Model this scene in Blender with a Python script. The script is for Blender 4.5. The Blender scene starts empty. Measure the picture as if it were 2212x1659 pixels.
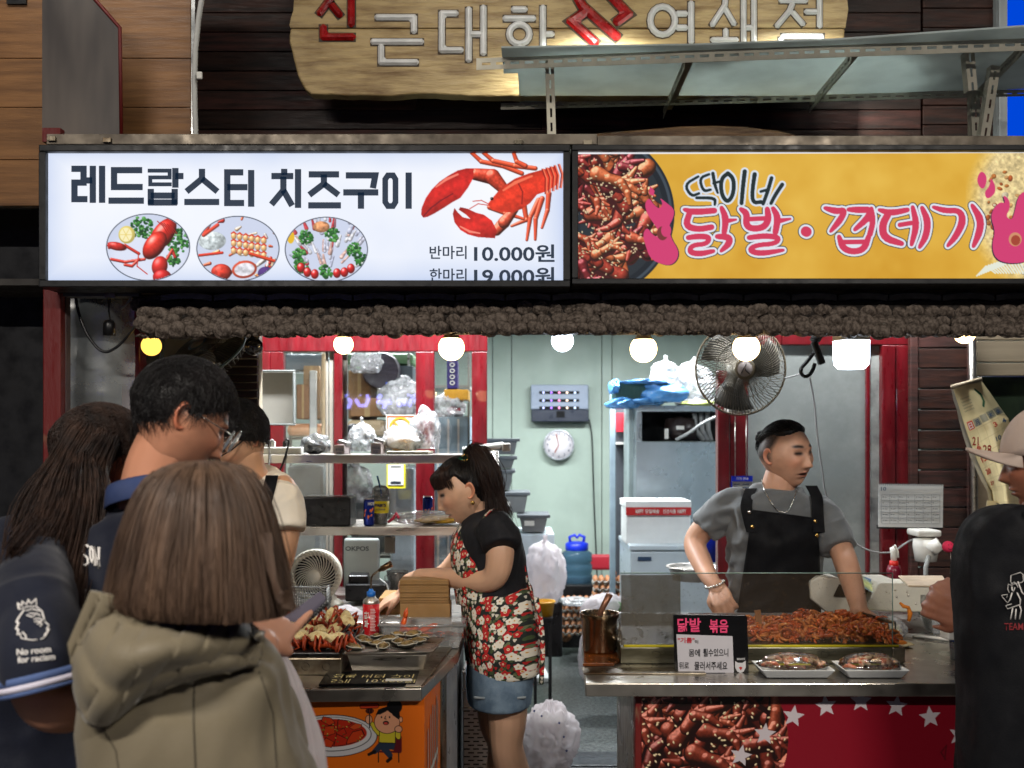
import bpy,math,random
import numpy as np
from mathutils import Vector,Matrix,Euler
random.seed(7)
RNG=np.random.RandomState(7)
scene=bpy.context.scene
COL=scene.collection
PI=math.pi
# == camera, world, exposure
CAMZ,HX,HY,F=1.6,1106.0,950.0,2212.0
cd=bpy.data.cameras.new('camera')
cam=bpy.data.objects.new('camera',cd)
COL.objects.link(cam)
cam.location=(0,0,CAMZ)
cam.rotation_euler=(math.radians(90),0,0)
cd.sensor_width=36.0
cd.lens=36.0
cd.shift_y=(HY-829.5)/2212.0
cd.clip_start=0.05
cd.clip_end=200
cd.dof.use_dof=True
cd.dof.focus_distance=3.1
cd.dof.aperture_fstop=4.0
scene.camera=cam
world=bpy.data.worlds.new('World')
scene.world=world
world.use_nodes=True
bgn=world.node_tree.nodes['Background']
bgn.inputs[0].default_value=(0.50,0.62,0.9,1)
bgn.inputs[1].default_value=0.028
scene.view_settings.view_transform='Standard'
scene.view_settings.look='None'
scene.view_settings.exposure=0.0
scene.view_settings.gamma=1.0
scene.view_settings.use_curve_mapping=False
scene.cycles.max_bounces=10
scene.cycles.transparent_max_bounces=16
scene.cycles.transmission_bounces=8
scene.cycles.glossy_bounces=4
scene.cycles.diffuse_bounces=4
scene.cycles.sample_clamp_indirect=4.0
scene.cycles.caustics_reflective=False
scene.cycles.caustics_refractive=False
scene.cycles.use_denoising=True
def P(px,py,d):
 """the point seen at pixel (px, py) of a 2212 wide view, d metres in front of the camera"""
 return np.array([(px-HX)/F*d,d,CAMZ+(HY-py)/F*d])
def G(px,py,z):
 """the point on the level plane z"""
 d=(CAMZ-z)*F/(py-HY)
 return np.array([(px-HX)/F*d,d,z])
def srgb(c):
 c=np.asarray(c,float)
 if c.max()>1.0:
  c=c/255.0
 return np.where(c<=0.04045,c/12.92,((c+0.055)/1.055)**2.4)
def C4(c):
 l=srgb(c)
 return(float(l[0]),float(l[1]),float(l[2]),1.0)
_perm=np.random.RandomState(3).rand(4096)
def _h(i,j,k):
 return _perm[(i*73+j*179+k*283+(i*j)*7+(j*k)*13)%4096]
def vnoise(p,s=1.0,seed=0):
 p=np.asarray(p,float)*s+seed*17.31+500.0
 if p.shape[-1]==2:
  p=np.concatenate([p,np.full(p.shape[:-1]+(1,),3.7)],-1)
 i=np.floor(p).astype(int)
 f=p-i
 f=f*f*(3-2*f)
 x,y,z=i[...,0],i[...,1],i[...,2]
 fx,fy,fz=f[...,0],f[...,1],f[...,2]
 def L(a,b,t):return a+(b-a)*t
 r=L(L(L(_h(x,y,z),_h(x+1,y,z),fx),L(_h(x,y+1,z),_h(x+1,y+1,z),fx),fy),L(L(_h(x,y,z+1),_h(x+1,y,z+1),fx),L(_h(x,y+1,z+1),_h(x+1,y+1,z+1),fx),fy),fz)
 return r*2-1
def fbm(p,s=1.0,o=4,seed=0):
 r,a=0,1.0
 for k in range(o):
  r=r+a*vnoise(p,s*2**k,seed+k)
  a*=0.5
 return r
MATS={}
def pm(name,col,rough=0.5,metal=0.0,var=0.12,vscale=6.0,bump=0.0,bscale=60.0,stretch=(1,1,1),trans=0.0,alpha=1.0,emit=None,estr=0.0,col2=None,spec=0.5,sss=0.0,coat=0.0,aniso=0.0,ior=1.45,sheen=0.0,rvar=0.15,detail=4.0,bdist=0.004,vlow=0.38,vhigh=0.62):
 """principled material whose colour, gloss and relief are broken up by noise"""
 if name in MATS:
  return MATS[name]
 m=bpy.data.materials.new(name)
 m.use_nodes=True
 nt=m.node_tree
 b=nt.nodes['Principled BSDF']
 N=nt.nodes.new
 tc=N('ShaderNodeTexCoord')
 mp=N('ShaderNodeMapping')
 mp.inputs['Scale'].default_value=stretch
 nt.links.new(tc.outputs['Object'],mp.inputs[0])
 nz=N('ShaderNodeTexNoise')
 nz.inputs['Scale'].default_value=vscale
 nz.inputs['Detail'].default_value=detail
 nz.inputs['Roughness'].default_value=0.62
 nt.links.new(mp.outputs[0],nz.inputs['Vector'])
 cr=N('ShaderNodeValToRGB')
 cr.color_ramp.elements[0].position=vlow
 cr.color_ramp.elements[1].position=vhigh
 c=C4(col)
 if col2 is None:
  cr.color_ramp.elements[0].color=(c[0]*(1-var),c[1]*(1-var),c[2]*(1-var),1)
  cr.color_ramp.elements[1].color=(min(1,c[0]*(1+var)),min(1,c[1]*(1+var)),min(1,c[2]*(1+var)),1)
 else:
  cr.color_ramp.elements[0].color=C4(col2)
  cr.color_ramp.elements[1].color=c
 nt.links.new(nz.outputs['Fac'],cr.inputs[0])
 nt.links.new(cr.outputs[0],b.inputs['Base Color'])
 b.inputs['Metallic'].default_value=metal
 b.inputs['Specular IOR Level'].default_value=spec
 b.inputs['IOR'].default_value=ior
 if rvar>0:
  mr=N('ShaderNodeMapRange')
  mr.inputs['From Min'].default_value=0.3
  mr.inputs['From Max'].default_value=0.7
  mr.inputs['To Min'].default_value=max(0.02,rough*(1-rvar*2))
  mr.inputs['To Max'].default_value=min(1,rough*(1+rvar*2))
  n2=N('ShaderNodeTexNoise')
  n2.inputs['Scale'].default_value=vscale*3
  n2.inputs['Detail'].default_value=5
  nt.links.new(mp.outputs[0],n2.inputs['Vector'])
  nt.links.new(n2.outputs['Fac'],mr.inputs[0])
  nt.links.new(mr.outputs[0],b.inputs['Roughness'])
 else:
  b.inputs['Roughness'].default_value=rough
 if trans:b.inputs['Transmission Weight'].default_value=trans
 if alpha<1:b.inputs['Alpha'].default_value=alpha
 if sss:
  b.inputs['Subsurface Weight'].default_value=sss
  b.inputs['Subsurface Radius'].default_value=(0.012,0.004,0.002)
  b.inputs['Subsurface Scale'].default_value=1.0
 if coat:b.inputs['Coat Weight'].default_value=coat
 if aniso:b.inputs['Anisotropic'].default_value=aniso
 if sheen:b.inputs['Sheen Weight'].default_value=sheen
 if emit is not None:
  b.inputs['Emission Color'].default_value=C4(emit)
  b.inputs['Emission Strength'].default_value=estr
 if bump>0:
  n3=N('ShaderNodeTexNoise')
  n3.inputs['Scale'].default_value=bscale
  n3.inputs['Detail'].default_value=5
  nt.links.new(mp.outputs[0],n3.inputs['Vector'])
  bp=N('ShaderNodeBump')
  bp.inputs['Strength'].default_value=bump
  bp.inputs['Distance'].default_value=bdist
  nt.links.new(n3.outputs['Fac'],bp.inputs['Height'])
  nt.links.new(bp.outputs[0],b.inputs['Normal'])
 MATS[name]=m
 return m
def vcmat(name,emit=0.0,rough=0.6,bump=0.0,bscale=300.0,spec=0.4,coat=0.0,trans_alpha=False,sss=0.0):
 """material reading the mesh's own print colours; emit > 0 for a back-lit print"""
 if name in MATS:return MATS[name]
 m=bpy.data.materials.new(name)
 m.use_nodes=True
 nt=m.node_tree
 b=nt.nodes['Principled BSDF']
 a=nt.nodes.new('ShaderNodeAttribute')
 a.attribute_name='Col'
 b.inputs['Roughness'].default_value=rough
 b.inputs['Specular IOR Level'].default_value=spec
 if coat:b.inputs['Coat Weight'].default_value=coat
 if sss:
  b.inputs['Subsurface Weight'].default_value=sss
  b.inputs['Subsurface Radius'].default_value=(0.012,0.004,0.002)
  b.inputs['Subsurface Scale'].default_value=1.0
 if emit>0:
  b.inputs['Base Color'].default_value=(0.02,0.02,0.02,1)
  nt.links.new(a.outputs['Color'],b.inputs['Emission Color'])
  b.inputs['Emission Strength'].default_value=emit
 else:
  nt.links.new(a.outputs['Color'],b.inputs['Base Color'])
 if trans_alpha:
  nt.links.new(a.outputs['Alpha'],b.inputs['Alpha'])
 if bump:
  n3=nt.nodes.new('ShaderNodeTexNoise')
  n3.inputs['Scale'].default_value=bscale
  bp=nt.nodes.new('ShaderNodeBump')
  bp.inputs['Strength'].default_value=bump
  bp.inputs['Distance'].default_value=0.002
  nt.links.new(n3.outputs['Fac'],bp.inputs['Height'])
  nt.links.new(bp.outputs[0],b.inputs['Normal'])
 MATS[name]=m
 return m
ORIG={}
def link(o,parent=None):
 COL.objects.link(o)
 if parent is not None:
  o.parent=parent
 return o
def tag(o,label=None,cat=None,group=None,kind=None):
 if label:o['label']=label
 if cat:o['category']=cat
 if group:o['group']=group
 if kind:o['kind']=kind
 return o
def thing(name,label,cat,loc=(0,0,0),group=None):
 o=bpy.data.objects.new(name,None)
 o.empty_display_size=0.05
 o.location=tuple(float(v)for v in loc)
 link(o)
 ORIG[o.name]=np.array([float(v)for v in loc])
 return tag(o,label,cat,group)
def origin_of(parent):
 r=np.zeros(3)
 while parent is not None:
  r=r+np.array(parent.location)
  parent=parent.parent
 return r
class MB:
 """collects vertices and faces, then links them as one mesh object"""
 def __init__(self):
  self.v=[]
  self.f=[]
  self.n=0
  self.smooth=[]
 def add(self,v,f,smooth=False):
  v=np.asarray(v,float).reshape(-1,3)
  self.v.append(v)
  for q in f:
   self.f.append(tuple(int(i)+self.n for i in q))
   self.smooth.append(smooth)
  self.n+=len(v)
  return self
 def box(self,a,b,rot=None,center=None):
  a=np.asarray(a,float);b=np.asarray(b,float)
  lo,hi=np.minimum(a,b),np.maximum(a,b)
  v=np.array([[x,y,z]for x in(lo[0],hi[0])for y in(lo[1],hi[1])for z in(lo[2],hi[2])])
  if rot is not None:
   c=(lo+hi)/2 if center is None else np.asarray(center,float)
   v=(v-c)@np.array(Euler(rot).to_matrix()).T+c
  return self.add(v,[(0,1,3,2),(4,6,7,5),(0,4,5,1),(2,3,7,6),(0,2,6,4),(1,5,7,3)])
 def hexa(self,v8):
  """eight corners: bottom ring of four then top ring of four"""
  return self.add(v8,[(3,2,1,0),(4,5,6,7),(0,1,5,4),(1,2,6,5),(2,3,7,6),(3,0,4,7)])
 def prism(self,poly,y0,y1):
  """outline in x, z pulled from y0 to y1"""
  n=len(poly)
  v=[(x,y0,z)for x,z in poly]+[(x,y1,z)for x,z in poly]
  f=[tuple(range(n)),tuple(range(2*n-1,n-1,-1))]
  f+=[(i,i+n,(i+1)%n+n,(i+1)%n)for i in range(n)]
  return self.add(v,f)
 def prismz(self,poly,z0,z1):
  n=len(poly)
  v=[(x,y,z0)for x,y in poly]+[(x,y,z1)for x,y in poly]
  f=[tuple(range(n-1,-1,-1)),tuple(range(n,2*n))]
  f+=[(i,(i+1)%n,(i+1)%n+n,i+n)for i in range(n)]
  return self.add(v,f)
 def quad(self,a,b,c,d):
  return self.add([a,b,c,d],[(0,1,2,3)])
 def tube(self,pts,r,n=8,caps=True,smooth=True,flat=None):
  pts=np.asarray(pts,float)
  m=len(pts)
  rr=np.full(m,r)if np.isscalar(r)else np.asarray(r,float)
  t=np.zeros_like(pts)
  t[1:-1]=pts[2:]-pts[:-2]
  t[0]=pts[1]-pts[0]
  t[-1]=pts[-1]-pts[-2]
  t/=np.linalg.norm(t,axis=1)[:,None]+1e-12
  up=np.array([0,0,1.0])
  if abs(t[0]@up)>0.9:up=np.array([0,1.0,0])
  u=np.cross(t[0],up);u/=np.linalg.norm(u)
  vs=[]
  for i in range(m):
   u=u-t[i]*(u@t[i])
   u/=np.linalg.norm(u)+1e-12
   w=np.cross(t[i],u)
   for k in range(n):
    a=2*PI*k/n
    ca,sa=math.cos(a),math.sin(a)
    if flat is not None:sa*=flat
    vs.append(pts[i]+rr[i]*(u*ca+w*sa))
  f=[]
  for i in range(m-1):
   for k in range(n):
    f.append((i*n+k,i*n+(k+1)%n,(i+1)*n+(k+1)%n,(i+1)*n+k))
  if caps:
   f.append(tuple(range(n-1,-1,-1)))
   f.append(tuple((m-1)*n+k for k in range(n)))
  return self.add(vs,f,smooth)
 def lathe(self,prof,c=(0,0,0),n=24,axis='z',smooth=True,rot=None,sx=1.0,sy=1.0,caps=False):
  """prof: (radius, height) pairs about the axis"""
  c=np.asarray(c,float)
  m=len(prof)
  vs=[]
  for r,h in prof:
   for k in range(n):
    a=2*PI*k/n
    if axis=='z':p=(r*math.cos(a)*sx,r*math.sin(a)*sy,h)
    elif axis=='y':p=(r*math.cos(a)*sx,h,r*math.sin(a)*sy)
    else:p=(h,r*math.cos(a)*sx,r*math.sin(a)*sy)
    vs.append(p)
  vs=np.array(vs)
  if rot is not None:vs=vs@np.array(Euler(rot).to_matrix()).T
  vs=vs+c
  f=[]
  for i in range(m-1):
   for k in range(n):
    f.append((i*n+k,i*n+(k+1)%n,(i+1)*n+(k+1)%n,(i+1)*n+k))
  if caps and prof[0][0]>1e-6:f.append(tuple(range(n-1,-1,-1)))
  if caps and prof[-1][0]>1e-6:f.append(tuple((m-1)*n+k for k in range(n)))
  return self.add(vs,f,smooth)
 def ell(self,c,r,rot=None,n=16,m=10,noise=0.0,ns=20.0,seed=0):
  c=np.asarray(c,float)
  r=np.full(3,r)if np.isscalar(r)else np.asarray(r,float)
  th=np.linspace(0.001,PI-0.001,m)
  ph=np.linspace(0,2*PI,n,endpoint=False)
  d=np.array([[math.sin(t)*math.cos(p),math.sin(t)*math.sin(p),math.cos(t)]for t in th for p in ph])
  v=d*r
  if noise:v=v*(1+noise*fbm(d+seed,ns*0.1,3))[:,None]
  if rot is not None:v=v@np.array(Euler(rot).to_matrix()).T
  f=[]
  for i in range(m-1):
   for k in range(n):
    f.append((i*n+k,(i+1)*n+k,(i+1)*n+(k+1)%n,i*n+(k+1)%n))
  return self.add(v+c,f,True)
 def bar(self,pts,w,y0,y1,closed=False):
  """flat stroke lettering: a polyline in x, z widened by w and pulled from y0 to y1"""
  pts=[np.array(p,float)for p in pts]
  n=len(pts)
  seg=n if closed else n-1
  L,R=[],[]
  for i in range(n):
   if closed:
    a,b,c_=pts[i-1],pts[i],pts[(i+1)%n]
   else:
    a,b,c_=pts[max(i-1,0)],pts[i],pts[min(i+1,n-1)]
   d1=b-a;d2=c_-b
   if np.linalg.norm(d1)<1e-9:d1=d2
   if np.linalg.norm(d2)<1e-9:d2=d1
   d1=d1/np.linalg.norm(d1);d2=d2/np.linalg.norm(d2)
   n1=np.array([-d1[1],d1[0]]);n2=np.array([-d2[1],d2[0]])
   nn=n1+n2
   k=2.0/max(nn@nn,0.9)
   nn=nn*k
   L.append(b+nn*w/2);R.append(b-nn*w/2)
  vs,f=[],[]
  for i in range(n):
   vs+=[(L[i][0],y0,L[i][1]),(R[i][0],y0,R[i][1]),(R[i][0],y1,R[i][1]),(L[i][0],y1,L[i][1])]
  for i in range(seg):
   a,b=i*4,((i+1)%n)*4
   for k in range(4):
    f.append((a+k,b+k,b+(k+1)%4,a+(k+1)%4))
  if not closed:
   f+=[(0,1,2,3),tuple((n-1)*4+k for k in(3,2,1,0))]
  return self.add(vs,f)
 def arr(self):
  return np.concatenate(self.v)if self.v else np.zeros((0,3))
 def build(self,name,mat,parent=None,bevel=0.0,solid=0.0,colors=None,subsurf=0,segs=2):
  v=self.arr()
  if parent is not None:v=v-origin_of(parent)
  me=bpy.data.meshes.new(name)
  me.from_pydata([tuple(p)for p in v],[],self.f)
  me.validate(verbose=False)
  if len(me.polygons)==len(self.smooth):
   me.polygons.foreach_set('use_smooth',self.smooth)
  if mat is not None:
   for mm in(mat if isinstance(mat,(list,tuple))else[mat]):me.materials.append(mm)
  if colors is not None:
   ca=me.color_attributes.new('Col','FLOAT_COLOR','POINT')
   ca.data.foreach_set('color',np.asarray(colors,float).ravel())
  me.update()
  o=bpy.data.objects.new(name,me)
  link(o,parent)
  if bevel>0:
   md=o.modifiers.new('edge','BEVEL')
   md.width=bevel;md.segments=segs;md.limit_method='ANGLE';md.angle_limit=math.radians(40)
   md.harden_normals=False
  if solid>0:
   md=o.modifiers.new('thick','SOLIDIFY')
   md.thickness=solid
  if subsurf:
   md=o.modifiers.new('sub','SUBSURF');md.levels=subsurf;md.render_levels=subsurf
  return o
def ring(cx,cz,rx,rz,n=20,a0=0,a1=2*PI):
 return[(cx+rx*math.cos(a0+(a1-a0)*k/n),cz+rz*math.sin(a0+(a1-a0)*k/n))for k in range(n)]
def pbox(name,x0,y0,x1,y1,d,depth,mat,parent=None,bevel=0.003):
 a=P(x0,y1,d);b=P(x1,y0,d)
 b[1]=d+depth
 return MB().box(a,b).build(name,mat,parent,bevel=bevel)
def copy_tree(o,parent=None,loc=None,label=None,rotz=None):
 c=o.copy()
 COL.objects.link(c)
 c.parent=parent
 if loc is not None:c.location=tuple(float(v)for v in loc)
 if label:c['label']=label
 if rotz is not None:c.rotation_euler[2]=rotz
 for ch in list(o.children):
  copy_tree(ch,c)
 return c
def grid_print(name,canvas,origin,ux,uz,mat,parent=None,bend=None):
 """a sheet whose print is held as vertex colours; canvas is rows from the top"""
 h,w=canvas.shape[:2]
 u=np.linspace(0,1,w);t=np.linspace(0,1,h)
 U,T=np.meshgrid(u,t)
 o=np.asarray(origin,float)
 v=o+U[...,None]*np.asarray(ux,float)+T[...,None]*np.asarray(uz,float)
 if bend is not None:v=bend(v,U,T)
 v=v.reshape(-1,3)
 if parent is not None:v=v-origin_of(parent)
 idx=np.arange(h*w).reshape(h,w)
 f=np.stack([idx[:-1,:-1],idx[1:,:-1],idx[1:,1:],idx[:-1,1:]],-1).reshape(-1,4)
 me=bpy.data.meshes.new(name)
 me.vertices.add(len(v));me.vertices.foreach_set('co',v.ravel())
 me.loops.add(f.size);me.loops.foreach_set('vertex_index',f.ravel())
 me.polygons.add(len(f));me.polygons.foreach_set('loop_start',np.arange(0,f.size,4))
 me.polygons.foreach_set('loop_total',np.full(len(f),4))
 me.update(calc_edges=True)
 if mat:me.materials.append(mat)
 c=np.ones((h*w,4));c[:,:3]=srgb(np.clip(canvas[...,:3],0,1)).reshape(-1,3)
 if canvas.shape[2]==4:c[:,3]=canvas[...,3].ravel()
 ca=me.color_attributes.new('Col','FLOAT_COLOR','POINT')
 ca.data.foreach_set('color',c.ravel())
 o=bpy.data.objects.new(name,me)
 return link(o,parent)
def text_obj(name,body,mat,parent,origin,size,width=None,bold=0.0,depth=0.0006,normal='-y',rot=None,align='LEFT',spacing=1.0):
 """lettering: font outlines turned into a thin mesh; origin is the lower left corner"""
 c=bpy.data.curves.new('font','FONT')
 c.body=body
 c.size=1.0
 c.offset=bold
 c.extrude=0.0
 c.resolution_u=3
 c.space_character=spacing
 o=bpy.data.objects.new('font',c)
 COL.objects.link(o)
 dg=bpy.context.evaluated_depsgraph_get()
 me=bpy.data.meshes.new_from_object(o.evaluated_get(dg))
 COL.objects.unlink(o)
 bpy.data.objects.remove(o)
 n=len(me.vertices)
 v=np.zeros(n*3);me.vertices.foreach_get('co',v);v=v.reshape(-1,3)
 if n==0:return None
 lo,hi=v.min(0),v.max(0)
 v[:,0]-=lo[0];v[:,1]-=lo[1]
 v[:,:2]*=1.0/(hi[1]-lo[1])*size
 if width:v[:,0]*=width/v[:,0].max()
 if align=='CENTER':v[:,0]-=v[:,0].max()/2
 p=np.stack([v[:,0],np.zeros(n)-depth,v[:,1]],1)
 if rot is not None:p=p@np.array(Euler(rot).to_matrix()).T
 p=p+np.asarray(origin,float)
 if parent is not None:p=p-origin_of(parent)
 me.vertices.foreach_set('co',p.ravel())
 me.materials.clear();me.materials.append(mat)
 me.name=name
 me.update()
 q=bpy.data.objects.new(name,me)
 return link(q,parent)
class Canvas:
 def __init__(self,x0,y0,x1,y1,step,bg):
  self.x0,self.y0,self.s=x0,y0,step
  w=int(round((x1-x0)/step))+1;h=int(round((y1-y0)/step))+1
  self.a=np.zeros((h,w,3))+np.asarray(bg,float)/255.0
  X,Y=np.meshgrid(x0+np.arange(w)*step,y0+np.arange(h)*step)
  self.X,self.Y=X,Y
  self.clip=None
 def _win(self,xa,ya,xb,yb):
  h,w=self.a.shape[:2]
  i0=max(0,int((ya-self.y0)/self.s)-1);i1=min(h,int((yb-self.y0)/self.s)+3)
  j0=max(0,int((xa-self.x0)/self.s)-1);j1=min(w,int((xb-self.x0)/self.s)+3)
  if i1<=i0 or j1<=j0:return None
  return slice(i0,i1),slice(j0,j1)
 def _put(self,sl,al,col):
  if self.clip is not None:al=al*self.clip[sl]
  self.a[sl]=self.a[sl]*(1-al[...,None])+col*al[...,None]
 def cap(self,p,q,r0,r1=None,col=(255,0,0),shade=0.0,spec=0.0,light=(-0.4,-0.6),tex=0.0,aa=None):
  r1=r0 if r1 is None else r1
  R=max(r0,r1)+self.s
  sl=self._win(min(p[0],q[0])-R,min(p[1],q[1])-R,max(p[0],q[0])+R,max(p[1],q[1])+R)
  if sl is None:return
  X,Y=self.X[sl],self.Y[sl]
  dx,dy=q[0]-p[0],q[1]-p[1]
  L=dx*dx+dy*dy+1e-9
  t=np.clip(((X-p[0])*dx+(Y-p[1])*dy)/L,0,1)
  ex,ey=X-(p[0]+t*dx),Y-(p[1]+t*dy)
  d=np.hypot(ex,ey)
  r=r0+(r1-r0)*t
  al=np.clip((r-d)/self.s+0.5,0,1)
  c=np.zeros(X.shape+(3,))+np.asarray(col,float)/255.0
  if shade:
   nx,ny=ex/(r+1e-6),ey/(r+1e-6)
   nz=np.sqrt(np.clip(1-nx*nx-ny*ny,0,1))
   lit=np.clip(nz*0.75+nx*light[0]+ny*light[1],0,1.3)
   c=c*(1-shade+shade*lit*1.25)[...,None]
   if spec:
    s_=np.clip(nz*0.8+nx*light[0]*1.0+ny*light[1]*1.0,0,1)**14
    c=c+(spec*s_)[...,None]
  if tex:
   c=c*(1+tex*vnoise(np.stack([X,Y],-1),0.25,int(p[0])%9))[...,None]
  self._put(sl,al,np.clip(c,0,1))
 def chain(self,pts,r,col,**k):
  rr=[r]*len(pts)if np.isscalar(r)else r
  for i in range(len(pts)-1):
   self.cap(pts[i],pts[i+1],rr[i],rr[i+1],col,**k)
 def poly(self,pts,col,tex=0.0,shade=None):
  pts=np.asarray(pts,float)
  sl=self._win(pts[:,0].min(),pts[:,1].min(),pts[:,0].max(),pts[:,1].max())
  if sl is None:return
  X,Y=self.X[sl],self.Y[sl]
  al=np.zeros(X.shape)
  for ox,oy in((-.25,-.25),(.25,-.25),(-.25,.25),(.25,.25)):
   ins=np.zeros(X.shape,bool)
   x,y=X+ox*self.s,Y+oy*self.s
   n=len(pts)
   for i in range(n):
    a,b=pts[i],pts[(i+1)%n]
    c=(a[1]>y)!=(b[1]>y)
    with np.errstate(divide='ignore',invalid='ignore'):
     xi=(b[0]-a[0])*(y-a[1])/(b[1]-a[1]+1e-12)+a[0]
    ins^=c&(x<xi)
   al+=ins*0.25
  c=np.zeros(X.shape+(3,))+np.asarray(col,float)/255.0
  if tex:c=c*(1+tex*fbm(np.stack([X,Y],-1),0.12,3))[...,None]
  if shade is not None:c=c*shade(X,Y)[...,None]
  self._put(sl,al,np.clip(c,0,1))
 def ell(self,cx,cy,rx,ry,col,ang=0.0,shade=0.0,spec=0.0,tex=0.0,soft=1.0):
  R=max(rx,ry)*1.05+self.s
  sl=self._win(cx-R,cy-R,cx+R,cy+R)
  if sl is None:return
  X,Y=self.X[sl]-cx,self.Y[sl]-cy
  ca,sa=math.cos(ang),math.sin(ang)
  u=(X*ca+Y*sa)/rx;w=(-X*sa+Y*ca)/ry
  d=np.hypot(u,w)
  al=np.clip((1-d)*min(rx,ry)/self.s/soft+0.5,0,1)
  c=np.zeros(X.shape+(3,))+np.asarray(col,float)/255.0
  if shade:
   nz=np.sqrt(np.clip(1-d*d,0,1))
   lit=np.clip(nz*0.8-0.35*(u*ca-w*sa)-0.5*(u*sa+w*ca),0,1.3)
   c=c*(1-shade+shade*lit*1.2)[...,None]
   if spec:c=c+(spec*np.clip(lit,0,1)**16)[...,None]
  if tex:c=c*(1+tex*fbm(np.stack([self.X[sl],self.Y[sl]],-1),0.15,3))[...,None]
  self._put(sl,al,np.clip(c,0,1))
 def circle_clip(self,cx,cy,rx,ry):
  self.clip=(np.hypot((self.X-cx)/rx,(self.Y-cy)/ry)<1).astype(float)
def chicken_feet(cv,x0,y0,x1,y1,n,L=34,r=7,seed=1,dark=(70,22,18),seeds=80,cols=None,clipf=None,sr=1.6):
 """a heap of glazed chicken feet with sesame seeds, as printed on posters"""
 rg=random.Random(seed)
 cols=cols or[(196,84,40),(176,62,34),(150,46,30),(206,102,52),(128,36,26)]
 for i in range(n):
  x,y=rg.uniform(x0,x1),rg.uniform(y0,y1)
  if clipf and not clipf(x,y):continue
  a=rg.uniform(0,2*PI)
  c=rg.choice(cols)
  k=rg.uniform(0.7,1.25)
  bend=rg.uniform(-0.5,0.5)
  px,py=x-math.cos(a)*L*k,y-math.sin(a)*L*k
  cv.chain([(px-2,py+3),(x-2,y+4)],[r*1.25*k,r*1.3*k],dark,shade=0.0)
  cv.chain([(px,py),((px+x)/2+bend*4,(py+y)/2),(x,y)],[r*1.25*k,r*0.8*k,r*k],c,shade=0.75,spec=0.35,tex=0.18)
  for t in(-0.75,-0.2,0.3,0.85):
   b=a+t+bend
   l=L*k*rg.uniform(0.6,0.95)
   m=(x+math.cos(b)*l*0.55,y+math.sin(b)*l*0.55)
   e=(m[0]+math.cos(b+0.5*t)*l*0.5,m[1]+math.sin(b+0.5*t)*l*0.5)
   cv.chain([(x,y),m,e],[r*0.75*k,r*0.6*k,r*0.28*k],c,shade=0.75,spec=0.4,tex=0.18)
 for i in range(seeds):
  x,y=rg.uniform(x0,x1),rg.uniform(y0,y1)
  if clipf and not clipf(x,y):continue
  cv.ell(x,y,sr*1.4,sr*0.8,(236,214,170),ang=rg.uniform(0,PI),shade=0.3)
M_plank=pm('stained siding',(70,40,30),rough=0.55,var=0.55,vscale=3.0,bump=0.5,bscale=26,stretch=(1.2,1,14),col2=(34,20,16),bdist=0.003)
M_plank2=pm('reddish siding',(80,46,40),rough=0.6,var=0.5,vscale=3.0,bump=0.5,bscale=26,stretch=(1.2,1,14),col2=(40,27,23),bdist=0.003)
M_plank3=pm('dark siding',(54,34,27),rough=0.5,var=0.5,vscale=3.0,bump=0.5,bscale=26,stretch=(1.2,1,14),col2=(30,19,15),bdist=0.003)
M_ply=pm('oak laminate',(152,108,66),rough=0.5,vscale=2.6,bump=0.25,bscale=30,stretch=(1.0,1,16),col2=(104,70,42),detail=6,vlow=0.3,vhigh=0.62)
M_signwood=pm('pale carved wood',(186,160,112),rough=0.42,vscale=3.4,bump=0.9,bscale=9,stretch=(1.1,1,7),col2=(122,94,56),detail=7,vlow=0.34,vhigh=0.56,bdist=0.008)
M_redpaint=pm('red gloss paint',(98,14,22),rough=0.34,var=0.25,vscale=5,bump=0.25,bscale=40,stretch=(3,3,.6),coat=0.3)
M_redworn=pm('worn red paint',(104,24,22),rough=0.5,vscale=5,bump=0.4,bscale=30,stretch=(2.5,1,.8),col2=(128,106,80),vlow=0.30,vhigh=0.40)
M_steel=pm('brushed steel',(208,202,194),rough=0.34,metal=1.0,var=0.12,vscale=5,bump=0.06,bscale=90,stretch=(0.4,3,3))
M_steel_dirty=pm('greasy steel',(150,140,122),rough=0.34,metal=0.9,vscale=7,bump=0.15,bscale=60,col2=(74,58,40),vlow=0.35,vhigh=0.55)
M_galv=pm('galvanised sheet',(176,184,186),rough=0.45,metal=0.55,var=0.12,vscale=4,bump=0.05,bscale=50,vlow=.3,vhigh=.7)
M_angle=pm('painted slotted angle',(196,190,172),rough=0.5,var=0.12,vscale=9)
M_black=pm('black frame',(14,15,18),rough=0.45,var=0.2,vscale=10)
M_blackp=pm('black plastic',(18,18,20),rough=0.35,var=0.2,vscale=12)
M_grey=pm('grey plastic',(150,152,150),rough=0.45,var=0.08)
M_white=pm('white plastic',(222,220,212),rough=0.4,var=0.06)
M_green=pm('green panel wall',(160,176,164),rough=0.5,var=0.09,vscale=1.6,bump=0.05,bscale=30)
M_floor=pm('speckled stone floor',(100,104,102),rough=0.35,vscale=50,bump=0.15,bscale=70,col2=(46,50,50),vlow=.4,vhigh=.6)
M_street=pm('street paving',(70,70,70),rough=0.6,vscale=20,bump=0.3,bscale=40,var=.2)
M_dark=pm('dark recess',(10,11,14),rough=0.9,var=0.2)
M_beige=pm('beige boards',(176,158,132),rough=0.5,var=0.08,stretch=(.4,1,5),vscale=5)
M_thatch=pm('weathered bundles',(116,104,94),rough=0.85,vscale=60,bump=1.0,bscale=110,col2=(52,42,34),vlow=.35,vhigh=.62,stretch=(1.6,1,1),bdist=0.006)
M_tile=pm('black roof tile',(84,82,80),rough=0.4,var=.3,vscale=14,bump=.3)
M_glass=None
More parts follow.
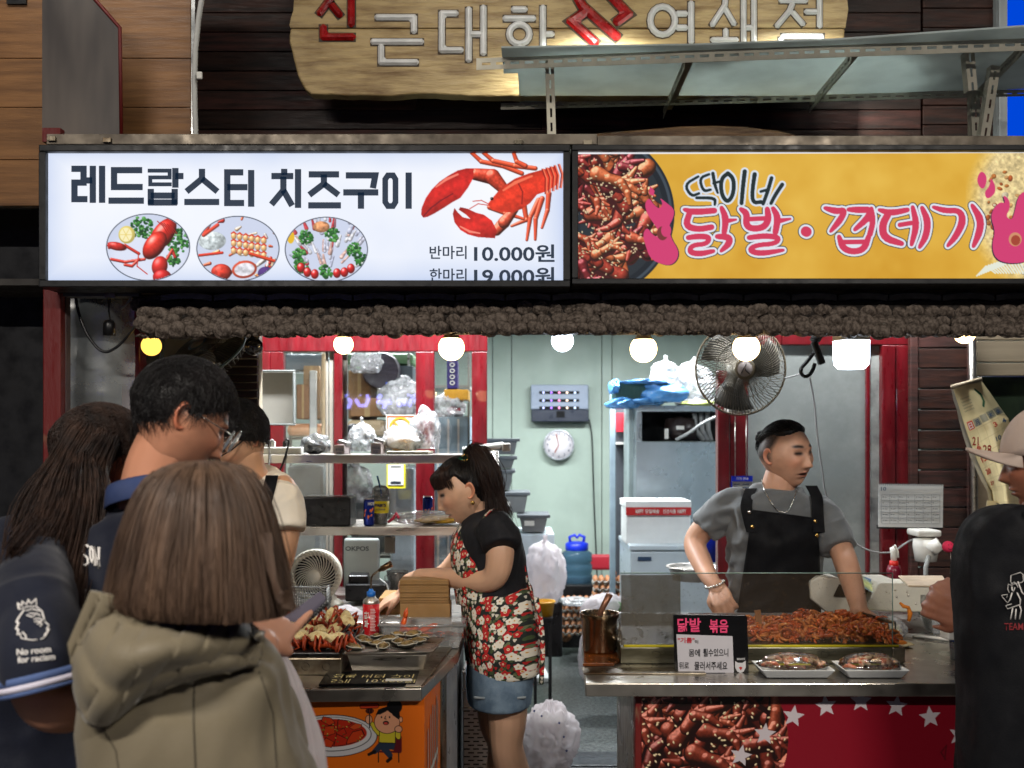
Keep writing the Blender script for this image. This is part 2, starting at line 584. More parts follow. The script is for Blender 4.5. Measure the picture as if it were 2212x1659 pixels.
def glassmat(name,col=(1,1,1),mixv=0.10,rough=0.02,dirt=0.0,dirtcol=(200,190,170),dscale=20,dlow=.45,dhigh=.7,base=0.0,bump=0.0):
 """clear pane: mostly see-through, some mirror, with a film of dirt"""
 m=bpy.data.materials.new(name);m.use_nodes=True
 nt=m.node_tree;N=nt.nodes.new
 for n in list(nt.nodes):nt.nodes.remove(n)
 out=N('ShaderNodeOutputMaterial')
 tr=N('ShaderNodeBsdfTransparent');tr.inputs[0].default_value=(*col,1)
 gl=N('ShaderNodeBsdfGlossy');gl.inputs['Roughness'].default_value=rough
 fr=N('ShaderNodeLayerWeight');fr.inputs['Blend'].default_value=0.25
 mr=N('ShaderNodeMapRange');mr.inputs['To Min'].default_value=mixv;mr.inputs['To Max'].default_value=1.0
 nt.links.new(fr.outputs['Fresnel'],mr.inputs[0])
 mx=N('ShaderNodeMixShader')
 nt.links.new(mr.outputs[0],mx.inputs[0]);nt.links.new(tr.outputs[0],mx.inputs[1]);nt.links.new(gl.outputs[0],mx.inputs[2])
 last=mx
 if bump:
  tb_=N('ShaderNodeTexCoord');nb=N('ShaderNodeTexVoronoi');nb.inputs['Scale'].default_value=dscale*2.2;nb.feature='SMOOTH_F1';bp=N('ShaderNodeBump');bp.inputs['Strength'].default_value=bump;bp.inputs['Distance'].default_value=.02
  nt.links.new(tb_.outputs['Object'],nb.inputs['Vector']);nt.links.new(nb.outputs[0],bp.inputs['Height']);nt.links.new(bp.outputs[0],gl.inputs['Normal'])
 if dirt>0 or base>0:
  tc=N('ShaderNodeTexCoord');nz=N('ShaderNodeTexNoise');nz.inputs['Scale'].default_value=dscale;nz.inputs['Detail'].default_value=8;nz.inputs['Roughness'].default_value=.7
  nt.links.new(tc.outputs['Object'],nz.inputs['Vector'])
  m2=N('ShaderNodeMapRange');m2.inputs['From Min'].default_value=dlow;m2.inputs['From Max'].default_value=dhigh
  m2.inputs['To Min'].default_value=base;m2.inputs['To Max'].default_value=dirt
  nt.links.new(nz.outputs['Fac'],m2.inputs[0])
  df=N('ShaderNodeBsdfDiffuse');df.inputs[0].default_value=C4(dirtcol)
  m3=N('ShaderNodeMixShader')
  nt.links.new(m2.outputs[0],m3.inputs[0]);nt.links.new(mx.outputs[0],m3.inputs[1]);nt.links.new(df.outputs[0],m3.inputs[2])
  last=m3
 nt.links.new(last.outputs[0],out.inputs[0])
 return m
M_glass=glassmat('window glass',mixv=0.09)
M_glass_film=glassmat('hazy door glass',mixv=0.10,rough=0.06,dirt=0.7,base=0.5,dirtcol=(166,170,166),dscale=3)
M_glass_greasy=glassmat('greasy splash glass',mixv=0.06,rough=0.15,dirt=0.6,base=0.03,dirtcol=(150,120,80),dscale=110,dlow=.60,dhigh=.74)
M_clearplastic=glassmat('clear plastic',mixv=0.16,rough=0.12,dirt=0.35,base=0.14,dirtcol=(225,228,228),dscale=14)
M_bag=glassmat('crinkled plastic bag',mixv=0.13,rough=0.12,dirt=0.75,base=0.12,dirtcol=(236,238,240),dscale=20,dlow=.38,dhigh=.66,bump=.7)
M_sheet=glassmat('cloudy plastic sheet',mixv=0.10,rough=0.25,dirt=0.8,base=0.45,dirtcol=(150,156,158),dscale=3.5)
m_bag=bpy.data.materials.new('thin white bag');m_bag.use_nodes=True
nt=m_bag.node_tree;[nt.nodes.remove(x)for x in list(nt.nodes)]
o_,a_,b_,c2,w1_,w2_=[nt.nodes.new(k)for k in('ShaderNodeOutputMaterial','ShaderNodeBsdfDiffuse','ShaderNodeBsdfTranslucent','ShaderNodeBsdfTransparent','ShaderNodeMixShader','ShaderNodeMixShader')]
a_.inputs[0].default_value=C4((226,220,222));b_.inputs[0].default_value=C4((232,224,226));w1_.inputs[0].default_value=.5;w2_.inputs[0].default_value=.25
for u,w in((a_.outputs[0],w1_.inputs[1]),(b_.outputs[0],w1_.inputs[2]),(w1_.outputs[0],w2_.inputs[1]),(c2.outputs[0],w2_.inputs[2]),(w2_.outputs[0],o_.inputs[0])):nt.links.new(u,w)
def emis(name,col,s,cam_strength=None):
 m=bpy.data.materials.new(name);m.use_nodes=True
 nt=m.node_tree
 for n in list(nt.nodes):nt.nodes.remove(n)
 out=nt.nodes.new('ShaderNodeOutputMaterial');e=nt.nodes.new('ShaderNodeEmission')
 e.inputs[0].default_value=C4(col);e.inputs[1].default_value=s
 nt.links.new(e.outputs[0],out.inputs[0])
 return m
M_warm=emis('warm lamp glow',(255,214,150),14)
M_warm2=emis('amber lamp glow',(255,196,84),2.2)
M_cool=emis('cool lamp glow',(226,240,255),12)
M_tubeglow=emis('tube glow',(235,244,255),6)
M_ink=pm('navy print',(26,40,58),rough=.6,var=0.02,rvar=0,emit=(30,48,70),estr=0.6)
M_whitepaint=pm('white carved paint',(222,222,220),rough=.4,var=.1,vscale=14,bump=.6,bscale=30)
M_redcarve=pm('red carved paint',(150,18,20),rough=.25,var=.3,vscale=14,bump=.6,bscale=30,coat=.4)
# == ground, floors, ceilings
def sheet(name,x0,x1,y0,y1,z,mat,kind='structure'):
 o=MB().quad((x0,y0,z),(x1,y0,z),(x1,y1,z),(x0,y1,z)).build(name,mat)
 return tag(o,kind=kind)
sheet('street_ground',-30,30,-30,40,-0.004,M_street)
sheet('shop_floor',-2.4,6,5.25,8.56,0.0,M_floor)
fl_=MB().box((-2.4,5.02,-.003),(6,5.245,.004)).build('threshold',pm('threshold stone',(44,48,52),rough=.4,var=.2,vscale=12),None,bevel=.004);tag(fl_,kind='structure')
ceil=MB().box((-2.2,3.75,2.62),(6,8.56,2.7)).build('shop_ceiling',pm('shop ceiling',(150,156,152),rough=.7,var=.05));tag(ceil,kind='structure')
# back wall of insulated panels
t=thing('shop_back_wall','pale green ribbed panel wall at the back of the shop','wall',P(1250,900,8.5))
xa,xb=P(560,0,8.5)[0],6.0
x=xa;k=0
edges=[xa]
seams=[P(q,0,8.5)[0]for q in(700,860,1064,1105,1300,1322,1560,1800,2050,2300)]
for s in seams+[xb]:
 MB().box((edges[-1]+0.003,8.5,0),(s-0.003,8.55,2.62)).build('wall_panel',M_green,t,bevel=0.002)
 edges.append(s)
tl=thing('shop_left_wall','grey side wall closing the left of the shop','wall',(-2.15,5.5,0))
MB().box((-2.25,3.3,0),(-2.15,8.55,2.7)).build('wall_face',pm('side wall',(120,122,120),var=.1),tl)
tr_=thing('shop_right_wall','grey side wall closing the right of the shop','wall',(5.0,5.5,0))
MB().box((5.0,4.9,0),(5.1,8.55,2.7)).build('wall_face',MATS['side wall'],tr_)
# black wall and sheet added for the darkness of the alley at left
td=thing('alley_shade_wall','black wall added for the darkness of the alley left of the stall','building',(-2.6,3.6,0))
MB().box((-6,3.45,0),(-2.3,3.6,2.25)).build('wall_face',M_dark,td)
MB().box((-2.3,3.45,0),(P(92,0,3.05)[0],3.6,2.25)).build('shade_sheet',pm('dark shutter',(16,17,22),rough=.7,var=.2),td)
# == upper facade
t=thing('timber_facade','dark stained horizontal board facade above the stalls','wall',P(1300,150,3.95))
D=3.95
row=42.0
rg=random.Random(3)
y=-140.0
while y<420:
 segs_=[(425,rg.uniform(900,1500)),(0,1992)]
 cuts=[425,rg.choice([900,1180,1400])+rg.uniform(-60,60),1990]
 for a,b in zip(cuts[:-1],cuts[1:]):
  p,q=P(a+.5,y+row-1.6,D),P(b-.5,y,D)
  q[1]=D+0.03
  MB().box(p,q).build('plank',rg.choice([M_plank,M_plank,M_plank2,M_plank3]),t,bevel=0.0025)
 y+=row
y=-150.0
while y<420:
 p,q=P(1994,y+row-1.4,D),P(2152,y,D)
 q[1]=D+0.03
 MB().box(p,q).build('plank',rg.choice([M_plank,M_plank3]),t,bevel=0.0025)
 y+=row
MB().box(P(420,700,D+.04),P(2160,-200,D+.05)+np.array([0,.05,0])).build('backing',M_dark,t)
# corner post and neighbour beyond
t=thing('corner_trim','pale aluminium corner trim at the right end of the timber facade','trim',P(2163,140,3.93))
MB().box(P(2153,420,3.92),P(2176,-150,3.92)+np.array([0,.08,0])).build('outer_strip',pm('pale aluminium',(176,184,186),rough=.4,var=.06),t)
MB().box(P(2158,420,3.905),P(2163,-150,3.905)+np.array([0,.012,0])).build('ridge',MATS['pale aluminium'],t)
t=MB().box(P(2178,700,5.2),P(2700,-300,5.2)+np.array([0,.1,0])).build('lit_blue_signboard',emis('blue glow',(0,74,226),0.9))
tag(t,'bright blue glowing board beyond the right end of the facade','signboard')
# oak laminate wall at upper left
t=thing('laminate_wall','orange oak laminate wall at the upper left with worn boards','wall',P(200,200,3.4))
rg=random.Random(5)
rows=[-160,-60,126,232,345,445]
cols_=[(-260,130),(130,413)]
for r0,r1 in zip(rows[:-1],rows[1:]):
 for a,b in cols_:
  p,q=P(a+.6,r1-.6,3.4),P(b-.6,r0+.6,3.4)
  q[1]=3.44
  MB().box(p,q).build('panel_board',M_ply,t,bevel=0.002)
MB().box(P(-260,445,3.442),P(413,-160,3.442)+np.array([0,.05,0])).build('backing',M_dark,t)
MB().box(P(14,8,3.39),P(56,-12,3.39)+np.array([0,.04,0])).build('bracket',M_black,t)
t=MB().box(P(413,306,3.38),P(421,-150,3.38)+np.array([0,.03,0])).build('metal_edge_strip',pm('bright aluminium',(198,200,200),rough=.25,metal=.9,var=.05))
tag(t,'thin shiny aluminium strip edging the oak laminate wall','trim')
# conduit
t=thing('cable_conduit','white corrugated cable conduit running down the facade','pipe',P(430,200,3.36))
pts=[P(px,py,3.36)for px,py in((452,-60),(437,-10),(429,40),(422,110),(420,180),(421,240),(423,300))]
pp=[]
for i in range(len(pts)-1):
 for k in range(16):pp.append(pts[i]+(pts[i+1]-pts[i])*k/16)
rr=[0.0085+0.0012*(i%2)for i in range(len(pp))]
MB().tube(pp,rr,8).build('conduit_tube',pm('conduit',(186,186,182),rough=.5,var=.05),t)
MB().box(P(424,170,3.34),P(436,154,3.34)+np.array([0,.01,0])).build('clip',M_white,t,bevel=.003)
# grey side sheet
t=thing('side_sheet','smoky grey clipped-corner acrylic sheet standing on the left sign','panel',P(170,200,3.2))
poly=[P(x,y,3.2)for x,y in((91,292),(262,290),(258,60),(198,-8),(150,-60),(91,-60))]
MB().prism([(p[0],p[2])for p in poly],3.2,3.212).build('sheet',pm('smoky acrylic',(110,100,92),rough=.45,col2=(58,54,54),vscale=1.2,stretch=(2.5,1,.5)),t)
MB().tube([P(x,y,3.2)for x,y in((262,292),(259,60),(199,-8),(150,-60))],0.006,6).build('red_edge',M_redworn,t)
MB().box(P(91,306,3.17),P(130,276,3.17)+np.array([0,.03,0])).build('bracket',M_redworn,t)
# carved wooden sign
zt=lambda x,y:(603.4+x*.3638,y*.3638)
zr=lambda x,y:(1316.5+x*.4048,y*.4048)
DS=3.72
def XZ(px,py,d):
 p=P(px,py,d);return(p[0],p[2])
t=thing('carved_wood_sign','large live-edge wooden signboard with carved red and white letters','signboard',P(1200,100,DS))
out=[zt(*q)for q in((130,-300),(100,-120),(100,-60),(85,60),(66,150),(62,250),(90,360),(110,450),(150,530),(190,560),(350,565),(600,572),(850,560),(1200,572),(1425,570))]
out+=[(1400,210),(1700,206),(1815,204),(1828,170),(1829,100),(1826,60),(1832,20),(1828,-20),(1830,-110)]
# split by the board joint seen across the sign: upper and lower plank
joint=zt(0,165)[1]
up=[p for p in out if p[1]<joint];lo_=[p for p in out if p[1]>=joint]
def halves(sgn):
 pts_=[]
 n=len(out)
 for i in range(n):
  a,b=out[i],out[(i+1)%n]
  if(a[1]-joint)*sgn>0:pts_.append(a)
  if(a[1]-joint)*(b[1]-joint)<0:
   k=(joint-a[1])/(b[1]-a[1]);pts_.append((a[0]+(b[0]-a[0])*k,joint+0.5*sgn))
 return pts_
for sgn in(-1,1):
 hp=halves(sgn)
 q=[]
 for i in range(len(hp)):
  a,b=np.array(hp[i]),np.array(hp[(i+1)%len(hp)])
  n_=max(1,int(np.linalg.norm(b-a)/14))
  for k in range(n_):
   p=a+(b-a)*k/n_
   if abs(p[1]-joint)>2:p=p+np.array([vnoise(np.array([p[0],p[1],1.]),.05)*3,vnoise(np.array([p[0],p[1],9.]),.05)*3])
   q.append(XZ(p[0],p[1],DS))
 MB().prism(q,DS,DS+0.06).build('board',M_signwood,t,bevel=0.008,segs=3)
def letters(name,polys,conv,w,mat,d,thick,parent,closed=()):
 mb=MB()
 for i,pl in enumerate(polys):
  pts_=[XZ(*conv(*q),d)for q in pl]
  mb.bar(pts_,w,d-thick,d+0.004,closed=(i in closed))
 g=MB()
 for i,pl in enumerate(polys):g.bar([XZ(*conv(*q),d)for q in pl],w*1.32,d-.0015,d+.003,closed=(i in closed))
 g.build('letter_groove',M_groove,parent)
 return mb.build(name,mat,parent,bevel=w*.42,segs=1)
def circ(cx,cy,rx,ry,n=16):return[(cx+rx*math.cos(2*PI*k/n),cy+ry*math.sin(2*PI*k/n))for k in range(n)]
W=37*.3638/F*DS
M_groove=pm('dark groove',(70,56,40),rough=.6,var=.2)
letters('carved_letter',[[(300,-60),(300,0),(230,95)],[(302,20),(370,105)],[(428,-60),(428,165)],[(262,145),(262,222),(455,222)]],zt,W*1.15,M_redcarve,DS,.014,t)
letters('carved_letter',[[(565,105),(800,105),(800,205)],[(540,250),(860,250)],[(605,262),(605,372),(830,372)]],zt,W,M_whitepaint,DS,.012,t)
letters('carved_letter',[[(1065,82),(965,82),(965,300),(1095,300)],[(1125,40),(1125,375)],[(1212,30),(1212,335)],[(1125,205),(1212,205)]],zt,W,M_whitepaint,DS,.012,t)
letters('carved_letter',[[(1375,58),(1475,58)],[(1325,112),(1525,112)],circ(1425,205,60,58),[(1425,262),(1425,300)],[(1565,30),(1565,300)],[(1575,205),(1635,205)]],zt,W,M_whitepaint,DS,.012,t,closed=(2,))
letters('carved_letter',[[(1760,-30),(1800,40),(2020,235)],[(1835,60),(1735,130),(1890,270)],[(1930,-60),(2070,85),(1985,145)]],zt,W*1.5,M_redcarve,DS,.016,t)
letters('carved_letter',[circ(283,112,66,75),[(350,75),(420,75)],[(350,150),(420,150)],[(435,5),(435,240)]],zr,W,M_whitepaint,DS,.012,t,closed=(0,))
letters('carved_letter',[[(620,-30),(615,30),(540,145)],[(612,40),(670,140)],[(620,150),(620,210)],[(535,215),(690,215)],[(715,-30),(715,235)],[(770,-30),(770,235)],[(715,150),(770,150)]],zr,W*.9,M_whitepaint,DS,.012,t)
letters('carved_letter',[[(900,5),(1060,5)],[(980,10),(960,60),(885,150)],[(970,60),(1040,140)],[(1035,65),(1115,65)],[(1120,-40),(1120,155)],[(910,195),(1130,195),(1130,250)],[(915,195),(915,250)]],zr,W*.9,M_whitepaint,DS,.012,t)
# second rounded wood board peeping above the right sign
t=MB()
pl=[(1237,300),(1260,290),(1330,284),(1400,278),(1470,272),(1540,270),(1610,273),(1680,281),(1720,290),(1722,330),(1237,330)]
o=t.prism([XZ(x,y,3.7)for x,y in pl],3.7,3.74).build('rounded_wood_board',pm('brown wood board',(150,112,78),rough=.5,col2=(92,62,40),vscale=4,stretch=(1,1,9),bump=.3),None,bevel=.008)
tag(o,'rounded edge of a brown wooden board showing above the yellow sign','board')
def milky(name,col,k):
 m=bpy.data.materials.new(name);m.use_nodes=True;nt=m.node_tree
 b=nt.nodes['Principled BSDF'];b.inputs['Roughness'].default_value=.4
 tl_=nt.nodes.new('ShaderNodeBsdfTranslucent');mx=nt.nodes.new('ShaderNodeMixShader');mx.inputs[0].default_value=k
 nz=nt.nodes.new('ShaderNodeTexNoise');nz.inputs['Scale'].default_value=5;nz.inputs['Detail'].default_value=7;cr_=nt.nodes.new('ShaderNodeValToRGB')
 cr_.color_ramp.elements[0].position=.3;cr_.color_ramp.elements[1].position=.6;c=C4(col);cr_.color_ramp.elements[0].color=(c[0]*.7,c[1]*.7,c[2]*.7,1);cr_.color_ramp.elements[1].color=c
 tc=nt.nodes.new('ShaderNodeTexCoord');nt.links.new(tc.outputs['Object'],nz.inputs['Vector']);nt.links.new(nz.outputs['Fac'],cr_.inputs[0])
 nt.links.new(cr_.outputs[0],b.inputs['Base Color']);nt.links.new(cr_.outputs[0],tl_.inputs[0])
 nt.links.new(b.outputs[0],mx.inputs[1]);nt.links.new(tl_.outputs[0],mx.inputs[2]);nt.links.new(mx.outputs[0],nt.nodes['Material Output'].inputs[0])
 return m
M_milky=milky('milky sheet',(196,204,204),.58)  # translucent plastic, so lamps above it show through from below
# == overhead shelf of slotted angle
t=thing('overhead_shelf','milky plastic sheet shelf on cream slotted angle frame above the signs','shelf',G(1600,150,2.85))
ZS=2.85
fl,fr_=G(1085,104,ZS+.02),G(2330,50,ZS+.02)
bl,br=G(1122,227,ZS),G(2300,188,ZS)
def slab(name,a,b,c,d_,th,mat,par,bevel=0.0):
 v=[a,b,c,d_]
 lo=[np.array(p)for p in v];hi=[p+np.array([0,0,th])for p in lo]
 return MB().hexa(lo+hi).build(name,mat,par,bevel=bevel)
fl2=G(1083,104,ZS+.0);nl=G(1095,158,ZS);nl2=G(1118,158,ZS);
poly=[G(1083,104,ZS),G(1088,159,ZS),G(1119,158,ZS),G(1123,226,ZS)]+[G(1123+(2300-1123)*k/8,226-38*k/8+(2 if k%2 else 0),ZS)for k in range(1,9)]+[G(2330,50,ZS),G(1802,87,ZS),G(1500,98,ZS)]
MB().prismz([(p[0],p[1])for p in poly],ZS,ZS+.006).build('sheet',M_milky,t)
slotm=pm('slot shadow',(60,58,52),rough=.8,var=0.05)
def angle_rail(a,b,par,drop=0.038,slots=True,name='slotted_angle',step=0.047,face=np.array([0,-1,0])):
 a=np.asarray(a,float);b=np.asarray(b,float)
 L=np.linalg.norm(b-a);u=(b-a)/L
 if abs(u[2])>0.8:w=np.array([1.0,0,0]);w=w-u*(w@u)
 else:w=np.array([0,0,-1.0]);w=w-u*(w@u)
 w/=np.linalg.norm(w)
 n=np.cross(u,w);n/=np.linalg.norm(n)
 if n@face<0:n=-n
 def slabv(p,q,w0,w1,n0,n1):
  return[p+w*w0+n*n0,q+w*w0+n*n0,q+w*w1+n*n0,p+w*w1+n*n0,p+w*w0+n*n1,q+w*w0+n*n1,q+w*w1+n*n1,p+w*w1+n*n1]
 mb=MB()
 s0,s1=drop*.38,drop*.62
 if slots:
  mb.hexa(slabv(a,b,0,s0,0,-.002));mb.hexa(slabv(a,b,s1,drop,0,-.002))
  k=0.0
  while k<L:
   e=min(k+step*.38,L)
   mb.hexa(slabv(a+u*k,a+u*e,s0,s1,0,-.002))
   k+=step
 else:
  mb.hexa(slabv(a,b,0,drop,0,-.002))
 mb.hexa(slabv(a,b,0,.002,-.002,-.034))
 return mb.build(name,M_angle,par)
angle_rail(G(1029,126,ZS)+[0,0,.0],G(2400,76,ZS),t)
angle_rail(G(1082,223,ZS),G(2250,190,ZS)+[0,.01,0],t,drop=.024)
for xa_,ya,xb_,yb in((1478,126,1432,236),(1838,112,1748,222),(2205,96,2100,205)):
 angle_rail(G(xa_,ya,ZS-.004),G(xb_,yb,ZS-.004),t,drop=.036,step=.035,face=np.array([-1,0,0]))
dL=G(1184,130,ZS)[1]
angle_rail(P(1178,130,dL),P(1183,300,dL),t,drop=.028)
angle_rail(P(2098,196,3.62),P(2100,300,3.62),t,drop=.03)
angle_rail(P(2084,104,3.3),P(2092,196,3.3),t,drop=.03)
angle_rail(P(2142,140,3.35),P(2118,296,3.35),t,drop=.03)
# == lamps above lighting the wooden sign (their pools show at the top edge)
for px in(1310,1775):
 pz=P(px,-30,3.45)
 t=thing('spot_lamp','small cool spotlight over the wooden sign, '+('the one above the first white letters' if px<1500 else 'the one above the last letters'),'lamp',pz,'spotlights over the wooden sign')
 MB().lathe([(0.02,.05),(.045,0.0),(.04,-.004),(.0,-.004)],(0,0,0),16,rot=(math.radians(-25),0,0)).build('lamp_head',M_black,None).parent=t
 MB().tube([(0,0,.05),(0,.1,.09),(0,.28,.09)],.008,6).build('lamp_arm',M_black,None).parent=t
 ld=bpy.data.lights.new('spot_light','SPOT');ld.energy=75;ld.spot_size=math.radians(130);ld.spot_blend=.8;ld.color=(.93,1,.93);ld.shadow_soft_size=.03
 lo=bpy.data.objects.new('spot_light',ld);link(lo,t);lo.location=(0,-.01,-.02);lo.rotation_euler=(math.radians(25),0,0)
t=thing('steel_beam','dull galvanised box beam resting along the tops of the two signs','beam',P(1100,300,3.0))
MB().box(P(100,312,2.96),P(1290,289,2.96)+np.array([0,.05,0])).build('beam_length',pm('dull galvanised',(134,124,110),rough=.45,metal=.5,var=.2,vscale=7,col2=(80,72,62)),t,bevel=.002)
MB().box(P(1291,314,2.955),P(2330,293,2.955)+np.array([0,.05,0])).build('beam_length',MATS['dull galvanised'],t,bevel=.002)
for px,py in((110,299),(230,302),(1120,306),(1270,307)):
 MB().box(P(px-9,py+5,2.95),P(px+9,py-5,2.95)+np.array([0,.008,0])).build('bolt_plate',M_steel_dirty,t,bevel=.001)
def signbox(name,label,x0,x1,y0,y1,fw,canvas,emit,stripe=None):
 DF=2.9
 t=thing(name,label,'signboard',P((x0+x1)/2,y1,DF))
 MB().box(P(x0,y0+fw,DF),P(x1,y0,DF)+np.array([0,.12,0])).build('frame_bar',M_black,t,bevel=.003)
 MB().box(P(x0,y1,DF),P(x1,y1-fw,DF)+np.array([0,.12,0])).build('frame_bar',M_black,t,bevel=.003)
 MB().box(P(x0,y1-fw-.3,DF+.002),P(x0+fw,y0+fw+.3,DF+.002)+np.array([0,.11,0])).build('frame_bar',M_black,t,bevel=.002)
 MB().box(P(x1-fw,y1-fw-.3,DF+.002),P(x1,y0+fw+.3,DF+.002)+np.array([0,.11,0])).build('frame_bar',M_black,t,bevel=.002)
 MB().box(P(x0+2,y1-2,DF+.1),P(x1-2,y0+2,DF+.1)+np.array([0,.015,0])).build('back_sheet',M_black,t)
 c=canvas
 a=P(c.x0,c.y0,DF+.02);h,w=c.a.shape[:2]
 b=P(c.x0+(w-1)*c.s,c.y0,DF+.02);e=P(c.x0,c.y0+(h-1)*c.s,DF+.02)
 grid_print('backlit_print',c.a,a,b-a,e-a,vcmat('backlit '+name,emit=emit,rough=.5,spec=.08),t)
 return t
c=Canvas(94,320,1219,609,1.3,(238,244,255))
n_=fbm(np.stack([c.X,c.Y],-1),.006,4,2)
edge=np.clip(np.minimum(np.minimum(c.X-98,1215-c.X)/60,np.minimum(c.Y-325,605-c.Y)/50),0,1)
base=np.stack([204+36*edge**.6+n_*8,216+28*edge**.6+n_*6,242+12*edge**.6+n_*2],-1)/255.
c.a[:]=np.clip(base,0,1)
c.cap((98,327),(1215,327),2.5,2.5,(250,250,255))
Z=lambda*q:[zt(x,y)for x,y in q]
RED,DK,LT=(214,52,36),(168,34,34),(240,108,78)
# walking legs and feelers
for q in(((1140,905),(1200,960),(1330,985),(1440,1030)),((1210,905),(1270,955),(1400,985),(1520,1000)),((1390,905),(1410,960),(1460,985))):
 c.chain(Z(*q),[4,5,5.5,5][:len(q)],(232,84,50),shade=.6,spec=.3)
for q in(((1450,1200),(1467,1305),(1380,1342)),((1540,1190),(1490,1290),(1470,1425)),((1560,1180),(1522,1300),(1520,1422)),((1600,1150),(1592,1250),(1560,1352)),((1250,1230),(1340,1265),(1450,1300))):
 c.chain(Z(*q),[6,5,3][:len(q)],(226,82,52),shade=.6,spec=.3)
for q in(((1250,1215),(1200,1190),(1150,1195)),((1250,1220),(1180,1210),(1130,1240))):
 c.chain(Z(*q),.9,(200,50,40))
c.chain(Z((1165,1035),(1265,1050),(1330,1120)),[13,17,12],(214,66,42),shade=.7,spec=.3,tex=.2)
c.chain(Z((1290,1370),(1335,1320),(1395,1245)),[11,13,9],(222,84,56),shade=.7,spec=.3,tex=.2)
sh=lambda cx,cy,k:(lambda X,Y:1.08-.45*np.clip(np.abs((X-cx)*.35+(Y-cy)*.9)/k,0,1))
c.poly(Z((1155,1000),(1110,1000),(1060,1012),(1000,1045),(950,1080),(905,1125),(870,1175),(845,1235),(842,1275),(855,1292),(880,1288),(920,1268),(980,1232),(1020,1205),(1075,1175),(1120,1115),(1150,1060)),(206,40,36),tex=.12,shade=sh(975,405,55))
c.chain(Z((855,1285),(900,1235),(960,1190),(1030,1150)),[1.2,1.4,1.2,1],(120,22,34))
c.chain(Z((930,1110),(990,1065),(1060,1035)),[1.5,3,2],(248,130,110))
c.poly(Z((1040,1235),(1030,1270),(1040,1320),(1075,1365),(1120,1392),(1180,1408),(1280,1415),(1292,1370),(1262,1310),(1215,1275),(1165,1262),(1120,1240),(1075,1230),(1065,1245),(1110,1275),(1135,1300),(1090,1290),(1060,1262)),(214,44,38),tex=.12,shade=sh(1030,482,50))
c.chain(Z((1075,1345),(1130,1375),(1190,1385)),[1.5,2.5,1.5],(250,140,120))
# carapace and tail
c.poly(Z((1238,1210),(1262,1180),(1300,1135),(1355,1090),(1400,1060),(1480,1030),(1560,1008),(1640,985),(1655,1020),(1660,1080),(1640,1102),(1590,1135),(1530,1155),(1490,1205),(1440,1240),(1390,1262),(1320,1258),(1262,1245)),(224,58,36),tex=.14,shade=sh(1140,408,60))
for k in range(5):
 q=Z((1560+k*24,1005-k*7),(1580+k*24,1060-k*6),(1578+k*22,1150-k*9))
 c.chain(q,1.3,(150,30,26));c.chain([(a+3,b)for a,b in q],1.4,(246,120,84))
c.chain(Z((1420,1090),(1445,1140),(1440,1210)),1.4,(150,34,26))
c.chain(Z((1330,1130),(1400,1085),(1500,1045)),[2,3.5,2],(246,116,84))
c.ell(*zt(1262,1180),3.5,3.5,(20,10,12),shade=.4,spec=.6)
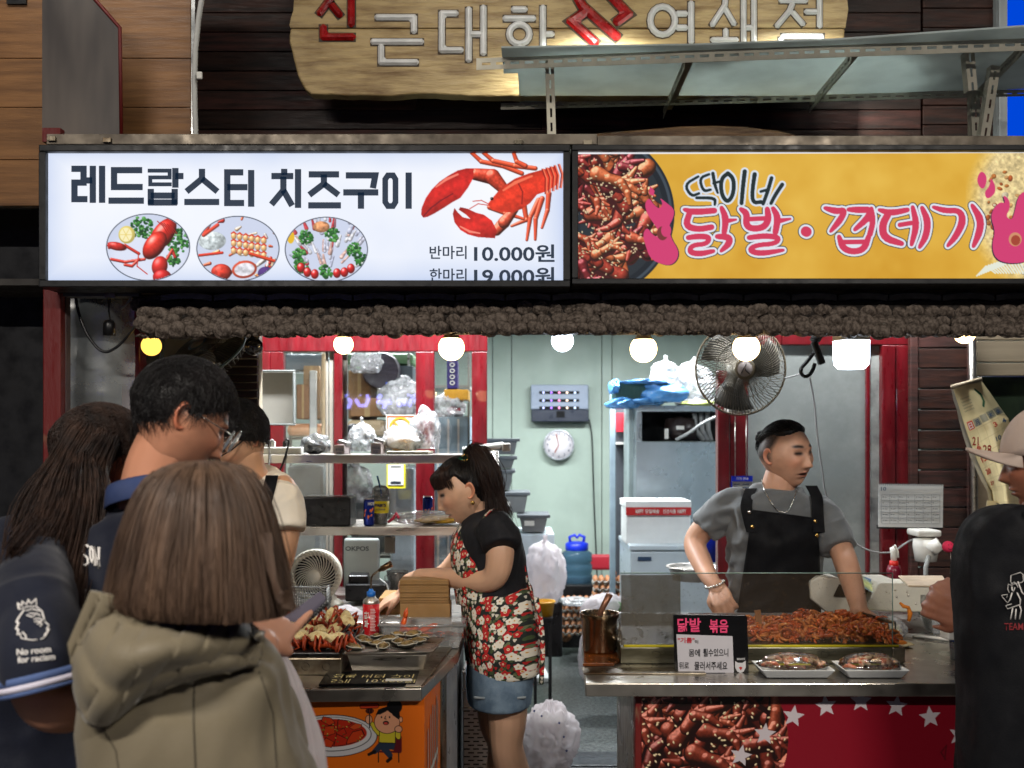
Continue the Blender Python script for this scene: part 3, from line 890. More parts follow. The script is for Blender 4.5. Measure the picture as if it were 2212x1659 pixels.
# three round dish pictures
def parsley(cx,cy,r,n,seed):
 rg=random.Random(seed)
 for i in range(n):
  a=rg.uniform(0,2*PI);q=r*math.sqrt(rg.random())
  c.ell(cx+q*math.cos(a),cy+q*math.sin(a),rg.uniform(2,4.5),rg.uniform(2,4),rg.choice([(40,110,46),(66,146,62),(28,84,40),(104,176,92)]),shade=.4)
rg=random.Random(11)
CIR=[(320,534,89,71),(514,537,88,69),(705,539,88,69)]
for i,(cx,cy,rx,ry)in enumerate(CIR):
 c.ell(cx,cy,rx+1.6,ry+1.6,(22,30,44))
 c.ell(cx,cy,rx,ry,(206,214,236))
 c.circle_clip(cx,cy,rx-.5,ry-.5)
 if i==0:
  c.ell(320,555,84,54,(222,228,246),soft=14)
  parsley(306,492,24,80,1);parsley(384,520,26,100,2);parsley(375,560,14,40,4)
  c.ell(274,507,18,19,(236,216,120),shade=.2);c.ell(272,507,13,15,(250,240,190));
  for a in range(6):c.cap((272,507),(272+12*math.cos(a*1.05),507+13*math.sin(a*1.05)),.7,.7,(230,206,110))
  for q in(((236,535),(270,530),(300,548)),((240,560),(270,566),(312,560)),((378,555),(372,540),(360,560)),((300,560),(285,575),(270,572))):
   c.chain(q,3.2,(214,58,46),shade=.6,spec=.3)
  c.ell(252,532,22,9,(208,48,42),ang=.2,shade=.6,spec=.4,tex=.2)
  c.ell(352,506,22,40,(222,48,38),ang=.62,shade=.7,spec=.5,tex=.1)
  c.ell(334,530,21,34,(224,52,40),ang=.62,shade=.7,spec=.5,tex=.1)
  for k in range(5):c.chain([(340+k*7,478+k*2),(352+k*6,488+k*2),(362+k*5,504)],.9,(160,28,26))
  c.ell(345,575,17,22,(216,46,42),ang=.2,shade=.6,spec=.4);c.ell(350,598,20,16,(208,40,40),shade=.6,spec=.3)
  c.chain([(300,545),(296,575),(318,592)],1.1,(200,50,40))
 if i==1:
  for k in range(46):
   a,b=rg.uniform(440,600),rg.uniform(470,602)
   if(a-470)**2/2500+(b-515)**2/900<1:continue
   c.chain([(a,b),(a+rg.uniform(-18,18),b+rg.uniform(-8,14))],[rg.uniform(2,6),rg.uniform(2,4)],rg.choice([(224,92,56),(206,52,42),(238,150,92),(240,206,170),(228,214,206)]),shade=.6,spec=.3,tex=.2)
  for r_ in range(3):
   for k in range(6):
    c.ell(505+k*13,510+r_*16+k*2,6,7.5,(244,190,130),shade=.4,spec=.3);c.chain([(500+k*13,504+r_*16+k*2),(505+k*13,501+r_*16+k*2),(510+k*13,505+r_*16+k*2)],1.5,(214,62,44))
  c.ell(458,520,30,20,(214,224,226),tex=.25,shade=.2);
  c.chain([(428,552),(480,546)],3,(226,66,46),shade=.5);c.chain([(456,478),(440,508),(470,486)],4,(228,80,60),shade=.5)
  c.ell(478,588,22,18,(218,62,46),shade=.6,spec=.3,tex=.2)
  c.ell(528,582,27,19,(226,92,64),ang=-.15,shade=.3);c.ell(528,582,22,14,(226,224,232),ang=-.15,tex=.2)
  c.ell(574,590,17,14,(90,60,130),shade=.5);c.chain([(540,548),(600,566)],3.5,(226,74,44),shade=.6)
 if i==2:
  for k in range(60):
   a,b=rg.uniform(630,785),rg.uniform(474,580)
   an=math.atan2(b-600,a-705)
   c.chain([(a,b),(a+22*math.cos(an),b+22*math.sin(an))],[rg.uniform(2.5,5),2],rg.choice([(214,214,232),(196,200,224),(210,76,84),(226,186,176),(232,232,240)]),shade=.4,tex=.25)
  c.ell(694,490,18,12,(216,150,104),shade=.4,tex=.3)
  for(a,b)in((660,512),(646,552),(650,576),(718,508),(764,540),(780,562),(706,586)):parsley(a,b,15,46,a)
  for(a,b)in((650,578),(664,588),(680,592),(728,590),(744,588),(758,580)):
   c.ell(a,b,8.5,10.5,(206,34,34),shade=.5,spec=.7)
  c.ell(628,512,8,14,(232,186,40))
 c.clip=None
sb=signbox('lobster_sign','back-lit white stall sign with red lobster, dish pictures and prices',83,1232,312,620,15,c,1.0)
# title strokes
TT=[[(425,1003),(497,1003),(497,1085),(443,1085),(443,1183),(520,1183)],[(515,1072),(550,1072)],[(552,985),(552,1205)],[(607,985),(607,1205)],[(845,1011),(678,1011),(678,1111),(848,1111)],[(645,1192),(855,1192)],[(1042,998),(1042,1115)],[(1042,1046),(1090,1046)],[(896,1122),(896,1215)],[(1038,1122),(1038,1215)],[(896,1162),(1038,1162)],[(880,1203),(1052,1203)],[(1200,1003),(1200,1062),(1108,1138)],[(1200,1062),(1292,1138)],[(1095,1200),(1302,1200)],[(1445,1024),(1350,1024),(1350,1206),(1450,1206)],[(1350,1112),(1470,1112)],[(1492,1010),(1492,1228)],[(1688,1003),(1688,1040)],[(1612,1046),(1742,1046)],[(1683,1050),(1683,1130),(1612,1215)],[(1683,1130),(1735,1222)],[(1770,1005),(1770,1235)]]
T2=[[(175,1036),(355,1036)],[(265,1036),(265,1092),(178,1158)],[(265,1092),(352,1158)],[(172,1220),(366,1220)],[(395,1042),(570,1042),(556,1118)],[(380,1143),(588,1143)],[(485,1143),(485,1240)],[(768,1025),(768,1240)]]
z1=lambda x,y:(x*.3638,y*.3638)
s_=.3638/F*2.92
mb=MB()
for q in TT:mb.bar([XZ(*z1(*a),2.918)for a in q],37*s_,2.9165,2.9175)
mb.bar([XZ(*z1(*a),2.918)for a in[(878,1014),(1008,1014),(1008,1054),(893,1054),(893,1095),(1020,1095)]],23*s_,2.9165,2.9175)
for q in T2:mb.bar([XZ(*zt(*a),2.918)for a in q],37*s_,2.9165,2.9175)
mb.bar([XZ(*zt(*a),2.918)for a in[(629,1065),(629,1200),(645,1224),(675,1224),(690,1200),(690,1065),(676,1042),(645,1042)]],34*s_,2.9165,2.9175,closed=True)
mb.build('title_lettering',M_ink,sb)
DL=2.919
def line(body,x0,x1,y0,y1,par,mat=M_ink,d=DL,bold=.012,name='lettering'):
 p=P(x0,y1,d);q=P(x1,y0,d)
 return text_obj(name,body,mat,par,p,q[2]-p[2],q[0]-p[0],bold,0.001)
line('반마리',928,1008,531,560,sb,bold=.015)
line('10.000원',1024,1198,528,566,sb,bold=.022)
line('한마리',928,1008,580,609,sb,bold=.015)
line('19.000원',1024,1198,577,615,sb,bold=.022)
# ---- right sign print
c=Canvas(1243,318,2330,610,1.3,(226,172,60))
n_=fbm(np.stack([c.X,c.Y],-1),.009,4,5)
c.a[:]=np.clip(np.stack([226+n_*12,174+n_*18,58+n_*20],-1)/255.,0,1)
c.ell(2290,440,190,190,(232,208,150),tex=.2,soft=30)
rg=random.Random(9)
for k in range(90):
 a,b=rg.uniform(2130,2330),rg.uniform(370,600)
 if(a-2300)**2+(b-450)**2>175**2:continue
 c.ell(a,b,rg.uniform(3,9),rg.uniform(3,7),rg.choice([(196,120,60),(214,164,104),(228,214,180),(176,90,44)]),ang=rg.uniform(0,3),shade=.4,tex=.2)
for k in range(12):c.chain([(2110+k*5,596-k*2),(2130+k*6,575-k*2),(2150+k*6,590)],1.6,(236,240,224))
# the iron pan
c.ell(1276,462,181,181,(30,38,48));c.ell(1276,462,176,176,(64,76,88));c.ell(1276,462,170,170,(26,34,44));c.ell(1274,462,160,160,(40,48,56))
chicken_feet(c,1225,320,1440,606,88,L=46,r=12,seed=4,seeds=330,dark=(66,18,22),cols=[(186,78,48),(168,58,42),(148,44,38),(196,98,56),(126,34,40)],clipf=lambda a,b:(a-1270)**2+(b-462)**2<148**2,sr=1.9)
PK=(216,62,118)
def chk(p,n=2):
 p=np.array(p,float)
 for _ in range(n):q=np.roll(p,-1,0);p=np.stack([p*.75+q*.25,p*.25+q*.75],1).reshape(-1,2)
 return p
def flame(cx,cy,k=1.0,m=1):
 S=lambda*q:[(cx+m*(a-1425)*k,cy+(b-500)*k)for a,b in q]
 f=S((1432,572),(1405,560),(1394,530),(1388,505),(1398,490),(1410,508),(1422,512),(1424,500),(1410,480),(1398,462),(1392,440),(1402,426),(1410,440),(1424,452),(1432,440),(1424,426),(1440,438),(1457,452),(1455,470),(1444,490),(1450,515),(1466,540),(1464,560),(1450,573))
 f=chk(f);c.poly([(a+2*m,b+1)for a,b in f],(40,30,60));c.poly(f,PK);c.ell(cx+6,cy+4,12,15,(120,50,50));c.ell(cx+14,cy-2,11,14,PK)
 c.poly(S((1404,402),(1414,412),(1412,424),(1402,418)),PK)
flame(1425,500);
f2=[(2150,560),(2142,530),(2150,500),(2140,470),(2146,450),(2160,436),(2172,440),(2166,420),(2180,430),(2182,450),(2172,468),(2186,476),(2192,456),(2200,420),(2222,410),(2240,430),(2250,470),(2246,540),(2220,566),(2180,570)]
f2=chk(f2);c.poly([(a-2,b+2)for a,b in f2],(40,30,60));c.poly(f2,PK)
c.ell(2193,517,14,15,(216,150,110));c.ell(2194,519,10,11,(170,70,50))
c.poly(chk([(2120,368),(2132,380),(2130,400),(2122,410),(2112,398),(2111,382)]),PK)
c.poly(chk([(2140,382),(2150,400),(2150,418),(2132,432),(2126,415),(2138,402)]),PK)
def brush(polys,layers,conv=zr):
 for grow,col in layers:
  for q,r in polys:
   pts_=[conv(*a)for a in q]
   pts_=np.array(pts_)
   for _ in range(2):
    if len(pts_)>2:
     n2=[pts_[0]]
     for i in range(len(pts_)-1):
      n2+=[pts_[i]*.75+pts_[i+1]*.25,pts_[i]*.25+pts_[i+1]*.75]
     n2.append(pts_[-1]);pts_=np.array(n2)
   rr=np.interp(np.linspace(0,1,len(pts_)),np.linspace(0,1,len(r)),r)+grow
   c.chain([tuple(p)for p in pts_],list(rr),col)
A,B_=[5.2,7.2,5.5],[7.2,6.8,3.2]
big=[([(398,1118),(450,1132),(560,1124)],[3,7,6]),([(430,1130),(405,1205),(470,1225),(545,1212)],[6,7,6.5,6]),([(598,1108),(622,1165),(612,1245)],[4,7.5,5]),([(620,1180),(675,1172)],[6,2.5]),([(420,1268),(480,1260),(535,1266),(520,1302),(440,1308),(425,1345),(480,1356),(555,1340)],[5,6,6,5,5,6,6,4]),([(575,1262),(640,1265),(640,1300),(595,1340)],[5,7,7,3]),([(700,1115),(735,1140),(728,1200),(760,1222),(825,1214),(850,1170),(842,1115)],[3.5,7,7,6.5,7,7,5]),([(730,1170),(835,1165)],[5,5]),([(872,1110),(900,1160),(886,1240)],[4,7.5,6]),([(900,1180),(965,1168)],[6,2.5]),([(745,1268),(830,1258),(905,1266),(890,1300),(780,1308),(745,1335),(800,1355),(928,1335)],[5,6,6,5,5,6,6,3]),([(1150,1110),(1210,1128),(1258,1120),(1235,1170),(1180,1235)],[3.5,7,6,7,3]),([(1275,1118),(1340,1120),(1395,1118),(1378,1165),(1310,1225)],[4,7,6.5,7,4]),([(1370,1172),(1405,1170)],[5,5]),([(1398,1112),(1408,1180),(1390,1250)],[4,6,6]),([(1225,1262),(1245,1325),(1300,1345),(1360,1330),(1385,1258)],[4,7,6.5,7,5]),([(1245,1292),(1370,1290)],[5,5]),([(1440,1120),(1500,1138),(1590,1120)],[3.5,7,5]),([(1490,1138),(1455,1200),(1465,1270),(1560,1300)],[7,8,8,5]),([(1550,1200),(1610,1190)],[5,5]),([(1618,1105),(1640,1200),(1612,1305)],[4,7.5,4]),([(1668,1108),(1700,1180),(1690,1260),(1655,1320)],[4,7.5,7,3.5]),([(1728,1105),(1790,1125),(1870,1122),(1888,1180),(1850,1260),(1805,1312)],[3,6,6,8,6.5,3]),([(1935,1095),(1982,1170),(1975,1240),(1942,1315)],[3.5,8,7.5,3.5]),([(1048,1235),(1052,1237)],[11,11])]
brush(big,((6.0,(30,44,56)),(4.4,(232,236,246)),(0,(214,56,92))))
small=[([(474,942),(400,985),(436,1048),(478,1032)],[2.6,3,3,2.6]),([(532,930),(480,950),(500,1022),(540,1012)],[2.6,3,3,2.6]),([(552,925),(562,985),(578,1030)],[3.5,3.5,2]),([(556,978),(590,968)],[3,2.5]),([(465,1056),(565,1056),(562,1092)],[3,3.4,2.5]),([(632,925),(600,950),(594,1000),(604,1050),(630,1078),(655,1050),(665,1000),(660,950),(632,925)],[4.2]*9),([(722,915),(712,1000),(705,1085)],[4.6,4.4,4]),([(775,930),(762,1020),(765,1082),(810,1078)],[4.6,4.2,4,4]),([(808,1022),(845,1012)],[3,3]),([(865,950),(845,1020),(820,1088)],[4,4,3.5]),([(922,985),(885,1040),(862,1085)],[4.2,4,3.5])]
brush(small,((4.2,(224,232,244)),(0,(22,40,44))))
c.cap((1243,328),(2330,322),5,8,(250,250,255))
signbox('chicken_feet_sign','back-lit golden stall sign with pink brush lettering and a pan of chicken feet',1236,2345,312,614,13,c,0.92)
# == eave of bundles
t=thing('bundle_eave','brown weathered straw-bundle eave hanging under both signs','eave',P(1200,690,3.0))
variants=[]
for s in range(8):
 mb=MB().ell((0,0,0),(.0235,.03,.0195),n=30,m=20)
 v=mb.v[0];v[:,1]=np.sign(v[:,1])*np.sqrt(np.abs(v[:,1])/.03)*.026
 nn=fbm(v+s*3.3,70,4,s)
 v*=(1+.11*nn)[:,None]
 rad=np.hypot(v[:,0],v[:,2]);ang=np.arctan2(v[:,2],v[:,0])
 v[:,1]+=np.where(v[:,1]<0,.0030*np.sin(rad*780+ang*(1+s%2)+s)*(rad>.003),0)
 o=mb.build('bundle',M_thatch);variants.append(o.data);bpy.data.objects.remove(o)
rg=random.Random(21)
def eave_y(x):
 return(x<500)*(500-x)*0.02+3*math.sin(x/260.0)
rows=[(651,3.07,0),(672,3.035,.5),(694,3.00,0.2),(710,2.975,.7)]
used=0
for ri,(yy,dd,off)in enumerate(rows):
 x=303+off*33
 while x<2300:
  yv=yy+eave_y(x)+rg.uniform(-2,2)+(-8 if x<330 and ri==3 else 0)
  p=P(x,yv,dd)
  o=bpy.data.objects.new('bundle',rg.choice(variants))
  link(o,t);o.location=tuple(p-origin_of(t)+np.array([0,rg.uniform(-.006,.006),0]))
  o.rotation_euler=(rg.uniform(-.2,.5),rg.uniform(-.5,.5),rg.uniform(-.3,.3))
  k=rg.uniform(.88,1.22);o.scale=(k*rg.uniform(.98,1.2),k,k*rg.uniform(.9,1.1))
  used+=1
  x+=33.5*rg.uniform(.93,1.08)
mb=MB()
x=300
while x<2300:
 p=P(x,719+eave_y(x)+rg.uniform(-3,4),2.985+rg.uniform(-.02,.05))
 mb.ell(p,(rg.uniform(.006,.012),.014,rg.uniform(.003,.006)),rot=(rg.uniform(-.4,.4),rg.uniform(-.5,.5),0),n=7,m=5)
 x+=rg.uniform(5,8)
o=mb.build('fringe',M_thatch,t);o['kind']='stuff'
MB().box(P(300,716,3.02),P(2310,652,3.02)+np.array([0,.10,0])).build('backing',pm('dark thatch back',(30,24,20),rough=.9,var=.3,vscale=40),t)
# dark curved tiles above
tt=thing('tile_row','row of dark curved roof tiles above the bundle eave','roof',P(1200,632,3.06))
x=345
rg=random.Random(2)
while x<2300:
 w=rg.uniform(92,116)
 mb=MB()
 n=10;v=[]
 for j,(dy,dd)in enumerate(((0,3.02),(0,3.16))):
  for k in range(n+1):
   u=k/n
   arch=6*math.sin(PI*u)
   for th in(0,5):
    v.append(P(x+2+u*(w-4),630-arch*.8+(12 if th else 0)+(8 if j==0 else 0),dd))
 f=[]
 m=n+1
 idx=lambda j,k,th:(j*m+k)*2+th
 for k in range(n):
  f+=[(idx(0,k,0),idx(0,k+1,0),idx(1,k+1,0),idx(1,k,0)),(idx(0,k,0),idx(0,k,1),idx(0,k+1,1),idx(0,k+1,0)),(idx(0,k,1),idx(1,k,1),idx(1,k+1,1),idx(0,k+1,1))]
 mb.add(v,f)
 mb.build('roof_tile',M_tile,tt)
 x+=w
MB().box(P(240,636,3.05),P(2310,616,3.05)+np.array([0,.04,0])).build('batten',pm('eave batten',(120,100,76),rough=.7,var=.3,vscale=12),tt)
MB().box(P(300,655,3.13),P(2310,634,3.13)+np.array([0,.04,0])).build('under_board',M_dark,tt)
# roof over the front of the stall: dark soffit board
sf=MB().box((-1.75,3.18,2.08),(2.3,3.9,2.10)).build('soffit_board',pm('soffit',(60,56,52),rough=.7,var=.2));tag(sf,'dark soffit board behind the bundle eave','soffit')
sf=MB().box((-2.2,3.9,2.10),(6,3.95,2.62)).build('fascia_board',MATS['soffit']);tag(sf,'dark upright board between the soffit and the shop ceiling','fascia')
# == hanging lamps
def bulb(px,py,r_px,d,glow,group,label,energy,color,half=False,cyl=False,dead=False):
 c_=P(px,py,d);R=r_px/F*d
 t=thing('hanging_bulb',label,'lamp',c_,group)
 top=2.08-c_[2]
 if cyl:
  MB().lathe([(0.0,-R*1.25),(R*.75,-R*1.2),(R*.96,-R*.95),(R,-R*.6),(R,R*.35),(R*1.0,R*.36)],n=28).build('lamp_glass',glow,None).parent=t
  MB().lathe([(R*1.02,R*.36),(R*1.03,R*1.3),(R*.5,R*1.6),(.014,R*1.9),(.014,R*2.4),(0,R*2.4)],n=28).build('lamp_base',M_white,None).parent=t
 elif dead:
  MB().ell((0,0,0),R,n=24,m=16).build('lamp_glass',glassmat('smoked bulb',col=(.45,.42,.36),mixv=.14,rough=.03),None).parent=t
  MB().lathe([(.016,R*.8),(.018,R*1.0),(.018,R*1.6),(0,R*1.6)],n=14).build('lamp_base',M_blackp,None).parent=t
 else:
  prof=[(0.0001,-R)]+[(R*math.sin(a),-R*math.cos(a))for a in np.linspace(.2,PI*.74,14)]
  MB().lathe(prof,n=28).build('lamp_glass',glow,None).parent=t
  e=prof[-1]
  MB().lathe([(e[0]*1.005,e[1]),(R*.62,R*.85),(.016,R*1.25),(.018,R*1.3),(.018,R*1.9),(0,R*1.9)],n=24).build('lamp_base',pm('bulb collar',(190,170,130),rough=.4,var=.05),None).parent=t
 MB().tube([(0,0,R*1.5),(0,0.0,max(top,R*2.0))],.0035,6).build('lamp_cord',M_blackp,None).parent=t
 if energy:
  ld=bpy.data.lights.new('bulb_light','POINT');ld.energy=energy*4.0;ld.color=color;ld.shadow_soft_size=R
  lo=bpy.data.objects.new('bulb_light',ld);link(lo,t);lo.location=(0,0,-.0)
 return t
WARM,COOL=(1.0,.78,.50),(.86,.95,1.0)
GB='bulbs hanging behind the eave'
bulb(327,747,21.5,3.16,M_warm2,GB,'dim amber bulb at the left end of the eave, above the tall man',2.5,(1,.78,.45))
bulb(548,749,20,3.16,None,GB,'unlit smoked glass bulb right of the tilted fan',0,None,dead=True)
bulb(742,744,21,3.12,M_warm,GB,'warm bulb hanging before the left pane of the red window',5,WARM)
bulb(975,751,28,3.12,M_warm,GB,'warm bulb hanging between the window pane and its narrow side light',7,WARM)
bulb(1215,736,24,3.12,M_cool,GB,'cool white bulb hanging above the wall lamp box',7,COOL)
bulb(1390,754,29,3.12,M_warm,GB,'warm bulb hanging above the blue-covered tray on the fridge',7,WARM)
bulb(1612,751,29,3.12,M_warm,GB,'warm bulb hanging in front of the round wall fan',7,WARM)
bulb(1839,751,38,3.12,M_cool,GB,'big white cylinder lamp hanging near the right red door',12,COOL,cyl=True)
bulb(2084,719,23,3.12,M_warm,GB,'rightmost small bulb, in front of the brown slat wall',5,(1,.9,.7))
# ceiling tubes inside the shop (real fixtures on the shop ceiling)
def tube_light(x,y,z,L,energy,along='x',label='',color=(.93,.97,1)):
 t=thing('ceiling_light',label,'lamp',(x,y,z),'tube lights on the shop ceiling')
 a=np.array([L/2,.05,.02])if along=='x' else np.array([.05,L/2,.02])
 MB().box(-a+[0,0,.02],a+[0,0,.02]).build('lamp_body',M_white,None,bevel=.004).parent=t
 e=np.array([L/2-.02,0,0])if along=='x' else np.array([0,L/2-.02,0])
 MB().tube([-e+[0,0,-.018],e+[0,0,-.018]],.014,10).build('lamp_tube',M_tubeglow,None).parent=t
 ld=bpy.data.lights.new('tube_lamp','AREA');ld.shape='RECTANGLE';ld.size=L if along=='x' else .06;ld.size_y=.06 if along=='x' else L
 ld.energy=energy;ld.color=color
 lo=bpy.data.objects.new('tube_lamp',ld);link(lo,t);lo.location=(0,0,-.036)
tube_light(-1.0,6.4,2.57,1.2,82,label='white tube light above the store room behind the red window')
tube_light(0.7,6.6,2.57,1.2,120,label='white tube light above the aisle in front of the green wall')
tube_light(1.4,4.3,2.57,1.2,26,label='white tube light above the cook')
tube_light(-0.6,4.3,2.57,1.2,78,label='white tube light above the steel shelves')
tube_light(3.0,5.6,2.57,1.2,30,label='white tube light above the right end of the shop')
# unseen lamps added high up to brighten the facade
for i,(x,e)in enumerate(((-1.5,6),(-.1,6.5),(1.2,6),(2.2,4))):
 t=thing('facade_fill_lamp','unseen fill lamp added over the facade, %s'%['above the oak laminate wall','above the left part of the wooden sign','above the right part of the wooden sign','above the corner trim'][i],'lamp',(x,2.75,3.55),'added lamps over the facade')
 MB().box((-.35,-.06,0),(.35,.06,.05)).build('lamp_body',M_white,None,bevel=.01).parent=t
 ld=bpy.data.lights.new('facade_fill_light','AREA');ld.shape='RECTANGLE';ld.size=.7;ld.size_y=.1;ld.energy=e;ld.color=(1,.95,.86)
 lo=bpy.data.objects.new('facade_fill_light',ld);link(lo,t);lo.location=(0,.0,-.02);lo.rotation_euler=(math.radians(38),0,0)
for i,(x,y,e)in enumerate(((-1.6,-0.6,185),(1.8,-0.9,170))):  # unseen lamps added to stand in for stall light from across the lane
 t=thing('lane_fill_lamp',('unseen fill lamp added over the market lane on the left' if i==0 else 'unseen fill lamp added over the market lane on the right'),'lamp',(x,y,3.5),'added lamps over the lane')
 MB().box((-.6,-.08,0),(.6,.08,.05)).build('lamp_body',M_white,None,bevel=.01).parent=t
 MB().box((-.56,-.05,-.012),(.56,.05,-.002)).build('lamp_diffuser',emis('lane fill glow %d'%i,(255,236,210),3),None).parent=t
 ld=bpy.data.lights.new('lane_fill_light','AREA');ld.shape='RECTANGLE';ld.size=1.1;ld.size_y=.1;ld.energy=e;ld.color=(1,.93,.84)
 lo=bpy.data.objects.new('lane_fill_light',ld);link(lo,t);lo.location=(0,0,-.03)
t=thing('neon_sign','violet neon lettering across the lane, mirrored in the window panes','neon sign',(-0.9,-2.5,2.0))
neon=emis('violet neon',(140,140,255),9)
def neonline(polys,x0,z0,sc):
 mb=MB()
 for q in polys:mb.tube([(x0-a*sc,-2.5,z0-b*sc)for a,b in q],.021,6)
 return mb.build('neon_letter',neon,t)
PAN=4.83
def mir(px,py):
 d=2*PAN+2.5
 p=P(px,py,d);return np.array([p[0],-2.5,p[2]])
for grp in([[(655,832),(655,825)],[(643,845),(668,845),(668,872)],[(645,858),(665,858)],[(700,822),(690,832)],[(682,838),(706,840)]],[circ(694,858,13,11,10)+[(707,858)]],[circ(667,884,14,10,10)+[(681,884)]],[[(735,858),(734,884)]],[[(755,845),(748,855),(758,868),(752,882)]],[[(775,852),(790,845),(796,862),(790,876),(776,876),(768,862)]],[[(828,848),(815,862)],[(828,848),(840,860)],[(814,868),(845,870)],[(830,870),(830,882)]],[[(862,862),(863,878)],[(872,862),(873,876)]],[[(880,852),(900,852),(888,864),(884,878)],[(892,862),(903,870)]]):
 mb=MB()
 for q in grp:mb.tube([mir(a,b)for a,b in q],.022,6)
 mb.build('neon_letter',neon,t)
MB().box(mir(625,900)+[0,-.12,0],mir(915,815)+[0,-.06,0]).build('neon_backing',M_black,t)
# == posts, frames, panes
t=thing('left_red_post','peeling dark red wooden post at the left edge of the stall','post',P(111,1200,3.03))
MB().box(P(92,1990,3.02),P(131,622,3.02)+np.array([0,.06,0])).build('post_shaft',M_redworn,t,bevel=.004)
MB().box(P(131.5,1990,3.05),P(143,622,3.05)+np.array([0,.03,0])).build('post_edge',pm('grey stop',(90,74,74),var=.2,rough=.5),t)
MB().box(P(98,640,3.035),P(300,618,3.035)+np.array([0,.05,0])).build('post_rail',M_tile,t)
t=MB()
n=24
v=[];
for j in range(n):
 for i in range(n):
  p=P(144+140*i/(n-1),640+390*j/(n-1),3.2)
  p[1]+=.02*fbm(np.array([p[0]*6,0.,p[2]*1.2]),1,3)+.01*fbm(np.array([p[0]*2,0.,p[2]*4]),3,3)
  v.append(p)
f=[(j*n+i,j*n+i+1,(j+1)*n+i+1,(j+1)*n+i)for j in range(n-1)for i in range(n-1)]
t.add(v,f,True)
o=t.build('plastic_curtain',M_sheet);tag(o,'cloudy plastic curtain sheet beside the peeling red post','curtain')
MB_=MB().box(P(140,2000,3.5),P(345,600,3.5)+np.array([0,.05,0])).build('grey_partition',pm('grey partition',(96,100,102),rough=.5,var=.25,vscale=2,stretch=(3,1,.4)))
tag(MB_,'grey partition panel behind the plastic curtain','partition')
t=MB().box(P(262,2000,3.3),P(303,640,3.3)+np.array([0,.06,0])).build('inner_red_post',M_redpaint,None,bevel=.004);tag(t,'dark red post right of the plastic curtain','post')
t=MB().box(P(300,2000,3.9),P(560,600,3.9)+np.array([0,.05,0])).build('cream_wall',pm('cream wall',(196,184,160),rough=.6,var=.1));tag(t,'cream wall strip behind the tilted fan','wall')
t=thing('dark_louvre','dark wooden louvre beside the breaker box','louvre',P(500,850,3.84))
for k in range(14):
 MB().box(P(430,742+k*17+14,3.84),P(556,742+k*17,3.84)+np.array([0,.02,0])).build('slat',M_plank3,t,bevel=.003)
def cable(name,label,pts,r,mat,par=None,cat='cable',group=None,sm=3):
 pts=np.array(pts,float)
 for _ in range(sm):
  n2=[pts[0]]
  for i in range(len(pts)-1):n2+=[pts[i]*.75+pts[i+1]*.25,pts[i]*.25+pts[i+1]*.75]
  n2.append(pts[-1]);pts=np.array(n2)
 o=MB().tube(pts,r,7).build(name,mat,par)
 if par is None:tag(o,label,cat,group)
 return o
M_cabw=pm('grey cable',(150,150,150),rough=.5,var=.05)
cable('hanging_cable','grey-black cable looping down behind the left end of the eave',[P(x,y,3.08)for x,y in((163,640),(170,680),(190,728),(222,765),(252,752),(280,722),(300,690),(330,640))],.0045,M_blackp)
cable('hanging_cable','thin white cable running up to the left end of the eave',[P(x,y,3.06)for x,y in((284,640),(276,655),(262,668))],.003,M_cabw)
t=thing('lamp_socket','empty black lamp socket hanging on twisted wires','socket',P(236,712,3.08))
MB().tube([P(232,640,3.08),P(235,665,3.07),P(238,694,3.08)],.002,6).build('wire',M_blackp,t)
MB().tube([P(240,640,3.08),P(234,672,3.09),P(240,694,3.08)],.002,6).build('wire',M_blackp,t)
MB().lathe([(0.0,.03),(.012,.028),(.018,.018),(.018,-.018),(.0,-.018)],P(236,712,3.08),16).build('socket_body',M_blackp,t)
MB().box(P(226,643,3.02),P(248,625,3.02)+np.array([0,.01,0])).build('bracket',M_steel_dirty,t)
# red sliding window
def framebar(x0,y0,x1,y1,d,par,th=.06,mat=None,name='frame_bar'):
 return MB().box(P(x0,y1,d),P(x1,y0,d)+np.array([0,th,0])).build(name,mat or M_redpaint,par,bevel=.004)
t=thing('red_sliding_window','red painted timber sliding window and side light behind the steel shelves','window',P(800,1300,4.8))
framebar(555,700,1053,759,4.8,t)
framebar(557,759.5,583,1520,4.785,t)
framebar(584,759.5,612,1520,4.8,t)
framebar(721,759.5,739,1520,4.81,t)
framebar(898,759.5,938,1520,4.79,t)
framebar(1019,759.5,1052,1520,4.8,t)
framebar(612.5,1480,1018.5,1540,4.82,t)
frm=pm('aluminium sash',(168,160,148),rough=.4,var=.1)
framebar(703,760,709,1479,4.845,t,.02,frm,'sash_strip');framebar(711,760,720,1479,4.84,t,.02,frm,'sash_strip');framebar(739.5,760,750,1479,4.84,t,.02,frm,'sash_strip')
for a,b in((612.5,702.5),(739.5,897.5),(938.5,1018.5)):
 MB().box(P(a,1479,4.83),P(b,760,4.83)+np.array([0,.004,0])).build('pane',M_glass,t)
t=thing('red_glazed_door','red painted glazed door with hazy glass behind the cook','door',P(1760,1300,4.6))
framebar(1690,700,1966,745,4.6,t)
framebar(1551,800,1576,1530,4.6,t)
framebar(1577,800,1616,1530,4.615,t)
framebar(1872,745.5,1880,1530,4.61,t,.03)
framebar(1906,745.5,1935,1530,4.59,t)
framebar(1936,745.5,1966,1530,4.60,t)
framebar(1616.5,700,1689.5,745,4.605,t)
framebar(1880.5,746,1905.5,1530,4.63,t,.02,pm('greyed paint',(160,164,160),rough=.6,var=.3,vscale=8),'sash_strip')
MB().box(P(1616.5,1529,4.63),P(1871.5,746,4.63)+np.array([0,.004,0])).build('pane',M_glass_film,t)
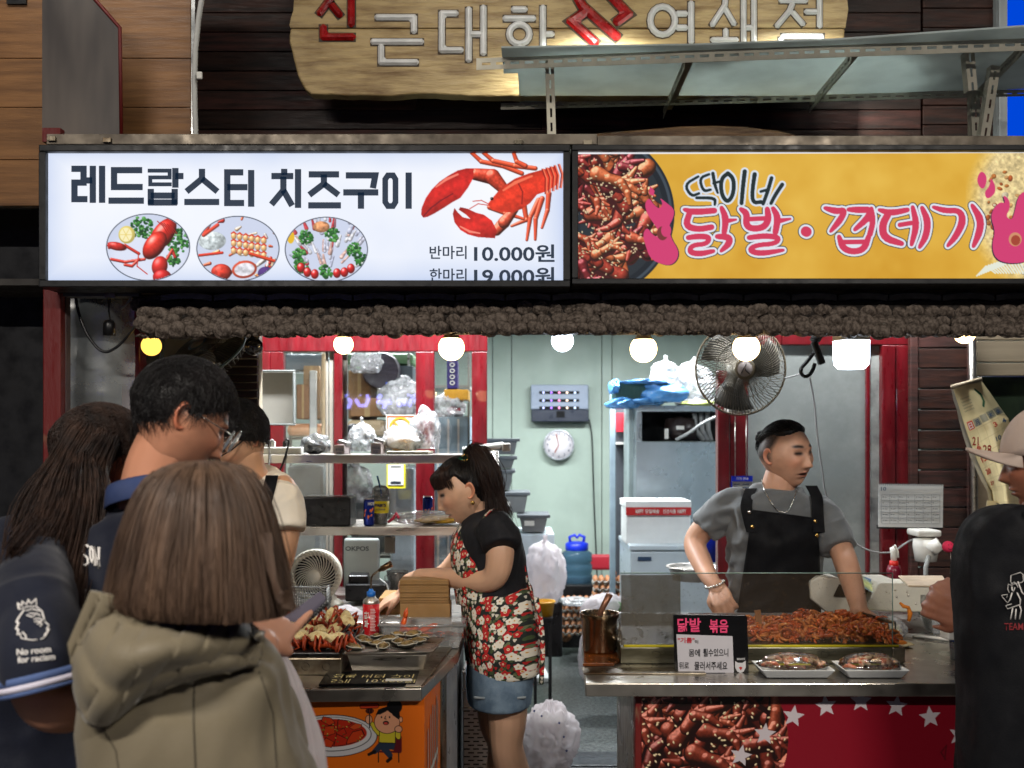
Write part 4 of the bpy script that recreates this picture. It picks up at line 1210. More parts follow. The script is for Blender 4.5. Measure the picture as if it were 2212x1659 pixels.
o=MB().box(P(1600,1560,5.3),P(1960,690,5.3)+np.array([0,.04,0])).build('grey_inner_screen',pm('inner screen',(110,122,126),rough=.5,var=.25,vscale=1.5));tag(o,'grey screen standing behind the hazy glass door','screen')
# brown slat wall at right
t=thing('slat_wall','brown stained slat wall right of the red door','wall',P(2030,1000,4.58))
framebar(1967,700,1984,1560,4.57,t,.05,M_plank2,'post')
framebar(2091,700,2109,1560,4.57,t,.05,M_plank2,'post')
y=700;rg=random.Random(6)
hs=[75,30]
ys=[697,735,765.5,794,827,858,888,920,954,989,1023,1057,1091,1124,1158,1192,1226,1260,1294,1330,1370,1420,1480,1540]
ys=[640,731,770,816,854,893.5,931,970,1005,1040,1075,1110,1145,1180,1220,1260,1300,1350,1400,1460,1520]
ys=[620]+[1200/1.823+q/2.3698/1.823 for q in(410,600,790,985,1175,1360,1550)]+[1055,1098,1141,1184,1227,1270,1313,1356,1400,1450,1500]
for a,b in zip(ys[:-1],ys[1:]):
 MB().box(P(1984.5,b-3.0,4.58),P(2090.5,a,4.58)+np.array([0,.03,0])).build('slat',rg.choice([M_plank,M_plank,M_plank2]),t,bevel=.003)
 MB().box(P(1990,b-.4,4.6),P(2089,b-2.8,4.6)+np.array([0,.01,0])).build('gap_strip',pm('grey gap strip',(120,116,112),var=.2),t)
t=thing('beige_board_wall','beige boards over a dark window right of the slat wall','wall',P(2200,800,4.72))
for a,b in((640,734),(736,782),(784,812)):
 framebar(2110,a,2420,b,4.7,t,.03,M_beige,'board')
framebar(2110,1010,2420,1600,4.7,t,.03,M_beige,'board')
framebar(2110,813,2420,1009,4.76,t,.01,pm('dim window view',(58,70,52),rough=.12,col2=(30,32,38),vscale=5),'window_pane')
o=MB().tube([P(2097,700,4.5),P(2103,880,4.5),P(2108,1560,4.5)],.016,8).build('steel_pipe',M_steel);tag(o,'thin upright steel pipe in front of the slat wall','pipe')
# == counters
M_topsteel=pm('counter steel',(196,190,180),rough=.32,metal=1.0,var=.2,vscale=4,bump=.05,bscale=40,vlow=.3,vhigh=.7)
M_kraft=pm('kraft cardboard',(158,122,76),rough=.75,var=.12,vscale=8,bump=.1,bscale=80)
M_foam=pm('white foam',(226,228,226),rough=.6,var=.05,bump=.15,bscale=160)
M_orange=pm('orange panel',(232,112,20),rough=.4,var=.06)
M_redpanel=pm('red panel',(150,16,30),rough=.35,var=.06)
ZC=0.93
def blob_bag(name,c,r,mat,seed,parent=None,n=40,m=26,amp=.22,fs=2.2,knot=0.0,squash=.25):
 """crumpled thin bag: a closed sheet with sharp folds, flat underneath"""
 mb=MB().ell((0,0,0),(1,1,1),n=n,m=m)
 v=mb.v[0]
 d=v.copy()
 rid=1-np.abs(fbm(d+seed*2.7,fs,4,seed))
 k=1+amp*(rid-.6)+amp*.6*vnoise(d,fs*.6,seed+4)
 v=d*k[:,None]
 if knot:
  top=np.clip((d[:,2]-.72)/.28,0,1)
  v[:,0]*=1-.82*np.sin(np.minimum(top*1.6,1)*PI/2);v[:,1]*=1-.82*np.sin(np.minimum(top*1.6,1)*PI/2)
  v[:,2]+=knot*top**1.5
  fl=np.clip((top-.75)/.25,0,1);v[:,0]*=1+3*fl*(1+.3*vnoise(d,9,seed));v[:,1]*=1+2*fl
 v=v*np.asarray(r)
 lowz=-np.asarray(r)[2]*(1-squash)
 v[:,2]=np.maximum(v[:,2],lowz)
 v=v+np.asarray(c)-(0 if parent is None else 0)
 mb.v[0]=v
 return mb.build(name,mat,parent)
t=thing('left_counter','stainless steel counter with orange front panel carrying the lobster trays','counter',(-.6,2.8,0))
fl_,fr2,sr,rr_,rl=G(470,1491,ZC),G(910,1487,ZC),G(990,1407,ZC),G(1001,1372,ZC),G(470,1372,ZC)
MB().prismz([(p[0],p[1])for p in(fl_,fr2,sr,rr_,rl)],ZC-.035,ZC).build('counter_top',M_topsteel,t,bevel=.003)
MB().prismz([(fr2[0]-.045,fr2[1]+.004),(fr2[0]-.001,fr2[1]+.004),(rr_[0]-.002,rr_[1]),(rr_[0]-.05,rr_[1])],ZC+.0005,ZC+.006).build('raised_edge',M_steel_dirty,t,bevel=.002)
# orange body: front and side
fx0,fx1=fl_[0],fr2[0]+.006
ya=fr2[1]+.03
sd=(rr_-fr2);sd=sd/sd[1]
def side_pt(y,off=0.0):return fr2[0]+.006+sd[0]*(y-ya)*1.05+off
MB().add([(side_pt(ya),ya,0),(side_pt(3.03),3.03,0),(side_pt(3.03),3.03,ZC-.036),(side_pt(ya),ya,ZC-.036),(side_pt(ya)-.03,ya,0),(side_pt(3.03)-.03,3.03,0),(side_pt(3.03)-.03,3.03,ZC-.036),(side_pt(ya)-.03,ya,ZC-.036)],[(0,1,2,3),(7,6,5,4),(0,4,5,1),(1,5,6,2),(3,2,6,7),(0,3,7,4)]).build('side_panel',M_orange,t)
MB().hexa([(side_pt(3.035)-.02,3.035,0),(side_pt(3.035)+.004,3.035,0),(side_pt(3.12)+.004,3.12,0),(side_pt(3.12)-.02,3.12,0),(side_pt(3.035)-.02,3.035,ZC-.03),(side_pt(3.035)+.004,3.035,ZC-.03),(side_pt(3.12)+.004,3.12,ZC-.03),(side_pt(3.12)-.02,3.12,ZC-.03)]).build('side_post',M_steel_dirty,t,bevel=.003)
for z0,z1 in((0.05,.42),(.46,ZC-.06)):
 a,b=3.125,3.34
 MB().hexa([(side_pt(a)-.02,a,z0),(side_pt(a),a,z0),(side_pt(b),b,z0),(side_pt(b)-.02,b,z0),(side_pt(a)-.02,a,z1),(side_pt(a),a,z1),(side_pt(b),b,z1),(side_pt(b)-.02,b,z1)]).build('white_side_panel',pm('scuffed white panel',(176,180,184),rough=.35,col2=(140,146,156),vscale=6),t,bevel=.003)
a,b=3.125,3.34
MB().hexa([(side_pt(a)-.02,a,.425),(side_pt(a)+.006,a,.425),(side_pt(b)+.006,b,.425),(side_pt(b)-.02,b,.425),(side_pt(a)-.02,a,.455),(side_pt(a)+.006,a,.455),(side_pt(b)+.006,b,.455),(side_pt(b)-.02,b,.455)]).build('side_rail',M_steel,t)
MB().box((fl_[0],rr_[1]-.3,0.05),(side_pt(3.3)-.03,rr_[1]-.02,ZC-.04)).build('body',M_dark,t)
# side lettering, white vertical strokes on orange
mb=MB()
def sp(u,v):
 y=ya+.03+u*(3.02-ya-.05)
 return np.array([side_pt(y,.002),y,v])
for(u0,v0),(u1,v1),w in([((.08,.66),(.08,.80),.02),((.28,.62),(.28,.83),.018),((.45,.60),(.45,.85),.018),((.62,.6),(.62,.84),.018),((.8,.62),(.8,.86),.018),((.9,.66),(.9,.84),.012),((.08,.66),(.9,.70),.02),((.08,.50),(.28,.57),.018),((.28,.44),(.28,.57),.018)]):
 a,b=sp(u0,v0),sp(u1,v1);dv=np.array([0,w/2,0])if abs(v1-v0)>abs(u1-u0)*.25 else np.array([0,0,w/2])
 mb.quad(a-dv,a+dv,b+dv,b-dv)
mb.build('side_lettering',M_white,t)
pl=[sp(.5+.48*math.cos(q),.25+.2*math.sin(q))for q in np.linspace(0,2*PI,24,endpoint=False)]
MB().add(pl,[tuple(range(24))]).build('side_label',pm('pale label',(210,196,200),var=.03),t)
mb=MB()
for i in range(3):
 for k in range(4):
  u0=.18+k*.17;v0=.33-i*.08
  for du in(0,.07):
   a,b=sp(u0+du,v0),sp(u0+du,v0+.045);mb.quad(a+[.001,-.005,0],a+[.001,.005,0],b+[.001,.005,0],b+[.001,-.005,0])
  a,b=sp(u0,v0+.02),sp(u0+.08,v0+.02);mb.quad(a+[.001,0,-.004],b+[.001,0,-.004],b+[.001,0,.004],a+[.001,0,.004])
mb.build('label_lettering',pm('red label print',(170,40,40),var=.05),t)
# front print with the drawn figure and a plate
c=Canvas(474,1514,917,1700,.9,(226,108,22))
BK=(20,18,18)
zq=lambda x,y:(685.7+x*.2064,1316.5+y*.2064)
Q=lambda*q:[zq(a,b)for a,b in q]
c.ell(*zq(150,1335),99,46,BK);c.ell(*zq(150,1335),97.4,44.4,(206,202,204));c.ell(*zq(150,1318),86,37,BK);c.ell(*zq(150,1316),84.8,36,(214,210,210));c.ell(*zq(140,1305),78,30,(178,40,20))
rg=random.Random(4)
for k,q in enumerate((((40,1180),(60,1130),(150,1150),(190,1200),(130,1230)),((205,1270),(215,1160),(330,1175),(370,1205),(290,1255)),((60,1330),(80,1230),(180,1225),(190,1310),(110,1340)),((330,1250),(400,1200),(470,1215),(460,1250),(380,1275)),((195,1300),(280,1250),(310,1310),(230,1350)),((170,1450),(200,1310),(335,1375),(310,1430)),((310,1380),(370,1290),(470,1265),(500,1330),(420,1400),(300,1430)),((30,1440),(90,1350),(180,1400),(150,1460)))):
 c.poly([(a+.0,b)for a,b in Q(*q)],BK);cx=np.mean([p[0]for p in Q(*q)]);cy=np.mean([p[1]for p in Q(*q)])
 c.poly([(cx+(a-cx)*.9,cy+(b-cy)*.88)for a,b in Q(*q)],rg.choice([(198,62,26),(184,44,24),(206,78,36)]))
for k in range(26):
 x,y=rg.uniform(40,470),rg.uniform(1170,1420);p=zq(x,y);c.ell(p[0],p[1],rg.uniform(1,2.6),rg.uniform(.8,1.6),rg.choice([(110,140,50),(190,196,90),(70,110,50)]),ang=rg.uniform(0,3))
c.poly(Q((800,1340),(885,1340),(885,1500),(800,1500)),(96,22,30))
c.chain(Q((640,1500),(870,1505)),2,(96,22,30));c.chain(Q((640,1510),(640,1610)),1.1,BK);c.chain(Q((852,1510),(852,1610)),1.1,BK)
c.chain(Q((660,1440),(600,1500)),[7,5.5],(44,54,72));c.chain(Q((600,1500),(540,1530)),[3.5,3.2],BK);c.chain(Q((690,1450),(760,1540)),[8,6],(44,54,72));c.chain(Q((770,1570),(735,1600)),3.5,BK)
c.poly(Q((645,1405),(820,1410),(800,1480),(640,1470)),(44,54,72))
c.chain(Q((650,1310),(600,1260),(575,1210)),[6.2,5.2,4.8],BK);c.chain(Q((650,1310),(600,1260),(575,1210)),[5,4,3.8],(206,188,50))
c.chain(Q((830,1320),(850,1350),(850,1290)),[6,5,5],BK);c.chain(Q((830,1320),(850,1350),(850,1290)),[5,4,4],(206,188,50))
c.poly(Q((648,1280),(820,1285),(822,1415),(640,1408)),BK);c.poly(Q((655,1285),(814,1290),(815,1408),(648,1402)),(206,188,50))
c.ell(*zq(730,1190),28,25.5,BK);c.ell(*zq(730,1190),26.8,24.3,(226,160,124))
c.ell(*zq(808,1030),16.5,15.5,(14,14,18));c.poly(Q((610,1115),(640,1060),(720,1030),(800,1020),(860,1080),(870,1170),(845,1160),(790,1120),(750,1050),(720,1080),(660,1110)),(14,14,18))
c.ell(*zq(875,1165),4.2,6.5,BK);c.ell(*zq(875,1165),3.2,5.4,(226,160,124))
for x in(672,757):c.ell(*zq(x,1140),1.5,2.2,BK)
c.chain(Q((715,1130),(705,1155),(720,1160)),.8,BK);c.ell(*zq(718,1200),6.5,4.5,BK);c.ell(*zq(718,1204),4.5,2.6,(200,70,60))
c.ell(*zq(850,1265),8.8,7.8,BK);c.ell(*zq(850,1265),7.6,6.6,(226,160,124));c.ell(*zq(540,1165),7.8,10.2,BK);c.ell(*zq(540,1165),6.6,9,(226,160,124))
c.chain(Q((548,1110),(548,1250)),1.2,BK);c.chain(Q((470,1028),(620,1020)),5.6,BK);c.chain(Q((470,1028),(620,1020)),4.4,(196,58,30));c.ell(*zq(548,1075),9,6,BK)
for k in range(3):c.cap(zq(520+k*28,1062),zq(520+k*28,1090),1,1,(120,40,30))
a=np.array([P(474,1514,ya)[0],ya-.004,ZC-.037]);w_=(c.a.shape[1]-1)*c.s/F*ya;h_=(c.a.shape[0]-1)*c.s/F*ya
a[0]=side_pt(ya)-w_
grid_print('front_print',c.a,a,(w_,0,0),(0,0,-h_),vcmat('printed sheet',rough=.35),t)
MB().box((a[0],ya-.002,0),(side_pt(ya)-.001,ya+.02,ZC-.036)).build('front_panel',M_orange,t)
# ---- rear table behind the left counter
t=thing('rear_table','low steel table behind the lobster counter, crowded with packaging','table',(-.6,3.7,0))
ZR=.955
MB().box((-1.0,3.62,ZR-.06),(-.17,4.5,ZR)).build('table_top',M_steel,t,bevel=.004)
MB().box((-.98,3.66,0),(-.21,4.45,ZR-.061)).build('table_body',pm('dark table body',(52,54,54),rough=.5),t)
# ---- right counter
ZK=0.934
t=thing('right_counter','long stainless counter with red star-printed front panel','counter',(1.1,2.8,0))
A_=[G(1264.5,1476,ZK),G(2420,1476,ZK),G(2420,1386,ZK),G(1256,1386,ZK)]
MB().prismz([(p[0],p[1])for p in A_],ZK-.037,ZK).build('counter_top',M_topsteel,t,bevel=.003)
MB().prismz([(1.05,A_[3][1]+.002),(2.2,A_[3][1]+.002),(2.2,4.15),(1.02,4.15)],ZK-.037,ZK).build('return_top',M_topsteel,t,bevel=.003)
MB().box((A_[0][0]+.002,A_[0][1]+.1,ZK+.0005),(A_[0][0]+.35,A_[0][1]+.18,ZK+.004)).build('raised_strip',M_steel_dirty,t,bevel=.001)
yb=A_[0][1]+.05
xl=P(1381,0,yb)[0]
MB().box((xl+.0,yb+.002,0),(2.3,yb+.03,ZK-.038)).build('front_panel',M_redpanel,t)
MB().box((xl-.012,yb-.006,0),(xl+.006,yb+.04,ZK-.038)).build('corner_post',M_redworn,t,bevel=.003)
MB().box((xl-.008,yb+.045,0),(xl+.0,A_[3][1],ZK-.038)).build('side_panel',M_steel_dirty,t)
c=Canvas(1383,1503,2330,1700,1.1,(128,14,32))
clipf=lambda a,b:a<1672+25*math.sin((b-1500)/60.)-(b<1515)*10
m_=c.X<1676+24*np.sin((c.Y-1500)/62.)
c.a[m_]=np.array([46,16,16])/255.
c.clip=m_.astype(float)
chicken_feet(c,1370,1490,1700,1700,72,L=64,r=17,seed=16,seeds=150,dark=(30,9,9),cols=[(122,46,30),(108,36,24),(136,56,34),(88,28,22)],clipf=clipf,sr=2.6)
c.clip=None
def star(cx,cy,r,rot=0.0):
 p=[(cx+(r if k%2==0 else r*.45)*math.sin(rot+k*PI/5),cy-(r if k%2==0 else r*.45)*math.cos(rot+k*PI/5))for k in range(10)]
 c.poly(p,(196,186,190))
for x,y,a in((1295,980,.15),(1497,915,-.12),(1715,885,0.02),(1937,915,.12),(2145,985,-.1),(1118,1090,.1),(968,1225,.2)):
 star(1261.7+x*.3472,1206.8+y*.3472,25,a)
star(2071,1588,26,.2)
for q in(((2040,1640),(2030,1625),(2042,1610),(2038,1640)),((2060,1640),(2066,1612),(2078,1640)),((2085,1632),(2105,1632))):c.chain(q,1.6,(90,14,24))
a=P(1383,1503,yb);b=P(2330,1503,yb);h_=197/F*yb
grid_print('front_print',c.a,(a[0]+.003,yb-.001,a[2]),(b[0]-a[0],0,0),(0,0,-h_),vcmat('printed sheet'),t)
# == food on the left counter
M_shell=pm('lobster shell',(186,72,34),rough=.35,col2=(116,38,20),vscale=30,bump=.3,bscale=120)
M_cheese=pm('toasted cheese',(232,212,156),rough=.6,col2=(186,140,80),vscale=70,bump=1,bscale=160,vlow=.3,vhigh=.5)
t=thing('lobster_griddle','scorched steel griddle box carrying the cheese lobsters','griddle',P(660,1459,2.91))
gx0,gx1=P(545,0,2.91)[0],P(738,0,2.91)[0]
MB().box((gx0,2.91,ZC),(gx1,3.36,ZC+.05)).build('griddle_box',M_steel_dirty,t,bevel=.004)
MB().box((gx0+.02,2.925,ZC+.0505),(gx1-.01,3.35,ZC+.062)).build('griddle_plate',M_blackp,t,bevel=.003)
for px in(610,660,705):MB().lathe([(.011,0),(.011,.004),(0,.004)],(P(px,0,2.91)[0],2.9065,ZC+.026),14,axis='y').build('vent_hole',M_dark,t)
mb=MB();mb.tube([(gx1-.012,3.0,ZC+.06),(gx1-.012,3.0,ZC+.105),(gx1-.012,3.24,ZC+.105),(gx1-.012,3.24,ZC+.06)],.005,6);mb.build('handle',M_blackp,t)
def make_lobster(seed):
 rg=random.Random(seed)
 t=thing('half_lobster','x','lobster',(0,0,0),'cheese lobsters on the griddle')
 mb=MB().ell((0,0,.014),(.036,.022,.016),n=18,m=10,noise=.15,ns=30,seed=seed)
 mb.build('shell',M_shell,t)
 mb=MB().ell((0,0,.026),(.030,.018,.014),n=30,m=18)
 v=mb.v[0];cc=np.array([0,0,.026]);v[:]=cc+(v-cc)*(1+.28*fbm(v,90,3,seed))[:,None]
 mb.build('cheese',M_cheese,t)
 for s in(-1,1):
  for k in range(4):
   x=-.028+k*.017+rg.uniform(-.003,.003)
   q=[(x,s*.016,.018),(x+rg.uniform(-.01,.01),s*.030,.030+rg.uniform(-.004,.008)),(x+rg.uniform(-.016,.016),s*.036,.006),(x+rg.uniform(-.02,.02),s*.034,-.006)]
   MB().tube(q,[.0042,.0036,.0028,.001],6).build('leg',M_shell,t)
 for k in range(4):
  MB().ell((.030+k*.008,0,.014-k*.002),(.008,.017-k*.003,.011),n=12,m=8).build('tail_ring',M_shell,t)
 return t
protos=[make_lobster(s)for s in(1,2,3)]
LP=[(612,1402,2.98,.3),(648,1404,3.0,1.2),(690,1406,2.98,-.4),(728,1404,2.98,.9),(616,1386,3.1,2.2),(655,1384,3.1,.2),(692,1386,3.1,1.9),(640,1369,3.22,.7),(676,1368,3.24,-.3),(722,1380,3.12,1.1),(712,1360,3.22,1.4),(742,1368,3.16,2.0),(600,1370,3.2,1.1)]
lobl=['cheese lobster half at the front left corner of the griddle, by the plastic bag','cheese lobster half second along the griddle front edge','cheese lobster half third along the griddle front edge','cheese lobster half at the front right corner of the griddle','cheese lobster half behind the one at the front left corner','middle row cheese lobster half in the centre of the griddle','cheese lobster half in the middle row right of centre','back row cheese lobster half nearest the wire basket','back row cheese lobster half in the middle','cheese lobster half leaning by the griddle handle','cheese lobster half propped highest at the back right','cheese lobster half lying against the griddle handle','cheese lobster half at the back left, mostly behind the pointing hand']
for i,(px,py,d,a)in enumerate(LP):
 o=protos[i]if i<3 else copy_tree(protos[i%3])
 p=P(px,py,d);p[2]=ZC+.064 if i<10 else ZC+.064+.03
 if i in(9,10,11):o.rotation_euler=(0.3,-.5,a)
 o.location=tuple(p);o.rotation_euler[2]=a;o['label']=lobl[i]
 o.scale=(1.12,1.12,1.15)
t=thing('abalone_pan','deep steel pan under a wire grill in front of the torch','pan',P(840,1449,2.95))
x0,x1=P(750,0,2.95)[0],P(922,0,2.95)[0]
def tub(x0,x1,y0,y1,z0,z1,ins,mat,par,name='pan_body',th=.004):
 o_=[(x0,y0),(x1,y0),(x1,y1),(x0,y1)]
 b_=[(x0+ins,y0+ins),(x1-ins,y0+ins),(x1-ins,y1-ins),(x0+ins,y1-ins)]
 v=[(*p,z0)for p in b_]+[(*p,z1)for p in o_]+[(p[0]+(th if p[0]<(x0+x1)/2 else-th),p[1]+(th if p[1]<(y0+y1)/2 else-th),z1)for p in o_]+[(p[0]+(th if p[0]<(x0+x1)/2 else-th),p[1]+(th if p[1]<(y0+y1)/2 else-th),z0+th)for p in b_]
 f=[(3,2,1,0),(12,13,14,15)]
 for k in range(4):
  n=(k+1)%4
  f+=[(k,n,4+n,4+k),(4+k,4+n,8+n,8+k),(8+k,8+n,12+n,12+k)]
 return MB().add(v,f).build(name,mat,par,bevel=.003)
tub(x0,x1,2.95,3.2,ZC+.002,ZC+.05,.012,M_steel,t)
g0,g1,g2,g3=G(744,1413,ZC+.054),G(934,1410,ZC+.054),G(960,1376,ZC+.054),G(768,1374,ZC+.054)
def gl(u,v):return(g0*(1-u)+g1*u)*(1-v)+(g3*(1-u)+g2*u)*v+np.array([0,0,.006*math.sin(u*3)-.004*v])
mb=MB()
nu,nv=46,22
for i in range(-nv,nu+1):
 for sgn in(1,-1):
  pts=[]
  for j in range(nv+1):
   uu=(i+(j if sgn==1 else nv-j))/nu
   if 0<=uu<=1:pts.append(gl(uu,j/nv))
  if len(pts)>1:mb.tube([pts[0],pts[len(pts)//2],pts[-1]]if len(pts)>2 else pts,.0015,3,caps=False)
o=mb.build('wire_mesh',M_steel,t)
MB().tube([gl(0,0),gl(1,0),gl(1,1),gl(0,1),gl(0,0)],.0028,6).build('mesh_rim',M_steel,t)
M_abshell=pm('abalone shell',(92,88,76),rough=.4,col2=(40,38,34),vscale=60,bump=.6,bscale=140)
M_abrim=pm('pearl rim',(214,208,190),rough=.25,var=.1,vscale=50)
M_abmeat=pm('abalone flesh',(176,146,92),rough=.3,col2=(98,78,46),vscale=45,bump=.4,bscale=150)
def make_abalone(s):
 t=thing('abalone','x','abalone',(0,0,0),'grilled abalones on the wire grill')
 MB().lathe([(0,0),(.018,.001),(.027,.008),(.029,.012),(.026,.0115),(.015,.006),(0,.005)],n=22,sy=.72).build('shell',M_abshell,t)
 MB().tube([(.0285*math.cos(a),.0285*.72*math.sin(a),.0122+.001*math.sin(5*a+s))for a in np.linspace(0,2*PI,26)],.0016,5,caps=False).build('shell_rim',M_abrim,t)
 MB().ell((0,0,.012),(.021,.0135,.0085),n=20,m=12,noise=.12,ns=30,seed=s).build('flesh',M_abmeat,t)
 return t
ab=[make_abalone(s)for s in(1,4)]
AP=[(.08,.16),(.42,.12),(.70,.16),(.2,.42),(.12,.68),(.43,.5),(.27,.76),(.5,.84),(.66,.86),(.8,.74),(.76,.46),(.58,.32),(.33,.3)]
abl=['abalone at the front left corner of the wire grill','abalone with the tallest yellow flesh, front middle of the wire grill','rightmost abalone in the front row','abalone behind the front left corner one','abalone at the back left, beside the griddle handle','abalone in the very middle of the grill','abalone in the back row in front of the red torch can','wide abalone in the back row behind the middle one','small abalone in the back row right of the wide one','abalone at the back right by the clear tub','abalone on the right with bare mesh beside it','abalone between the middle one and the front row right one','abalone just left of the yellow-fleshed front one']
for i,(u,v)in enumerate(AP):
 o=ab[i]if i<2 else copy_tree(ab[i%2])
 p=gl(u,v);o.location=tuple(p+np.array([0,0,.002]));o.rotation_euler=(.1*math.sin(i*2),.15*math.cos(i*3),i*1.3);o['label']=abl[i]
 k=1.0+.14*math.sin(i*4.1);o.scale=(k,k,k)
t=thing('lying_placard','glossy black price placard lying on the front of the lobster counter','placard',G(800,1470,ZC))
pa=[G(x,y,ZC+.004)for x,y in((688,1481),(897,1479),(906,1452),(706,1453))]
MB().prismz([(p[0],p[1])for p in pa],ZC+.001,ZC+.008).build('board',pm('gloss black',(12,12,14),rough=.12,var=.1),t,bevel=.002)
M_gold=pm('cream marker',(206,190,130),var=.05)
def flat_text(body,x0,x1,y0,y1,z,mat,par,flip=True,bold=0.0,name='lettering'):
 a,b=G(x0,y1,z),G(x1,y1,z);e=G(x0,y0,z)
 o=text_obj(name,body,mat,None,(0,0,0),e[1]-a[1],b[0]-a[0],bold)
 me=o.data;n=len(me.vertices);v=np.zeros(n*3);me.vertices.foreach_get('co',v);v=v.reshape(-1,3)
 h=e[1]-a[1]
 w=np.stack([v[:,0]+a[0],a[1]+((h-v[:,2])if flip else v[:,2]),np.full(n,z)],1)-origin_of(par)
 me.vertices.foreach_set('co',w.ravel());me.flip_normals()if flip else None;me.update();o.parent=par
 return o
flat_text('전복 버터 구이',716,892,1456,1464,ZC+.0088,M_gold,t,bold=.0)
flat_text('5개   10.000원',712,896,1467,1475,ZC+.0088,M_gold,t,bold=.0)
MB().prismz([(G(x,y,ZC)[0],G(x,y,ZC)[1])for x,y in((832,1478),(890,1478),(890,1473),(834,1473))],ZC+.0084,ZC+.009).build('paper_strip',M_white,t)
# torch
t=thing('butane_torch','red butane gas can with blue valve and brass torch nozzle','gas torch',P(801,1371,3.52))
d=3.52;zb=ZC
MB().lathe([(.0,0),(.027,0),(.0285,.003),(.0285,.108),(.0,.108)],(P(801.5,0,d)[0],d,zb),28).build('can',pm('red can paint',(190,22,30),rough=.25,var=.06,coat=.4),t)
MB().lathe([(.0285,.108),(.0285,.112),(.026,.120),(.017,.128),(.015,.132),(0,.132)],(P(801.5,0,d)[0],d,zb),28).build('can_shoulder',M_steel,t)
MB().lathe([(.013,.132),(.015,.134),(.015,.148),(.010,.150),(.006,.158),(0,.158)],(P(801.5,0,d)[0],d,zb),18).build('valve',pm('blue valve',(30,110,200),rough=.35,var=.05),t)
MB().tube([P(801,1290,d),P(801,1262,d),P(802,1248,d),P(806,1241,d),P(821,1231,d)],.0036,8).build('pipe',M_steel_dirty,t)
MB().tube([P(818,1233,d),P(824,1229.5,d),P(824.5,1229,d),P(846,1217,d)],[.006,.0075,.0105,.0115],14).build('nozzle',pm('scorched brass',(120,92,66),rough=.3,metal=.9,var=.3,vscale=30),t)
xc=P(801.5,0,d)[0]
mb=MB()
for k in range(15):
 z0=zb+.018+k*.0052
 mb.box((xc+.001,d-.0291,z0),(xc+.020-.002*(k%3),d-.0275,z0+.0022))
mb.build('can_print',pm('can print',(236,200,196),var=.03),t)
text_obj('can_lettering','부탄',M_white,t,(xc-.003,d-.0287,zb+.03),.016,.055,.02,rot=(0,math.radians(-90),0))
# clear tub with lobster claws
t=thing('clear_tub','clear plastic tub of orange lobster claws beside the abalones','tub',P(915,1400,3.3))
tx0,tx1=P(822,0,3.28)[0],P(1004,0,3.28)[0]
tub(tx0,tx1,3.26,3.39,ZC+.002,ZC+.078,.02,M_clearplastic,t,'tub_body',.002)
MB().tube([(tx0-.004,3.256,ZC+.079),(tx1+.004,3.256,ZC+.079),(tx1+.004,3.394,ZC+.079),(tx0-.004,3.394,ZC+.079),(tx0-.004,3.256,ZC+.079)],.004,6).build('tub_rim',M_clearplastic,t)
MB().box((tx0+.025,3.285,ZC+.006),(tx1-.025,3.365,ZC+.012)).build('tub_liner',M_white,t)
M_claw=pm('orange claw',(236,104,44),rough=.3,col2=(204,66,24),vscale=30)
rg=random.Random(8)
def make_claw(seed):
 t=thing('lobster_claw','orange boiled lobster claw in the clear tub','lobster claw',(0,0,0),'claws in the clear tub')
 MB().ell((0,0,0),(.026,.013,.009),n=14,m=9,noise=.1,seed=seed).build('palm',M_claw,t)
 MB().tube([(.018,.006,0),(.036,.010,0),(.050,.004,0)],[.007,.006,.001],7).build('finger',M_claw,t)
 MB().tube([(.018,-.006,0),(.034,-.009,0),(.046,-.003,0)],[.006,.005,.001],7).build('thumb',M_claw,t)
 MB().tube([(-.018,0,0),(-.034,.004,0),(-.048,0,.003)],[.008,.006,.007],7).build('arm',M_claw,t)
 return t
cl=make_claw(1)
for i in range(16):
 o=cl if i==0 else copy_tree(cl)
 o.location=(rg.uniform(tx0+.055,tx1-.055),rg.uniform(3.30,3.35),ZC+.018+rg.uniform(0,.038));o.rotation_euler=(rg.uniform(-.5,.5),rg.uniform(-.4,.4),rg.uniform(0,6))
p=P(872,1345,3.33);cl.location=tuple(p);cl.rotation_euler=(0,-1.3,.3);cl['label']='orange lobster claw poking up above the rim of the clear tub';cl['group']=''
del cl['group']
# cardboard
t=thing('folded_boxes','upright sheaf of flat-folded brown takeaway boxes behind the clear tub','boxes',P(915,1339,3.42))
rg=random.Random(3)
for k in range(15):
 y0,y1=1253+k*3.45,1253+(k+1)*3.45-.4
 j=rg.uniform(-1,1)
 MB().box(P(863+j+(1 if k<2 else 0),y1,3.41+rg.uniform(-.004,.004)),P(969+j,y0,3.41)+np.array([0,.09,0])).build('folded_box',M_kraft,t,bevel=.0008)
t=MB().box(P(864,1383,3.41),P(972,1305,3.41)+np.array([0,.1,0])).build('brown_carton',M_kraft,None,bevel=.002);tag(t,'brown cardboard carton under the folded takeaway boxes','carton')
t=MB().box(P(818,1332,3.75),P(866,1292,3.75)+np.array([0,.2,0])).build('kraft_box',M_kraft,None,bevel=.002);tag(t,'small closed kraft box under the vendor\'s hand','box')
t=thing('white_carton','white carton with a purple label under the kraft box','carton',P(838,1346,3.7))
MB().box(P(815,1349,3.7),P(864,1333,3.7)+np.array([0,.2,0])).build('carton_body',M_white,t,bevel=.002)
MB().box(P(842,1345,3.698),P(855,1337,3.698)+np.array([0,.001,0])).build('label_patch',pm('purple label',(120,110,180),var=.05),t)
o=blob_bag('plastic_bag',P(744,1330,3.72),(.066,.06,.033),m_bag,5);tag(o,'crumpled white plastic bag lying in front of the desk fan','bag')
